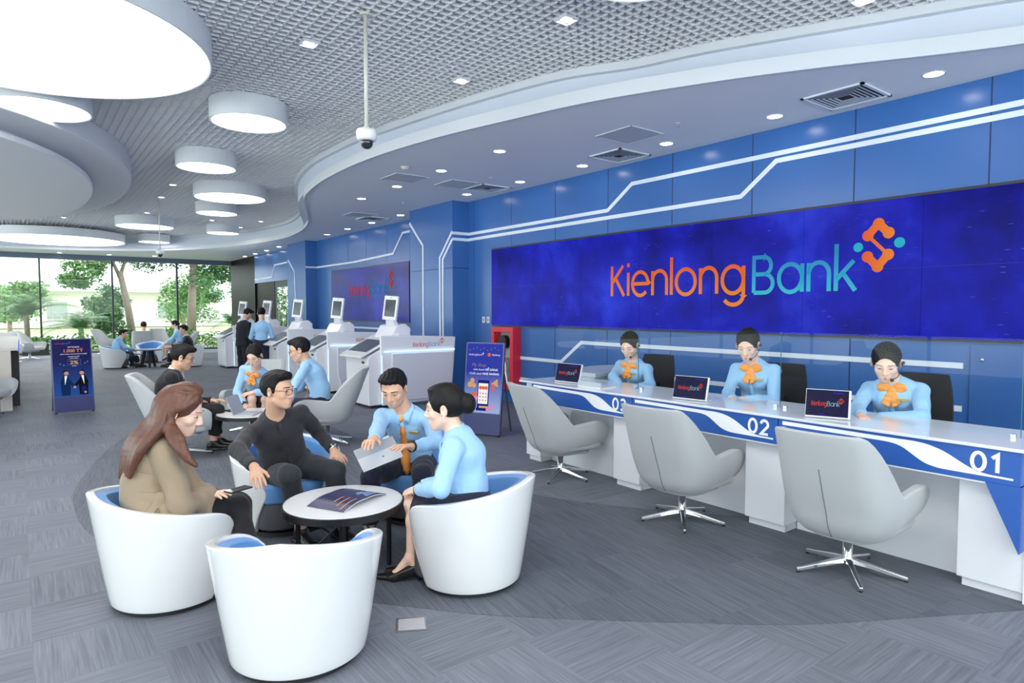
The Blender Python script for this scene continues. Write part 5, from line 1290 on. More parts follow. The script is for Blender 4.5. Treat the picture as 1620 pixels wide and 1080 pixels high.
def person(label, p, cat='person', group=None):
    """p: pose and dress. Returns the body object (the top-level thing); hair, garments, shoes and jewellery are its children."""
    sc = p.get('s', 1.12); male = p.get('male', True); vox = p.get('vox', 0.005); low = p.get('far', False); cut_legs = p.get('no_legs', False)
    skin = SKIN_M if male else SKIN_F
    f = unit(V3(*p['face2'], 0)); r = np.cross(f, V3(0, 0, 1)); up = V3(0, 0, 1)     # torso forward, right
    Pv = np.asarray(p['pelvis'], float) if len(p['pelvis']) == 3 and not p.get('pelvis_px') else at_d(*p['pelvis'])
    def jt(a, s_, L):
        if s_[0] == 'd': return at_d(s_[1], s_[2], s_[3])
        if s_[0] == 'p': return reach(a, s_[1], s_[2], L * sc, s_[3] if len(s_) > 3 else -1)
        d = unit(r * s_[1] + f * s_[2] + up * s_[3]); return a + d * L * sc
    N = jt(Pv, p['neck'], 0.475); Hc = jt(N, p['head'], 0.205)
    ta = unit(N - Pv); fr = unit(f - ta * (f @ ta)); r = np.cross(fr, ta)                  # torso frame after leaning
    tw = p.get('twist', 0.0); rs = unit(r * math.cos(tw) + fr * math.sin(tw))               # shoulder line
    sw = (0.172 if male else 0.150) * sc
    SH = {1: N + rs * sw - ta * 0.062 * sc, -1: N - rs * sw - ta * 0.062 * sc}
    if 'shR' in p: SH[1] = SH[1] + (rs * p['shR'][0] + fr * p['shR'][1] + ta * p['shR'][2])
    if 'shL' in p: SH[-1] = SH[-1] + (rs * p['shL'][0] + fr * p['shL'][1] + ta * p['shL'][2])
    hw = (0.088 if male else 0.086) * sc; HP = {1: Pv + r * hw, -1: Pv - r * hw}
    EL, WR, KN, AN = {}, {}, {}, {}
    for s_, key in ((1, 'R'), (-1, 'L')):
        q = p['arm' + key]; EL[s_] = jt(SH[s_], q[0], 0.275); WR[s_] = jt(EL[s_], q[1], 0.245)
        q = p.get('leg' + key)
        if q:
            KN[s_] = jt(HP[s_], q[0], 0.42); AN[s_] = jt(KN[s_], q[1], 0.40)
            AN[s_] = V3(AN[s_][0], AN[s_][1], (0.135 if p.get('shoe', 'oxford') == 'heels' else 0.095) * sc)   # feet on the floor
    Wf = unit(V3(*p['look'])); Rh = unit(np.cross(Wf, up + V3(0, 0, 0))); Uh = np.cross(Rh, Wf)
    if 'roll' in p:
        a = p['roll']; Rh, Uh = Rh * math.cos(a) + Uh * math.sin(a), Uh * math.cos(a) - Rh * math.sin(a)
    HF = np.array([Rh, Uh, Wf]); hs = sc * p.get('hs', 1.04); HPt = lambda x, y, z: Hc + (Rh * x + Uh * y + Wf * z) * hs
    cw, cd = (0.158, 0.108) if male else (0.138, 0.100); ww, wd = (0.142, 0.098) if male else (0.112, 0.084); pw, pd = (0.160, 0.115) if male else (0.162, 0.115)
    fat = p.get('fat', 1.0); cw, cd, ww, wd = cw * sc, cd * sc * fat, ww * sc * fat, wd * sc * fat; pw, pd = pw * sc, pd * sc
    bend = p.get('bend', 0.03) * sc        # rounded back
    m1 = Pv + (N - Pv) * 0.36 - fr * bend * 0.8; m2 = Pv + (N - Pv) * 0.70 - fr * bend * 0.6; m3 = Pv + (N - Pv) * 0.90 - fr * bend * 0.2
    neck0 = N - ta * 0.02 * sc; neck1 = HPt(0, -0.06, -0.022); nr = (0.054 if male else 0.046) * sc
    # ---------------- body
    S = Sculpt(); g = -0.020 * sc
    S.econe(Pv, m1, r, pw + g, pd + g, ww + g, wd + g, 0.03).econe(m1, m2, r, ww + g, wd + g, cw + g, cd + g, 0.04).econe(m2, m3, rs, cw + g, cd + g, cw * 0.72, cd * 0.75, 0.05)
    S.cone(neck0, neck1, nr * 1.08, nr, 0.03)
    head(S, Hc, HF, hs, male)
    for s_ in (1, -1):
        S.cone(N - ta * 0.034 * sc, SH[s_], 0.030 * sc, 0.032 * sc, 0.025)
        S.cone(SH[s_], EL[s_], 0.036 * sc, 0.031 * sc, 0.02).cone(EL[s_], EL[s_] + (WR[s_] - EL[s_]) * 0.35, 0.031 * sc, 0.030 * sc, 0.015).cone(EL[s_] + (WR[s_] - EL[s_]) * 0.35, WR[s_], 0.030 * sc, 0.0255 * sc, 0.015)
        q = p['arm' + ('R' if s_ > 0 else 'L')]; hd = unit(WR[s_] - EL[s_]); hn = None; o = dict(q[2]) if len(q) > 2 else {}
        if 'd' in o: hd = unit(r * o['d'][0] + f * o['d'][1] + up * o['d'][2])
        if 'dp' in o: hd = unit(reach(WR[s_], o['dp'][0], o['dp'][1], 0.16 * sc, o.get('sg', -1)) - WR[s_])
        hn = r * o['n'][0] + f * o['n'][1] + up * o['n'][2] if 'n' in o else up + r * 0.3 * s_
        # thumb side: for a right hand, palm down, fingers forward -> thumb to the left
        if not low: hand(S, WR[s_], hd, hn, sc * (1.0 if male else 0.92), -s_, o.get('curl', 0.35), o.get('spread', 0.06), o.get('thumb', 1.0))
        else: S.econe(WR[s_], WR[s_] + hd * 0.12 * sc, np.cross(hd, hn), 0.028 * sc, 0.02 * sc, 0.036 * sc, 0.014 * sc, 0.02)
        if s_ in KN:
            lw = 1.0 if male else 0.82
            S.cone(HP[s_], KN[s_], 0.078 * sc, 0.052 * sc * lw, 0.03).cone(KN[s_], KN[s_] + (AN[s_] - KN[s_]) * 0.3 - fr * 0.0, 0.050 * sc * lw, 0.050 * sc * lw, 0.03).cone(KN[s_] + (AN[s_] - KN[s_]) * 0.3, AN[s_], 0.050 * sc * lw, 0.032 * sc * lw, 0.03)
            ql = p['leg' + ('R' if s_ > 0 else 'L')]; toe = ql[2] if len(ql) > 2 else (0, 1, -0.15); td = unit(r * toe[0] + f * toe[1] + up * toe[2])
            th = unit(V3(td[0], td[1], 0)); A0 = V3(AN[s_][0], AN[s_][1], 0); hz = AN[s_][2] - 0.062 * sc; heels = p.get('shoe', 'oxford') == 'heels'
            hl = A0 - th * 0.03 * sc + up * max(hz, 0.03 * sc); bl = A0 + th * (0.095 if heels else 0.12) * sc + up * 0.026 * sc; tp = A0 + th * (0.155 if heels else 0.18) * sc + up * 0.022 * sc
            S.cone(AN[s_], hl, 0.031 * sc * lw, 0.025 * sc, 0.02).cone(hl, bl, 0.024 * sc, 0.022 * sc, 0.02).cone(AN[s_] + th * 0.01, bl, 0.028 * sc * lw, 0.018 * sc, 0.02).cone(bl, tp, 0.020 * sc, 0.012 * sc, 0.02)
    v, q4 = S.mesh(vox)
    allv, allf, allm = [v], [tuple(x) for x in q4.tolist()], [0] * len(q4)
    bm = nb(); face_marks(bm, Hc, HF, hs, male, None, p.get('closed', 0.5)); v2, f2, mi2 = bm_np(bm)
    off = len(v); allv.append(v2); allf += [tuple(i + off for i in x) for x in f2]; allm += mi2
    org = V3(Pv[0], Pv[1], 0.0); vv = np.concatenate(allv) - org
    me = bpy.data.meshes.new('person'); me.from_pydata(vv.tolist(), [], allf)
    for m in (skin, p.get('lipm', LIPN if male else LIPM), EYEW, EYED, BROW): me.materials.append(m)
    me.polygons.foreach_set('material_index', allm); me.polygons.foreach_set('use_smooth', [True] * len(allf))
    ob = link(bpy.data.objects.new('person', me)); ob.location = org
    tag(ob, label, cat, group)
    if p.get('debug'): print('DBG', label[:20], 'head', depth_of(Hc), 'neck', depth_of(N), 'shR', depth_of(SH[1]), 'shL', depth_of(SH[-1]), 'knR', depth_of(KN[1]) if KN else 0, 'elR', depth_of(EL[1]), 'elL', depth_of(EL[-1]), 'wr', depth_of(WR[1]), depth_of(WR[-1]), 'torso up', ta)
    def child(nm, Sx, m, vx=None, disp=None):
        v, q = Sx.mesh(vx or vox, disp)
        if len(v): return mesh_np(nm, v, q, m, ob, True, None, org)
    def childb(nm, bm, m, smooth=True, bevel=0, sub=0):
        o = obj(nm, bm, m, ob, smooth=smooth, bevel=bevel, sub=sub); o.data.transform(Matrix.Translation(-Vector(org))); return o
    fold = None if low else folds(0.0032 * sc, p.get('seed', 1.0))
    # ---------------- hair
    st = p.get('hair', 'short'); hm = p.get('hairm', HAIR_B); Hs = Sculpt(); hv = min(vox * 1.1, 0.007) if not low else vox
    if st == 'short':
        Hs.ell(HPt(0, 0.034, -0.016), HF, V3(0.0835, 0.093, 0.1015) * hs, 0.01).ell(HPt(0.01, 0.092, 0.030), HF, V3(0.062, 0.030, 0.062) * hs, 0.03).ell(HPt(0.02, 0.098, 0.068), HF, V3(0.045, 0.018, 0.025) * hs, 0.02)
        Hs.box(HPt(0, -0.06, 0.10), HF, V3(0.12, 0.128, 0.072) * hs, 0.05 * hs, 0.014, 's'); Hs.box(HPt(0, -0.155, 0.0), HF, V3(0.14, 0.115, 0.075) * hs, 0.02 * hs, 0.01, 's'); Hs.box(HPt(0, -0.19, -0.06), HF, V3(0.14, 0.115, 0.1) * hs, 0.02 * hs, 0.01, 's')
        for x in (-1, 1): Hs.ell(HPt(0.088 * x, -0.008, -0.004), HF, V3(0.02, 0.034, 0.026) * hs, 0.008, 's')
    else:
        Hs.ell(HPt(0, 0.033, -0.016), HF, V3(0.084, 0.094, 0.102) * hs, 0.01)
        if st == 'bun': Hs.ell(HPt(0, 0.012, -0.118), HF, V3(0.050, 0.054, 0.044) * hs, 0.015); Hs.ell(HPt(0, 0.10, 0.01), HF, V3(0.06, 0.022, 0.07) * hs, 0.03)
        if st == 'tied': Hs.ell(HPt(0, 0.0, -0.112), HF, V3(0.040, 0.046, 0.036) * hs, 0.015)
        Hs.ell(HPt(0, -0.04, 0.105), HF, V3(0.074, 0.112, 0.085) * hs, 0.012, 's')
        Hs.box(HPt(0, -0.165, 0.0), HF, V3(0.14, 0.115, 0.065) * hs, 0.02 * hs, 0.01, 's'); Hs.box(HPt(0, -0.185, -0.07), HF, V3(0.14, 0.115, 0.1) * hs, 0.02 * hs, 0.01, 's')
        for x in (-1, 1): Hs.ell(HPt(0.088 * x, -0.006, 0.0), HF, V3(0.02, 0.036, 0.028) * hs, 0.008, 's')
        if st == 'long':
            for w_, pts in p['strands']:
                Q = [HPt(*t[1:]) if t[0] == 'h' else reach(Hc, t[1], t[2], t[3] * sc, t[4]) if t[0] == 'p' else at_d(t[1], t[2], t[3]) if t[0] == 'd' else (N + rs * t[1] + fr * t[2] + ta * t[3]) for t in pts]
                Q = catmull(Q, 4)
                w2 = [w_ * sc * (0.22 + 0.78 * math.sin(math.pi * min(1, 0.2 + 0.8 * i / (len(Q) - 1)))) for i in range(len(Q))]
                for i in range(len(Q) - 1): Hs.cone(Q[i], Q[i + 1], w2[i], w2[i + 1], 0.012)
    def hdisp(P):
        q = (P - Hc) @ HF.T / hs; a = np.arctan2(q[:, 0], q[:, 2] + 0.3 * q[:, 1])
        return (0.0014 if st == 'short' else 0.0007) * hs * np.sin(q[:, 0] * 240 + 30 * q[:, 1] * np.sin(q[:, 2] * 30)) + 0.0006 * hs * np.sin(a * 46)
    child('hair', Hs, hm, hv, None if low else hdisp)
    # ---------------- upper garment
    top = p.get('top', 'shirt'); tm = p.get('topm', SHIRT_B); T = Sculpt(); e = {'shirt': 0.004, 'suit': 0.016, 'coat': 0.020}[top] * sc
    bot = 0.02 if top == 'shirt' else (-0.10 if top == 'suit' else -0.12)
    tuck = Pv + ta * 0.02 * sc
    T.econe(Pv - ta * (0.0 if top == 'shirt' else 0.07) * sc, m1, r, pw * (0.93 if top == 'shirt' else 1.02) + e, pd * (0.93 if top == 'shirt' else 1.03) + e, ww + e * 1.6, wd + e * 1.6, 0.02, cut=[(tuck - ta * 0.03 * sc, -ta)] if top == 'shirt' else [(Pv - ta * 0.10 * sc, -ta)])
    T.econe(m1, m2, r, ww + e * 1.6, wd + e * 1.6, cw + e, cd + e, 0.05).econe(m2, m3, rs, cw + e, cd + e, cw * 0.78 + e, cd * 0.78 + e, 0.05)
    if not male:
        for x in (-1, 1): T.ell(m2 + fr * (cd * 0.62) + rs * (0.062 * sc * x) - ta * 0.01 * sc, np.array([rs, ta, fr]), V3(0.058, 0.062, 0.056) * sc, 0.04)
    sl = {'shirt': 1.0, 'suit': 1.12, 'coat': 1.28}[top]
    for s_ in (1, -1):
        T.cone(N - ta * 0.034 * sc, SH[s_], 0.044 * sc + e, (0.047 if male else 0.042) * sc + e, 0.035)
        fa = WR[s_] - EL[s_]; wn = unit(fa); ce = WR[s_] - wn * 0.012 * sc
        T.cone(SH[s_], EL[s_], (0.054 if male else 0.049) * sl * sc, (0.049 if male else 0.045) * sl * sc, 0.03)
        T.cone(EL[s_], EL[s_] + fa * 0.55, (0.048 if male else 0.044) * sl * sc, 0.041 * sl * sc, 0.02)
        T.cone(EL[s_] + fa * 0.5, WR[s_] + wn * 0.03 * sc, 0.041 * sl * sc, 0.034 * (1 + 0.7 * (sl - 1)) * sc, 0.015, cut=[(ce, wn)])
        T.cone(ce - wn * 0.045 * sc, ce + wn * 0.03 * sc, 0.0375 * (1 + 0.5 * (sl - 1)) * sc, 0.0365 * (1 + 0.5 * (sl - 1)) * sc, 0.004, cut=[(ce + wn * 0.002, wn), (ce - wn * 0.05 * sc, -wn)])
    nd = unit(neck1 - neck0)
    if top == 'coat':
        for s_ in (1, -1):
            if s_ in KN: T.cone(HP[s_], HP[s_] + (KN[s_] - HP[s_]) * 0.55, 0.105 * sc, 0.098 * sc, 0.05, cut=[(HP[s_] + (KN[s_] - HP[s_]) * 0.58, unit(KN[s_] - HP[s_]))])
    cl = Sculpt(); cr_ = nr * 1.24
    if top != 'coat':
        ck = 1.0 if top == 'shirt' else 1.45; bm = nb(); R = []; nx = unit(rs - nd * (rs @ nd)); ny = np.cross(nd, nx); ny = ny * (1 if ny @ fr > 0 else -1)
        for i in range(33):
            a = math.radians(-170 + 340 * i / 32); t_ = abs(a) / math.radians(170); dv = nx * math.sin(a) - ny * math.cos(a)
            ht = (0.060 - 0.030 * t_ ** 2) * sc * ck; hb = (0.022 - 0.018 * t_ - (0.040 * sstep(0.72, 0.93, t_) - 0.03 * sstep(0.93, 1.0, t_)) + (0.012 if ck > 1 else 0)) * sc; r0 = nr * (1.13 + 0.05 * t_); r1 = nr * (1.42 + 0.22 * t_ ** 2)
            c0 = neck0 + ny * 0.004 * t_
            R.append([c0 + dv * r0 + nd * (0.0 * sc), c0 + dv * r0 + nd * ht, c0 + dv * (r0 + 0.005 * sc) + nd * (ht + 0.002), c0 + dv * (r1 + 0.003) + nd * hb, c0 + dv * (r1 - 0.002) + nd * (hb - 0.002), c0 + dv * (r0 + 0.004) + nd * (ht - 0.012 * sc)])
        rings(bm, R, True, (1, 1)); childb('collar', bm, p.get('collarm', WHITE_C if top == 'suit' else tm))
    else:
        cl.cone(neck0 - nd * 0.01, neck0 + nd * 0.06 * sc, cr_ * 1.45, cr_ * 1.35, 0.0, cut=[(neck0 + nd * 0.045 * sc, nd)]); cl.cone(neck0 - nd * 0.02 * sc, neck0 + nd * 0.12 * sc, nr * 1.22, nr * 1.2, 0.0, 's')
        for x in (-1, 1): cl.econe(neck0 + nd * 0.02 * sc + fr * 0.06 * sc + rs * 0.045 * x * sc, m2 + fr * (cd + 0.012 * sc) + rs * 0.035 * x * sc, unit(rs), 0.028 * sc, 0.012 * sc, 0.03 * sc, 0.01 * sc, 0.01)
    nm = {'shirt': 'shirt', 'suit': 'jacket', 'coat': 'coat'}[top]
    child(nm, T, tm, vox * 1.1, (lambda P: (1.6 if top == 'coat' else 1.0) * fold(P)) if fold else None)
    if top == 'coat': child('collar', cl, tm, min(vox, 0.005) if not low else vox * 0.7)
    if top == 'coat':
        Y_ = Sculpt(); cutp = m1 + (m2 - m1) * 0.55
        Y_.econe(m1, m2, r, ww + e * 1.6, wd + e * 1.6, cw + e + 0.007, cd + e + 0.007, 0.03, cut=[(cutp, -ta), (m2 + fr * 0.03, fr)]).econe(m2, m3, rs, cw + e + 0.007, cd + e + 0.007, cw * 0.78 + e + 0.004, cd * 0.78 + e + 0.004, 0.05, cut=[(m2 + fr * 0.03, fr)])
        child('storm_flap', Y_, tm, vox * 1.1, (lambda P: 1.6 * fold(P)) if fold else None)
        for s_ in (1, -1):
            wn = unit(WR[s_] - EL[s_]); q = WR[s_] - wn * 0.055 * sc; b = Sculpt(); b.cone(q - wn * 0.02 * sc, q + wn * 0.02 * sc, 0.047 * sc, 0.0455 * sc, 0.0, cut=[(q + wn * 0.013 * sc, wn), (q - wn * 0.013 * sc, -wn)]); child('cuff_strap', b, mat('coat strap', srgb(104, 90, 74), 0.8), vox)
    if top in ('shirt', 'suit') and not low:
        bm = nb(); R = []
        for pt, dd, w_ in ((neck0 + nd * 0.0, cr_ + 0.012 * sc, 0.012), (m3 + ta * 0.0, cd * 0.86 + 0.012 * sc, 0.014), (m2, cd + (0.007 if male else 0.022) * sc, 0.016), (m1 + ta * 0.04 * sc, wd + 0.016 * sc, 0.016), (m1 - ta * 0.05 * sc, wd + 0.022 * sc, 0.016)):
            c_ = pt + fr * dd; w_ *= sc; R.append([c_ - rs * w_ - fr * 0.01, c_ - rs * w_, c_ + fr * 0.002, c_ + rs * w_, c_ + rs * w_ - fr * 0.01])
        rings(bm, R, True, (1, 1)); childb('placket', bm, p.get('collarm', WHITE_C) if top == 'suit' else tm)
    if top == 'suit':
        L = Sculpt()
        for x in (-1, 1): L.econe(neck0 + fr * 0.055 * sc + rs * 0.05 * x * sc, m1 + fr * (wd + 0.014 * sc) + rs * 0.01 * x * sc, unit(rs), 0.026 * sc, 0.012 * sc, 0.012 * sc, 0.01 * sc, 0.01)
        child('lapels', L, tm, vox)
    # ---------------- lower garment
    low_t = p.get('bottom', 'trousers'); bmx = p.get('bottomm', NAVY_C); Tr = Sculpt()
    if KN:
        Tr.econe(Pv - ta * 0.02 * sc, Pv + ta * 0.075 * sc, r, pw + 0.008 * sc, pd + 0.01 * sc, ww * 1.05 + 0.016 * sc, wd * 1.1 + 0.014 * sc, 0.02, cut=[(Pv + ta * 0.085 * sc, ta)])
        for s_ in (1, -1):
            k2, a2 = KN[s_], AN[s_]; ca = unit(a2 - k2)
            if low_t == 'trousers':
                Tr.cone(HP[s_], k2, 0.094 * sc, 0.070 * sc, 0.03); Tr.cone(k2, a2 - ca * 0.0 * sc, 0.068 * sc, 0.056 * sc, 0.02, cut=[(a2 - ca * p.get('hem', 0.03) * sc, ca)])
            else:
                kd = unit(k2 - HP[s_]); fr_ = p.get('skirt', 0.86); Tr.cone(HP[s_], HP[s_] + (k2 - HP[s_]) * (fr_ + 0.06), 0.095 * sc, 0.074 * sc, 0.07, cut=[(HP[s_] + (k2 - HP[s_]) * fr_, kd)])
        child(low_t, Tr, bmx, vox * 1.2, (lambda P: 1.3 * fold(P)) if fold else None)
        for s_ in (1, -1):
            ql = p['leg' + ('R' if s_ > 0 else 'L')]; toe = ql[2] if len(ql) > 2 else (0, 1, -0.15); td = unit(r * toe[0] + f * toe[1] + up * toe[2]); th = unit(V3(td[0], td[1], 0)); sr = np.cross(th, up); a = AN[s_]; h = Sculpt(); A0 = V3(a[0], a[1], 0); FF = np.array([sr, up, th])
            if p.get('shoe', 'oxford') == 'oxford':
                bs = A0 + up * 0.042 * sc
                h.econe(bs - th * 0.035 * sc + up * 0.012 * sc, bs + th * 0.17 * sc - up * 0.006 * sc, sr, 0.040 * sc, 0.038 * sc, 0.042 * sc, 0.028 * sc, 0.02); h.cone(a - up * 0.005 * sc, bs + th * 0.06 * sc, 0.046 * sc, 0.038 * sc, 0.02, cut=[(a + up * 0.012 * sc, up)])
                h.box(A0 + th * 0.07 * sc + up * 0.014 * sc, FF, V3(0.041, 0.012, 0.14) * sc, 0.008, 0.008)
                h.plane(up * 0.001, -up)
            else:
                hl = A0 - th * 0.03 * sc + up * (a[2] - 0.062 * sc); bl = A0 + th * 0.095 * sc + up * 0.024 * sc; tp = A0 + th * 0.19 * sc + up * 0.018 * sc
                h.econe(hl, bl, sr, 0.036 * sc, 0.034 * sc, 0.042 * sc, 0.030 * sc, 0.02); h.econe(bl, tp, sr, 0.042 * sc, 0.030 * sc, 0.016 * sc, 0.014 * sc, 0.02)
                h.cone(hl - th * 0.012 * sc - up * 0.01 * sc, A0 - th * 0.045 * sc + up * 0.006, 0.017 * sc, 0.007 * sc, 0.01)
                h.econe(a + up * 0.02 * sc, bl + up * 0.034 * sc - th * 0.01 * sc, sr, 0.031 * sc, 0.034 * sc, 0.028 * sc, 0.020 * sc, 0.006, 's')
                h.plane(up * 0.001, -up)
            child('shoe', h, LEATHER, vox)
    # ---------------- small things worn
    for a_ in p.get('wear', ()):
        if a_ == 'tie':
            t_ = Sculpt(); a = neck0 + nd * 0.018 * sc + fr * (cr_ + 0.012 * sc); pts = [a, N - ta * 0.10 * sc + fr * (cd * 0.93), m2 + fr * (cd + 0.016 * sc), m1 + ta * 0.05 * sc + fr * (wd + 0.036 * sc)] + [m1 - ta * 0.04 * sc + fr * (wd + 0.062 * sc)] + [m1 - ta * 0.115 * sc + fr * (wd + 0.075 * sc)]
            wds = (0.010, 0.019, 0.025, 0.030, 0.034, 0.037); Q = catmull(pts, 4); ws = np.interp(np.arange(len(Q)) / 4, range(6), wds)
            bm = nb(); R = []
            for i, c_ in enumerate(Q):
                w_ = ws[i] * sc; R.append([c_ - rs * w_ - fr * 0.004, c_ + fr * 0.004, c_ + rs * w_ - fr * 0.004, c_ - fr * 0.008])
            tip = Q[-1] - ta * 0.045 * sc; R.append([tip - rs * 0.003, tip + fr * 0.003, tip + rs * 0.003, tip - fr * 0.004])
            rings(bm, R, True, (1, 1)); ball(bm, a - nd * 0.004, (0.017 * sc, 0.015 * sc, 0.02 * sc), 12); childb('necktie', bm, ORANGE_C)
        if a_ == 'bow':
            b = Sculpt(); a = neck0 - nd * 0.012 * sc + fr * (cr_ + 0.034 * sc); b.ell(a, np.array([rs, ta, fr]), V3(0.017, 0.020, 0.016) * sc, 0.0)
            for x in (-1, 1):
                D = unit(rs * x * 0.95 + ta * 0.12 - fr * 0.15); E = np.array([D, unit(np.cross(fr, D)), fr]); b.ell(a + D * 0.045 * sc, E, V3(0.044, 0.036, 0.018) * sc, 0.006)
                D = unit(rs * x * 0.36 - ta + fr * 0.46); E = np.array([D, unit(np.cross(fr, D)), fr]); b.econe(a, a + D * 0.115 * sc, rs, 0.015 * sc, 0.012 * sc, 0.030 * sc, 0.012 * sc, 0.008, cut=[(a + D * 0.115 * sc, unit(D + rs * x * 0.4))])
            child('bow_tie', b, ORANGE_C, min(vox, 0.0045), (lambda P: 0.002 * np.sin(P[:, 2] * 150 + P[:, 0] * 110)) if not low else None)
        if a_ == 'badge':
            c_ = m2 + fr * (cd + (0.012 if male else 0.038) * sc) - rs * 0.075 * sc + ta * 0.035 * sc; bm = nb(); M = frame(c_, rs, ta); box(bm, -0.032 * sc, 0.032 * sc, -0.008 * sc, 0.008 * sc, -0.004, 0.008, M); childb('name_badge', bm, GOLD, False)
        if a_ == 'glasses':
            bm = nb()
            for x in (-1, 1):
                ctr = HPt(0.033 * x, -0.004, 0.100); rg = [ctr + (Rh * 0.024 * math.cos(t) * (abs(math.cos(t)) ** -0.2 if abs(math.cos(t)) > 0.05 else 1) + Uh * 0.0175 * math.sin(t) - Wf * 0.008 * x * math.cos(t)) * hs for t in np.linspace(0, 2 * math.pi, 21)]
                tube(bm, rg, 0.0014 * hs, 6)
                tube(bm, [HPt(0.057 * x, 0.004, 0.095), HPt(0.074 * x, 0.006, 0.05), HPt(0.083 * x, 0.008, -0.005), HPt(0.082 * x, -0.006, -0.022)], 0.0016 * hs, 6)
            tube(bm, [HPt(-0.01, 0.0, 0.1045), HPt(0, 0.002, 0.107), HPt(0.01, 0.0, 0.1045)], 0.0014 * hs, 6); go = childb('spectacles', bm, GLASSES_M)
            bm = nb()
            for x in (-1, 1):
                ctr = HPt(0.033 * x, -0.004, 0.100); bm.faces.new([bm.verts.new(Vector(ctr + (Rh * 0.0235 * math.cos(t) + Uh * 0.017 * math.sin(t) - Wf * 0.008 * x * math.cos(t)) * hs)) for t in np.linspace(0, 2 * math.pi, 19)[:-1]])
            lo_ = childb('lenses', bm, LENS, False); lo_.parent = go
        if a_ == 'headset':
            bm = nb(); tube(bm, [HPt(-0.088, 0.0, 0.0), HPt(-0.086, -0.03, 0.03), HPt(-0.066, -0.058, 0.075), HPt(-0.04, -0.068, 0.098)], 0.0026 * hs, 6); ball(bm, HPt(-0.037, -0.069, 0.1), 0.011 * hs, 10); ball(bm, HPt(-0.09, 0.0, 0.0), (0.012 * hs,) * 3, 12); childb('headset', bm, BLACKPL)
        if a_ in ('watchL', 'watchR', 'bangleR', 'beltK'):
            if a_ == 'beltK': continue
            s_ = 1 if a_.endswith('R') else -1; wn = unit(WR[s_] - EL[s_]); c_ = WR[s_] + wn * 0.004 * sc; u_ = unit(np.cross(wn, up)); v_ = np.cross(u_, wn)
            bm = nb(); n_ = 20; rr = 0.031 * sc
            rings(bm, [[c_ + wn * o_ + (u_ * math.cos(2 * math.pi * i / n_) + v_ * math.sin(2 * math.pi * i / n_)) * (rr + q_) for i in range(n_)] for o_, q_ in ((-0.009, 0), (-0.009, 0.004), (0.009, 0.004), (0.009, 0), (-0.009, 0))], True)
            if a_ != 'bangleR':
                hn = unit(p.get('wface_' + a_[-1], up)); M = frame(c_ + hn * (rr + 0.004), wn, np.cross(hn, wn)); lathe(bm, [(0.02 * sc, -0.004), (0.021 * sc, 0.003), (0.017 * sc, 0.006)], 20, M=M)
            childb('bracelet' if a_ == 'bangleR' else 'wristwatch', bm, p.get('watchm', WATCH_M))
        if a_ == 'earring':
            for x in (-1, 1):
                bm = nb(); ball(bm, HPt(0.086 * x, -0.036, -0.004), 0.0055 * hs, 10); childb('earring', bm, mat('pearl', srgb(240, 236, 230), 0.2))
        if a_ == 'belt':
            b = Sculpt(); w0 = Pv + (N - Pv) * 0.22; b.econe(w0, w0 + ta * 0.03 * sc, r, pw * 0.86 + 0.045 * sc, pd * 0.86 + 0.05 * sc, pw * 0.86 + 0.045 * sc, pd * 0.86 + 0.05 * sc, 0.0, cut=[(w0 + ta * 0.022 * sc, ta), (w0 - ta * 0.022 * sc, -ta)])
            child('belt', b, tm, vox)
            b = Sculpt(); kpt = w0 + r * (pw * 0.86 + 0.04 * sc) + fr * 0.02
            b.ell(kpt, np.array([r, ta, fr]), V3(0.02, 0.03, 0.03) * sc, 0.01); b.econe(kpt, kpt - ta * 0.12 * sc + fr * 0.06 * sc + r * 0.03 * sc, fr, 0.02 * sc, 0.006 * sc, 0.026 * sc, 0.006 * sc, 0.01); b.econe(kpt, kpt - ta * 0.10 * sc - fr * 0.05 * sc + r * 0.035 * sc, fr, 0.018 * sc, 0.006 * sc, 0.022 * sc, 0.006 * sc, 0.01)
            child('belt_knot', b, tm, vox)
    return ob, dict(WR=WR, EL=EL, KN=KN, AN=AN, Pv=Pv, N=N, Hc=Hc, r=r, f=f, fr=fr, ta=ta, sc=sc)
# ================================================================ PEOPLE: nearest lounge group
SILVER = mat('bracelet silver', (0.8, 0.8, 0.82), 0.2, 1.0)
_st = []
for i in range(7):                       # hair down the back
    t = i / 6; h0 = [(0.078, 0.02, -0.045), (0.070, 0.02, -0.068), (0.055, 0.02, -0.088), (0.03, 0.02, -0.102), (0.0, 0.02, -0.108), (-0.03, 0.02, -0.102), (-0.055, 0.02, -0.09)][i]
    x1, x2, x3 = 252 - 18 * t, 227 - 22 * t, 211 - 16 * t
    _st.append((0.027, [('h', h0[0] * 0.75, 0.09, h0[2] * 0.75), ('h', *h0), ('d', x1, 676 - 6 * t, 3.50 + 0.14 * t), ('d', x2, 706 - 4 * t, 3.45 + 0.16 * t), ('d', x3, 735, 3.45 + 0.16 * t), ('d', x3 - 5, 756, 3.47 + 0.14 * t)]))
for i in range(7):                       # hair in front of the near shoulder
    t = i / 6
    _st.append((0.0165, [('h', 0.06, 0.085, -0.01 - 0.03 * t), ('h', 0.080, 0.03, -0.012 - 0.02 * t), ('h', 0.087, -0.04, -0.010 - 0.022 * t), ('d', 284 - 16 * t, 690, 3.49 + 0.02 * (i % 2)), ('d', 293 - 14 * t, 711 - 4 * t, 3.46 + 0.02 * (i % 2)), ('d', 302 - 12 * t, 728 - 6 * t, 3.46), ('d', 310 - 13 * t + 3 * (i % 3), 738 - 8 * t, 3.47)]))
for x in (-0.04, 0.0, 0.04):
    _st.append((0.022, [('h', x * 0.6, 0.112, 0.045), ('h', x, 0.118, 0.0), ('h', x * 1.2, 0.10, -0.055), ('h', x * 1.3, 0.03, -0.095)]))
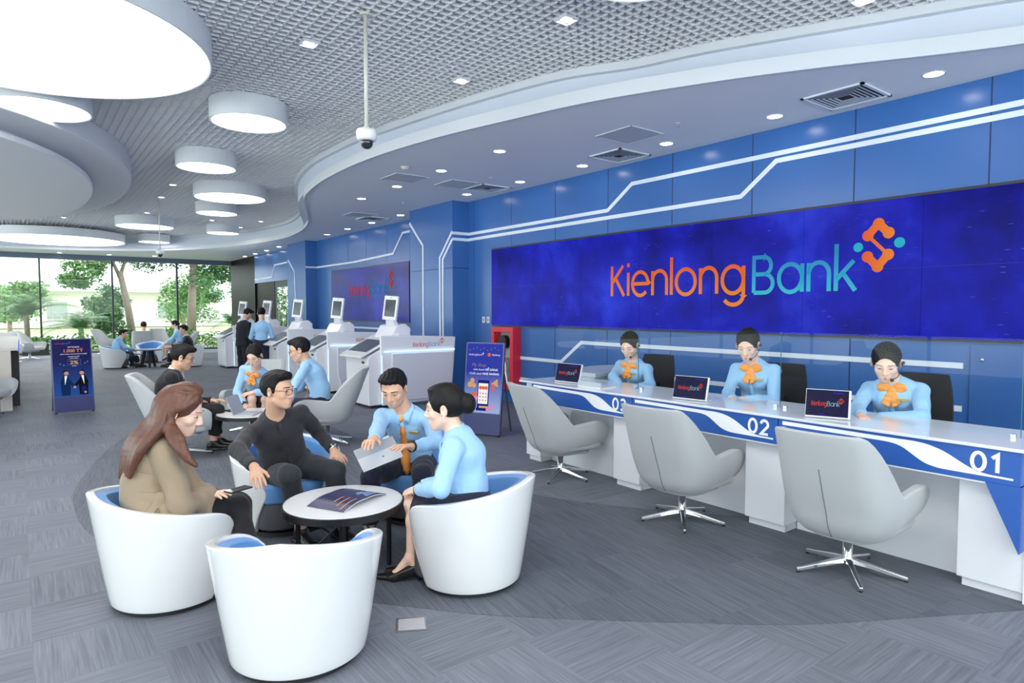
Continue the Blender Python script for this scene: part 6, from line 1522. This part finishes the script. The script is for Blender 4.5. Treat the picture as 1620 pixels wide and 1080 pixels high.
for i in range(3): _st.append((0.018, [('h', 0.01, 0.115, 0.04 - 0.03 * i), ('h', 0.052, 0.085, 0.052 - 0.03 * i), ('h', 0.078, 0.045, 0.03 - 0.02 * i), ('h', 0.086, 0.0, -0.014 - 0.01 * i)]))
P1, J1 = person('woman with long chestnut hair and beige coat sitting in the left tub armchair', dict(
    male=False, s=1.12, vox=0.005, pelvis=(247, 806, 3.64), pelvis_px=True, face2=(0.95, -0.20), neck=('d', 266, 692, 3.70), head=('d', 287, 650, 3.64), look=(0.86, -0.42, -0.34), closed=0.75, bend=0.07, fat=1.0,
    armR=[('p', 287, 800, -1), ('p', 332, 783, 1), dict(dp=(364, 777), n=(0.3, 0.0, 1), curl=0.3, sg=-1)], armL=[('b', 0.15, 0.45, -0.9), ('p', 338, 782, 1), dict(dp=(366, 776), n=(0, 0.1, 1), curl=0.3, sg=1)],
    legR=[('p', 374, 803, 1), ('p', 402, 900, -1), (0, 1, -0.1)], legL=[('p', 376, 797, 1), ('b', 0, 0.12, -1), (0, 1, -0.1)],
    hair='long', hairm=HAIR_BR, top='coat', topm=COAT_C, bottom='trousers', bottomm=BLACK_C, wear=('belt', 'bangleR'), watchm=SILVER, seed=2.0, strands=_st))
P2, J2 = person('man in a black shirt and glasses sitting in the tub armchair behind the round table', dict(
    male=True, s=1.10, vox=0.005, pelvis=(455, 742, 4.95), pelvis_px=True, face2=(-0.05, -1.0), neck=('p', 434, 657, -1), head=('p', 440, 617, -1), look=(0.62, -0.80, -0.02), closed=0.3, bend=0.03,
    armR=[('p', 376, 712, -1), ('p', 402, 738, -1), dict(dp=(410, 770), n=(0.15, 0.9, 0.6), curl=0.25, spread=0.1)], armL=[('p', 503, 682, 1), ('p', 527, 711, -1), dict(dp=(548, 735), n=(0.1, 0.5, 0.9), curl=0.4)],
    legR=[('p', 458, 752, -1), ('p', 476, 838, 1), (-0.1, 1, -0.05)], legL=[('p', 530, 746, -1), ('p', 540, 838, 1), (-0.2, 1, -0.05)],
    hair='short', top='shirt', topm=SHIRT_K, bottom='trousers', bottomm=CHAR_C, wear=('glasses', 'watchL'), watchm=mat('steel watch', (0.7, 0.7, 0.7), 0.2, 1.0), seed=5.0, hem=0.07))
P3, J3 = person('man with an orange necktie and pale blue shirt holding a silver laptop', dict(
    male=True, s=1.10, vox=0.005, pelvis=(652, 734, 5.12), pelvis_px=True, face2=(-0.72, -0.70), neck=('p', 641, 650, -1), head=('p', 623, 614, -1), look=(-0.66, -0.62, -0.42), closed=0.8, bend=0.05,
    armR=[('p', 597, 684, -1), ('p', 592, 694, -1), dict(dp=(578, 702), n=(0, 0.3, 1), curl=0.5)], armL=[('p', 690, 700, -1), ('p', 652, 706, -1), dict(dp=(622, 706), n=(0.1, 0.3, 1), curl=0.3)],
    legR=[('p', 588, 752, -1), ('b', 0.0, 0.15, -1), (0, 1, -0.05)], legL=[('p', 668, 752, -1), ('b', 0, 0.15, -1), (0, 1, -0.05)],
    hair='short', top='shirt', topm=SHIRT_B, bottom='trousers', bottomm=NAVY_C, wear=('tie', 'badge', 'watchL'), seed=7.0))
P4, J4 = person('woman with black hair bun and pale blue shirt, back to the viewer, at round table', dict(
    male=False, s=1.12, vox=0.005, pelvis=(744, 802, 3.86), pelvis_px=True, face2=(-0.74, 0.67), neck=('d', 722, 684, 3.88), head=('d', 704, 645, 3.86), look=(-0.74, 0.66, -0.10), closed=0.5, bend=0.02, lipm=LIPR, fat=1.05,
    armL=[('p', 698, 772, -1), ('d', 664, 775, 3.9), dict(dp=(640, 781), n=(0, 0.2, 1), curl=0.35, sg=1)], armR=[('b', -0.1, 0.45, -0.9), ('d', 664, 770, 4.02), dict(dp=(640, 776), n=(0, 0.1, 1), curl=0.35, sg=1)],
    legL=[('d', 657, 799, 4.0), ('d', 650, 890, 4.0), (0.0, 1, -0.55)], legR=[('d', 652, 797, 4.12), ('d', 664, 884, 4.1), (0, 1, -0.55)],
    hair='bun', top='shirt', topm=SHIRT_B, bottom='skirt', bottomm=NAVY_C, shoe='heels', wear=('earring', 'watchL'), seed=9.0, skirt=0.92))
# silver laptop held by the man with the necktie
def held_slab(name, label, cat, cor, t_, m, parts):
    c = [at_d(*q) for q in cor]; o = sum(c) / 4; X_ = unit(c[1] - c[0] + c[2] - c[3]); Y_ = unit(c[3] - c[0] + c[2] - c[1]); w = np.linalg.norm(c[1] - c[0]); h = np.linalg.norm(c[3] - c[0])
    M = frame(o, X_, Y_); T = thing(name, label, cat, tuple(o)); M.translation = (0, 0, 0); return T, M, w, h
t, M, w, h = held_slab('laptop', 'silver laptop held up by the man with the orange necktie', 'laptop', [(560, 713, 4.50), (622, 690, 4.62), (636, 722, 4.50), (575, 747, 4.38)], 0.01, None, None)
LAPS = mat('laptop silver', srgb(214, 217, 220), 0.35, 0.2); LAPG = mat('laptop grey panel', srgb(176, 180, 186), 0.4, 0.2)
bm = nb(); box(bm, -w / 2, w / 2, -h / 2, h / 2, -0.004, 0.004, M); obj('body', bm, LAPS, t, bevel=0.003)
bm = nb(); box(bm, -w / 2 + 0.001, w / 2 - 0.001, -h / 2 + 0.001, -h * 0.08, -0.008, -0.004, M); obj('stand_flap', bm, LAPG, t, bevel=0.002)
bm = nb(); lathe(bm, [(0.008, -0.0085), (0.008, -0.0045)], 16, M=M @ Matrix.Translation((0.02, h * 0.2, 0))); obj('emblem', bm, mat('silver emblem', (0.7, 0.7, 0.72), 0.2, 0.8), t)
# phone in the seated woman's hands
pp = J1['WR'][1] + unit(at_d(366, 777, depth_of(J1['WR'][1])) - J1['WR'][1]) * 0.17
t = thing('mobile_phone', 'black mobile phone in the hand of the woman in the beige coat', 'phone', tuple(pp), 0.4)
bm = nb(); box(bm, -0.075, 0.075, -0.036, 0.036, 0.0, 0.009); obj('body', bm, BLACKPL, t, bevel=0.006)
bm = nb(); box(bm, -0.07, 0.07, -0.032, 0.032, 0.009, 0.0098); obj('screen', bm, SCREEN_BLK, t)
# ---------------------------------------------------------------- second lounge group
def gp(px, py, d): w = at_d(px, py, d); return (w[0], w[1])
x, y = gp(284, 650, 7.42); lounge_chair(x, y, (0.95, -0.25), 'grey lounge chair under the man in the black suit, behind the woman in beige')
x, y = gp(403, 600, 8.95); lounge_chair(x, y, (-0.606, -0.795), 'grey lounge chair under the woman with the orange bow, facing the viewer')
x, y = gp(518, 640, 8.15); lounge_chair(x, y, (-0.80, 0.45), 'grey lounge chair under the man leaning left in a blue shirt, beside the kiosks')
x, y = gp(398, 653, 7.74); coffee_table(x, y, 0.40, 0.45, 'small round white table with black rim and splayed legs, behind the man in black', 0.2, False)
t = thing('laptop', 'open grey laptop on the second round table, seen from its back', 'laptop', (*gp(393, 655, 7.62), 0.452), math.atan2(-0.5, -0.87) + 0.4)
bm = nb(); box(bm, -0.16, 0.16, -0.11, 0.11, 0.0, 0.012); obj('base', bm, LAPG, t, bevel=0.003)
bm = nb(); box(bm, -0.16, 0.16, -0.006, 0.002, 0.0, 0.22, Matrix.Translation((0, -0.11, 0.012)) @ Matrix.Rotation(math.radians(22), 4, 'X')); obj('lid', bm, LAPG, t, bevel=0.003)
t = thing('notebook', 'dark notebook lying on the second round table beside the laptop', 'notebook', (*gp(372, 652, 7.9), 0.452), 0.3)
bm = nb(); box(bm, -0.1, 0.1, -0.07, 0.07, 0.0, 0.004); obj('cover', bm, BLACKPL, t); bm = nb(); box(bm, -0.098, 0.098, -0.068, 0.068, 0.004, 0.011); obj('pages', bm, mat('notebook pages', srgb(60, 62, 70), 0.7), t)
person('man in a black suit and glasses sitting in a lounge chair, seen from his right', dict(
    male=True, s=1.12, vox=0.007, pelvis=(272, 654, 7.45), pelvis_px=True, face2=(0.93, -0.30), neck=('d', 276, 590, 7.5), head=('d', 289, 565, 7.5), look=(0.90, -0.25, -0.30), closed=0.8, bend=0.06, hs=1.12,
    armR=[('p', 289, 638, 1), ('p', 316, 634, 1), dict(dp=(330, 636), n=(0.2, 0.1, 1), curl=0.4, sg=1)], armL=[('b', 0.0, 0.4, -0.9), ('b', 0.3, 1, 0.05), dict(n=(0, 0.2, 1), curl=0.4)],
    legR=[('p', 333, 648, 1), ('p', 346, 700, 1), (0, 1, -0.05)], legL=[('b', -0.05, 1, 0.02), ('b', 0, -0.12, -1), (0, 1, -0.05)],
    hair='short', top='suit', topm=BLACK_C, bottom='trousers', bottomm=BLACK_C, wear=('glasses',), seed=3.0, hem=0.07))
person('woman with orange bow tie and pale blue shirt leaning over the second round table', dict(
    male=False, s=1.12, vox=0.007, pelvis=(408, 630, 8.7), pelvis_px=True, face2=(-0.606, -0.795), neck=('p', 405, 583, -1), head=('d', 403, 562, 8.15), look=(-0.62, -0.62, -0.45), closed=0.7, bend=0.04,
    armR=[('p', 375, 622, -1), ('p', 387, 640, -1), dict(n=(0, 0.2, 1), curl=0.4)], armL=[('p', 437, 620, -1), ('p', 402, 620, -1), dict(d=(0.9, 0.4, -0.4), n=(0, 0.4, 1), curl=0.4)],
    legR=[('p', 399, 632, -1), ('b', 0.0, 0.05, -1), (0, 1, -0.5)], legL=[('p', 420, 632, -1), ('b', 0, 0.05, -1), (0, 1, -0.5)],
    hair='tied', top='shirt', topm=SHIRT_B, bottom='skirt', bottomm=BLACK_C, shoe='heels', wear=('bow', 'watchR'), seed=4.0, skirt=0.7))
person('man in glasses and pale blue shirt leaning left in a lounge chair, before the kiosks', dict(
    male=True, s=1.12, vox=0.007, pelvis=(506, 640, 8.15), pelvis_px=True, face2=(-0.86, 0.50), neck=('d', 485, 573, 8.15), head=('d', 474, 553, 8.1), look=(-0.86, 0.40, -0.28), closed=0.7, bend=0.07, hs=1.12,
    armL=[('p', 468, 606, -1), ('p', 457, 634, -1), dict(n=(0, 0.3, 1), curl=0.4)], armR=[('b', 0.1, 0.5, -0.85), ('b', -0.3, 0.8, -0.4), dict(n=(0, 0.2, 1), curl=0.4)],
    legL=[('b', -0.05, 1, 0.0), ('b', 0, 0.1, -1), (0, 1, -0.05)], legR=[('b', 0.15, 1, 0.0), ('b', 0, 0.1, -1), (0, 1, -0.05)],
    hair='short', top='shirt', topm=SHIRT_B, bottom='trousers', bottomm=NAVY_C, wear=('glasses', 'tie'), seed=6.0))
# ---------------------------------------------------------------- standing pair at the kiosks
person('man in a dark suit standing beside the kiosks with his head bowed', dict(
    male=True, s=1.06, vox=0.008, pelvis=(384, 541, 15.9), pelvis_px=True, face2=(0.85, 0.30), neck=('b', 0, 0.1, 1), head=('b', 0.0, 0.55, 1), look=(0.80, 0.25, -0.55), closed=0.8, bend=0.02,
    armR=[('b', 0.15, -0.05, -1), ('b', -0.1, 0.45, -0.9), dict(d=(-0.6, 0.6, -0.4), n=(0.3, 0.8, 0.3), curl=0.5)], armL=[('b', -0.15, 0.0, -1), ('b', 0.3, 0.45, -0.8), dict(d=(0.6, 0.6, -0.4), n=(0, 0.8, 0.3), curl=0.5)],
    legR=[('b', 0.03, 0.03, -1), ('b', 0, -0.03, -1), (0, 1, -0.05)], legL=[('b', -0.03, 0.03, -1), ('b', 0, -0.03, -1), (0, 1, -0.05)],
    hair='short', top='suit', topm=mat('dark navy suit cloth', srgb(28, 30, 40), 0.85), bottom='trousers', bottomm=mat('dark navy suit cloth', srgb(28, 30, 40), 0.85), collarm=SHIRT_B, seed=8.0))
person('woman in a pale blue shirt and navy skirt standing with her back to the viewer', dict(
    male=False, s=1.08, vox=0.008, pelvis=(414, 544, 15.2), pelvis_px=True, face2=(0.35, 0.94), neck=('b', 0, 0.06, 1), head=('b', 0.0, 0.25, 1), look=(0.35, 0.90, -0.3), closed=0.8, bend=0.0,
    armR=[('b', 0.28, 0.05, -1), ('b', -0.2, 0.8, -0.3), dict(n=(0, 0.3, 1), curl=0.5)], armL=[('b', -0.28, 0.05, -1), ('b', 0.2, 0.8, -0.3), dict(n=(0, 0.3, 1), curl=0.5)],
    legR=[('b', 0.0, 0.02, -1), ('b', 0, -0.02, -1), (0, 1, -0.5)], legL=[('b', 0.0, 0.02, -1), ('b', 0, -0.02, -1), (0, 1, -0.5)],
    hair='tied', top='shirt', topm=SHIRT_B, bottom='skirt', bottomm=NAVY_C, shoe='heels', seed=8.5, skirt=0.95))
# ---------------------------------------------------------------- tellers
TELL = [('nearest teller with orange bow tie and headset, behind the 01 counter unit', (1420, 690, 5.09), (1414, 602, 5.0), (1402, 573, 4.88), (1356, 645), (1362, 658), (1459, 660), (1385, 662), 11.0, (5.47, 2.0), 'black office chair behind the nearest teller'),
        ('middle teller with orange bow tie and headset, behind the 02 counter unit', (1202, 660, 6.07), (1193, 573, 5.98), (1183, 545, 5.86), (1152, 622), (1158, 632), (1224, 633), (1175, 632), 12.0, (5.5, 3.42), 'black office chair behind the middle teller'),
        ('farthest teller with orange bow tie, behind the 03 counter unit', (1004, 632, 7.3), (1002, 571, 7.2), (996, 546, 7.08), (970, 596), (984, 614), (1029, 608), (1000, 616), 13.0, (5.5, 4.95), 'black office chair behind the farthest teller')]
for lab, pe, nk, hd, eR, wR, eL, wL, sd, ch, chl in TELL:
    o_, J = person(lab, dict(male=False, s=1.16, vox=0.006, pelvis=pe, pelvis_px=True, face2=(-0.98, -0.18), neck=('d', *nk), head=('d', *hd), look=(-0.86, -0.30, -0.42), closed=0.8, bend=0.0, lipm=LIPR,
        armR=[('p', *eR, -1), ('p', *wR, -1), dict(d=(-0.5, 0.85, -0.1), n=(0, 0.1, 1), curl=0.4)], armL=[('p', *eL, -1), ('p', *wL, -1), dict(d=(0.6, 0.75, -0.05), n=(0, 0.1, 1), curl=0.4)],
        legR=[('b', 0.08, 1, -0.08), ('b', 0, 0.0, -1), (0, 1, -0.4)], legL=[('b', -0.08, 1, -0.08), ('b', 0, 0.0, -1), (0, 1, -0.4)],
        hair='tied', top='shirt', topm=SHIRT_B, bottom='skirt', bottomm=NAVY_C, shoe='heels', wear=('bow', 'headset', 'badge'), seed=sd, skirt=0.8))
    staff_chair(J['Pv'][0] + 0.10, J['Pv'][1] - 0.06, math.pi / 2 + 0.15, chl)
# ---------------------------------------------------------------- far lounge group by the windows
x, y = gp(183, 560, 18.6); tub_chair(x, y, (1.0, -0.25), 'white tub armchair by the windows under the man in pale blue, far left')
x, y = gp(238, 560, 20.6); tub_chair(x, y, (-0.35, -0.95), 'empty white tub armchair facing the viewer by the windows, blue lining showing')
x, y = gp(300, 560, 19.2); tub_chair(x, y, (-1.0, 0.15), 'white tub armchair by the windows under the man in a black jacket')
t = thing('side_table', 'small dark round table with dark legs in the far lounge group', 'table', (*gp(235, 560, 18.9), 0))
bm = nb(); lathe(bm, [(0.36, 0.50), (0.36, 0.53), (0.34, 0.535)], 40); obj('tabletop', bm, mat('slate table top', srgb(88, 100, 116), 0.3), t)
for k in range(3):
    a = k * 2.09 + 0.5; bm = nb(); tube(bm, [(0.1 * math.cos(a), 0.1 * math.sin(a), 0.5), (0.2 * math.cos(a), 0.2 * math.sin(a), 0.0)], [0.05, 0.035], 8); obj('leg', bm, BLACKM, t)
person('man in a pale blue shirt sitting in the far left tub armchair by the windows', dict(far=True,
    male=True, s=1.12, vox=0.014, pelvis=(185, 563, 18.6), pelvis_px=True, face2=(0.98, -0.2), neck=('p', 189, 538, 1), head=('p', 195, 528, 1), look=(0.95, -0.25, -0.2), closed=0.8, bend=0.05,
    armR=[('p', 199, 551, 1), ('p', 211, 552, 1)], armL=[('b', -0.1, 0.5, -0.85), ('b', 0.0, 1, 0.0)], legR=[('p', 207, 560, 1), ('p', 209, 577, 1), (0, 1, -0.05)], legL=[('b', -0.1, 1, 0.0), ('b', 0, 0.1, -1), (0, 1, -0.05)],
    hair='short', top='shirt', topm=SHIRT_B, bottom='trousers', bottomm=NAVY_C))
x, y = gp(226, 540, 22.6); lounge_chair(x, y, (0.2, 1.0), 'grey lounge chair turned to the far windows with a man in it')
person('man seen from behind in the lounge chair facing the far windows', dict(far=True,
    male=True, s=1.12, vox=0.015, pelvis=(228, 549, 22.7), pelvis_px=True, face2=(0.25, 0.97), neck=('b', 0, 0.0, 1), head=('b', 0, 0.1, 1), look=(0.2, 0.95, -0.1), closed=0.8,
    armR=[('b', 0.2, 0.3, -0.9), ('b', -0.1, 0.9, 0.0)], armL=[('b', -0.2, 0.3, -0.9), ('b', 0.1, 0.9, 0)], legR=[('b', 0.08, 1, 0.0), ('b', 0, 0.1, -1), (0, 1, -0.05)], legL=[('b', -0.08, 1, 0.0), ('b', 0, 0.1, -1), (0, 1, -0.05)],
    hair='short', top='shirt', topm=cloth('pale grey blue shirt', srgb(196, 212, 226)), bottom='trousers', bottomm=NAVY_C))
x, y = gp(288, 545, 21.8); lounge_chair(x, y, (-0.95, 0.1), 'grey lounge chair by the windows under the woman in pale blue')
person('woman in a pale blue shirt sitting sideways in the far lounge group', dict(far=True,
    male=False, s=1.12, vox=0.014, pelvis=(284, 547, 21.7), pelvis_px=True, face2=(-0.95, 0.1), neck=('p', 279, 523, 1), head=('p', 276, 513, 1), look=(-0.95, 0.1, -0.2), closed=0.8, bend=0.05,
    armL=[('p', 271, 537, -1), ('p', 264, 541, -1)], armR=[('b', 0.1, 0.5, -0.85), ('b', 0.0, 1, -0.2)], legL=[('p', 264, 549, -1), ('p', 263, 566, 1), (0, 1, -0.4)], legR=[('b', 0.1, 1, 0.0), ('b', 0, 0.1, -1), (0, 1, -0.4)],
    hair='tied', top='shirt', topm=SHIRT_B, bottom='skirt', bottomm=NAVY_C, shoe='heels', skirt=0.7))
person('man in a black jacket sitting in the far right tub armchair by the windows', dict(far=True,
    male=True, s=1.12, vox=0.014, pelvis=(298, 561, 19.2), pelvis_px=True, face2=(-0.98, 0.15), neck=('p', 294, 530, 1), head=('p', 290, 520, 1), look=(-0.95, 0.1, -0.15), closed=0.8, bend=0.04,
    armL=[('p', 287, 550, -1), ('p', 279, 556, -1)], armR=[('b', 0.1, 0.4, -0.9), ('b', 0.0, 1, -0.1)], legL=[('p', 277, 562, -1), ('p', 277, 580, 1), (0, 1, -0.05)], legR=[('b', 0.1, 1, 0.0), ('b', 0, 0.1, -1), (0, 1, -0.05)],
    hair='short', top='suit', topm=BLACK_C, bottom='trousers', bottomm=BLACK_C))
for px, py, d, fa, lab in ((170, 545, 24.5, (0.9, 0.4), 'empty grey lounge chair at the window, left of the far group'), (254, 540, 24.8, (0.1, -1.0), 'empty grey lounge chair at the window, behind the far group'), (47, 560, 22.0, (0.8, -0.5), 'grey lounge chair at the window beside the bar table end'), (14, 540, 20.5, (0.1, -1.0), 'grey lounge chair behind the bar table, at the left edge')):
    x, y = gp(px, py, d); lounge_chair(x, y, fa, lab)
t = thing('side_table', 'small white table between the far window lounge chairs', 'table', (*gp(255, 545, 22.8), 0))
bm = nb(); lathe(bm, [(0.3, 0.50), (0.3, 0.52)], 32); obj('tabletop', bm, TABLE_TOP, t); bm = nb(); lathe(bm, [(0.2, 0.0), (0.2, 0.012), (0.025, 0.02), (0.025, 0.5)], 20); obj('pedestal', bm, BLACKM, t)
x, y = gp(-32, 640, 10.1); lounge_chair(x, y, (0.75, -0.65), 'grey lounge chair cut off by the left edge, in front of the bar table')
# ================================================================ GARDEN OUTSIDE THE WINDOWS
LEAF = mat('leaf green', srgb(104, 148, 78), 0.55, var=0.35, vscale=1.2); LEAF2 = mat('leaf dark green', srgb(70, 116, 66), 0.55, var=0.3, vscale=1.2); PALM = mat('palm leaf', srgb(96, 142, 84), 0.5, var=0.3, vscale=2)
BARK = mat('pale bark', srgb(150, 136, 122), 0.9, var=0.2, vscale=6, bump=0.4, bscale=20); HEDGE = mat('hedge green', srgb(110, 156, 84), 0.6, var=0.35, vscale=3)
for _m in (LEAF, LEAF2, PALM, HEDGE):
    _b = _m.node_tree.nodes['Principled BSDF']; _b.inputs['Transmission Weight'].default_value = 0.0
bm = nb(); box(bm, -60, 60, 30.2, 110, -0.3, -0.04)
struct('ground', bm, mat('garden ground', srgb(150, 160, 120), 0.9, var=0.25, vscale=0.6))
bm = nb(); box(bm, -60, 60, 46, 54, -0.05, -0.02); struct('path', bm, mat('pale paving', srgb(214, 208, 196), 0.8))
rng = random.Random(11)
def leaf_cloud(bm, c, r, n, s):
    if s > 0.12: n, s = int(n * 2.2), s * 0.62
    for _ in range(n):
        while True:
            p = Vector((rng.uniform(-1, 1), rng.uniform(-1, 1), rng.uniform(-1, 1)))
            if 0.15 < p.length < 1: break
        q = Vector((c[0] + p.x * r[0], c[1] + p.y * r[1], c[2] + p.z * r[2]))
        a = Vector((rng.uniform(-1, 1), rng.uniform(-1, 1), rng.uniform(-0.6, 0.6))).normalized(); b = a.cross(Vector((rng.uniform(-1, 1), rng.uniform(-1, 1), rng.uniform(-1, 1)))).normalized(); k = s * rng.uniform(0.6, 1.3)
        bm.faces.new([bm.verts.new(q - a * k), bm.verts.new(q + b * k * 0.45), bm.verts.new(q + a * k), bm.verts.new(q - b * k * 0.45)])
def tree(x, y, h, blobs, label, m=LEAF, trunk=0.16, lean=0.0, forks=((0.5, 0.8), (-0.6, 0.75)), s=0.16):
    t = thing('garden_tree', label, 'tree', (x, y, -0.04), 0, 'trees outside the far windows')
    bm = nb(); tube(bm, [(0, 0, 0), (lean * 0.4, 0.05, h * 0.25), (lean, 0, h * 0.5)], [trunk * 1.2, trunk, trunk * 0.8], 10)
    for dx, k in forks: tube(bm, [(lean, 0, h * 0.46), (lean + dx * 0.6, 0.1, h * 0.6), (lean + dx * 1.3, 0.0, h * k)], [trunk * 0.6, trunk * 0.4, trunk * 0.18], 8)
    obj('trunk', bm, BARK, t, smooth=True)
    bm = nb()
    for c, r, n in blobs:
        for q in range(9):
            while True:
                o = [rng.uniform(-1, 1) for _ in range(3)]
                if sum(v * v for v in o) < 1: break
            k = rng.uniform(0.34, 0.52); leaf_cloud(bm, [c[i] + o[i] * r[i] * 0.72 for i in range(3)], [v * k for v in r], n // 11, s)
    obj('crown', bm, m, t)
def palm(x, y, h, nf, L, label):
    t = thing('garden_palm', label, 'palm', (x, y, -0.04), 0, 'palms outside the far windows')
    bm = nb(); tube(bm, [(0, 0, 0), (0.03, 0, h * 0.5), (0, 0, h)], [0.13, 0.10, 0.10], 10); obj('trunk', bm, BARK, t)
    bm = nb()
    for i in range(nf):
        a = 2 * math.pi * i / nf + rng.uniform(-0.15, 0.15); e = rng.uniform(0.35, 1.4); d = Vector((math.cos(a), math.sin(a), 0)); prev = None
        for k in range(9):
            u = k / 8; p = Vector((0, 0, h)) + d * (L * u * math.cos(e * (1 - 0.5 * u))) + Vector((0, 0, L * (math.sin(e) * u - 0.62 * u * u)))
            if prev is not None:
                sd = d.cross(Vector((0, 0, 1))); w = 0.46 * math.sin(math.pi * min(0.97, 0.12 + 0.85 * u)); tt = (p - prev)
                for sg in (-1, 1):
                    for j in range(4):
                        o = prev + tt * (j / 4.0); q = o + sd * (sg * w) + tt * 0.7 - Vector((0, 0, 0.10 * w * 2)); bm.faces.new([bm.verts.new(o), bm.verts.new(o + tt * 0.15), bm.verts.new(q)])
            prev = p
    obj('fronds', bm, PALM, t)
tree(4.2, 34.5, 7.0, [((-1.6, 0, 3.6), (1.3, 1.2, 0.9), 900), ((-0.6, 0.3, 4.9), (1.8, 1.4, 1.3), 1500), ((0.9, 0, 5.9), (1.6, 1.4, 1.2), 1100), ((-2.0, 0.2, 3.0), (0.9, 0.9, 0.6), 500)], 'leafy tree with pale leaning trunk, left of the middle window mullion', LEAF, 0.15, -0.5)
tree(6.9, 36.0, 8.0, [((-1.0, 0, 4.5), (1.8, 1.4, 1.3), 1500), ((1.2, 0, 4.2), (1.7, 1.4, 1.4), 1500), ((0, 0.4, 6.2), (2.4, 1.6, 1.4), 1800), ((2.2, 0, 3.6), (1.0, 0.9, 0.8), 600)], 'dense tree with thick trunk, right of the middle window mullion', LEAF2, 0.2, 0.2)
tree(10.8, 38.0, 6.0, [((0.2, 0, 5.0), (1.4, 1.2, 0.5), 500), ((-0.8, 0, 4.5), (0.8, 0.8, 0.4), 300), ((1.0, 0, 4.2), (0.8, 0.8, 0.4), 300)], 'thin pale tree in the right far window', LEAF, 0.09, 0.2)
tree(-3.5, 40.0, 6.0, [((0, 0, 4.2), (1.8, 1.5, 1.3), 1200)], 'round tree at the left edge of the far windows', LEAF, 0.14)
palm(0.2, 33.2, 1.5, 30, 2.3, 'palm with arching fronds in the left window, beside the bar table')
palm(2.1, 33.8, 0.9, 24, 2.0, 'low palm left of the navy poster stand')
palm(-2.0, 35.5, 2.0, 26, 2.4, 'palm at the far left window')
palm(8.7, 35.0, 1.0, 24, 2.0, 'low palm in the right far window')
def shrub(x, y, r, h, n, label, m=LEAF2, s=0.1):
    bm = nb(); leaf_cloud(bm, (0, 0, h * 0.5), (r, r * 0.8, h * 0.55), n, s); o = obj('garden_shrub', bm, m, None, loc=(x, y, -0.02)); tag(o, label, 'shrub', 'shrubs outside the far windows')
shrub(10.0, 33.8, 1.0, 1.9, 1600, 'dark clipped shrub in the right far window', LEAF2); shrub(11.6, 36.0, 1.0, 2.6, 1300, 'taller dark shrub at the right far window edge', LEAF2); shrub(8.9, 32.6, 0.8, 1.1, 900, 'bright low shrub below the right far window', LEAF)
shrub(3.2, 33.4, 0.8, 1.3, 900, 'grey green shrub beside the navy poster stand', LEAF2); shrub(5.9, 33.5, 0.9, 0.9, 900, 'low shrub behind the far lounge chairs', LEAF)
bm = nb()
for i in range(15): leaf_cloud(bm, (-4.5 + i * 1.05, 31.6, 0.34), (0.7, 0.45, 0.38), 420, 0.07)
tag(obj('hedge', bm, HEDGE), 'low bright green hedge along the outside of the far windows', 'hedge', kind='stuff')
bl = thing('garden_building', 'pale low building with a long roof beyond the garden', 'building', (3.0, 74, 0))
bm = nb(); box(bm, -26, 14, 0, 8, 0, 3.4); obj('wall', bm, mat('pale render', srgb(236, 232, 222), 0.8), bl)
bm = nb(); box(bm, -27, 15, -1.2, 9, 3.4, 3.9); obj('roof', bm, mat('grey roof', srgb(206, 210, 212), 0.7), bl)
for k in range(8):
    bm = nb(); box(bm, -24 + 4.6 * k, -22.4 + 4.6 * k, -0.03, 0.0, 0.8, 2.4); obj('window', bm, mat('far window dark', srgb(170, 178, 176), 0.2), bl)
for i, (x, y, h, r) in enumerate(((-6.5, 46, 4.4, 2.2), (-0.5, 50, 3.6, 2.0), (3.6, 44, 3.2, 1.7), (8.6, 47, 4.6, 2.2), (14.5, 50, 5.4, 2.6), (18.5, 46, 5.0, 2.4), (11.0, 56, 3.6, 2.4))):
    tree(x, y, h, [((0, 0, h * 0.55), (r, r * 0.8, h * 0.42), 1300), ((r * 0.5, 0, h * 0.8), (r * 0.6, r * 0.6, h * 0.25), 500)], ['distant bushy tree beyond the garden at far left', 'distant bushy tree behind the left palm', 'distant bushy tree behind the leaning trunk', 'distant bushy tree behind the dense tree', 'distant bushy tree in the right far window', 'distant bushy tree behind the dark stone wall edge', 'distant pale tree near the long building'][i], LEAF if i % 2 else LEAF2, 0.12, 0.0, (), 0.2)
x, y = gp(62, 560, 24.0)
t = thing('planter_box', 'dark planter box with green plants at the window, beside the bar table', 'planter', (x, y, 0))
bm = nb(); box(bm, -0.5, 0.3, -0.2, 0.2, 0, 0.42); obj('box', bm, mat('dark planter', srgb(40, 52, 48), 0.6), t)
bm = nb(); leaf_cloud(bm, (-0.1, 0, 0.52), (0.45, 0.22, 0.16), 500, 0.06); obj('plants', bm, HEDGE, t)
bpy.context.view_layer.update()
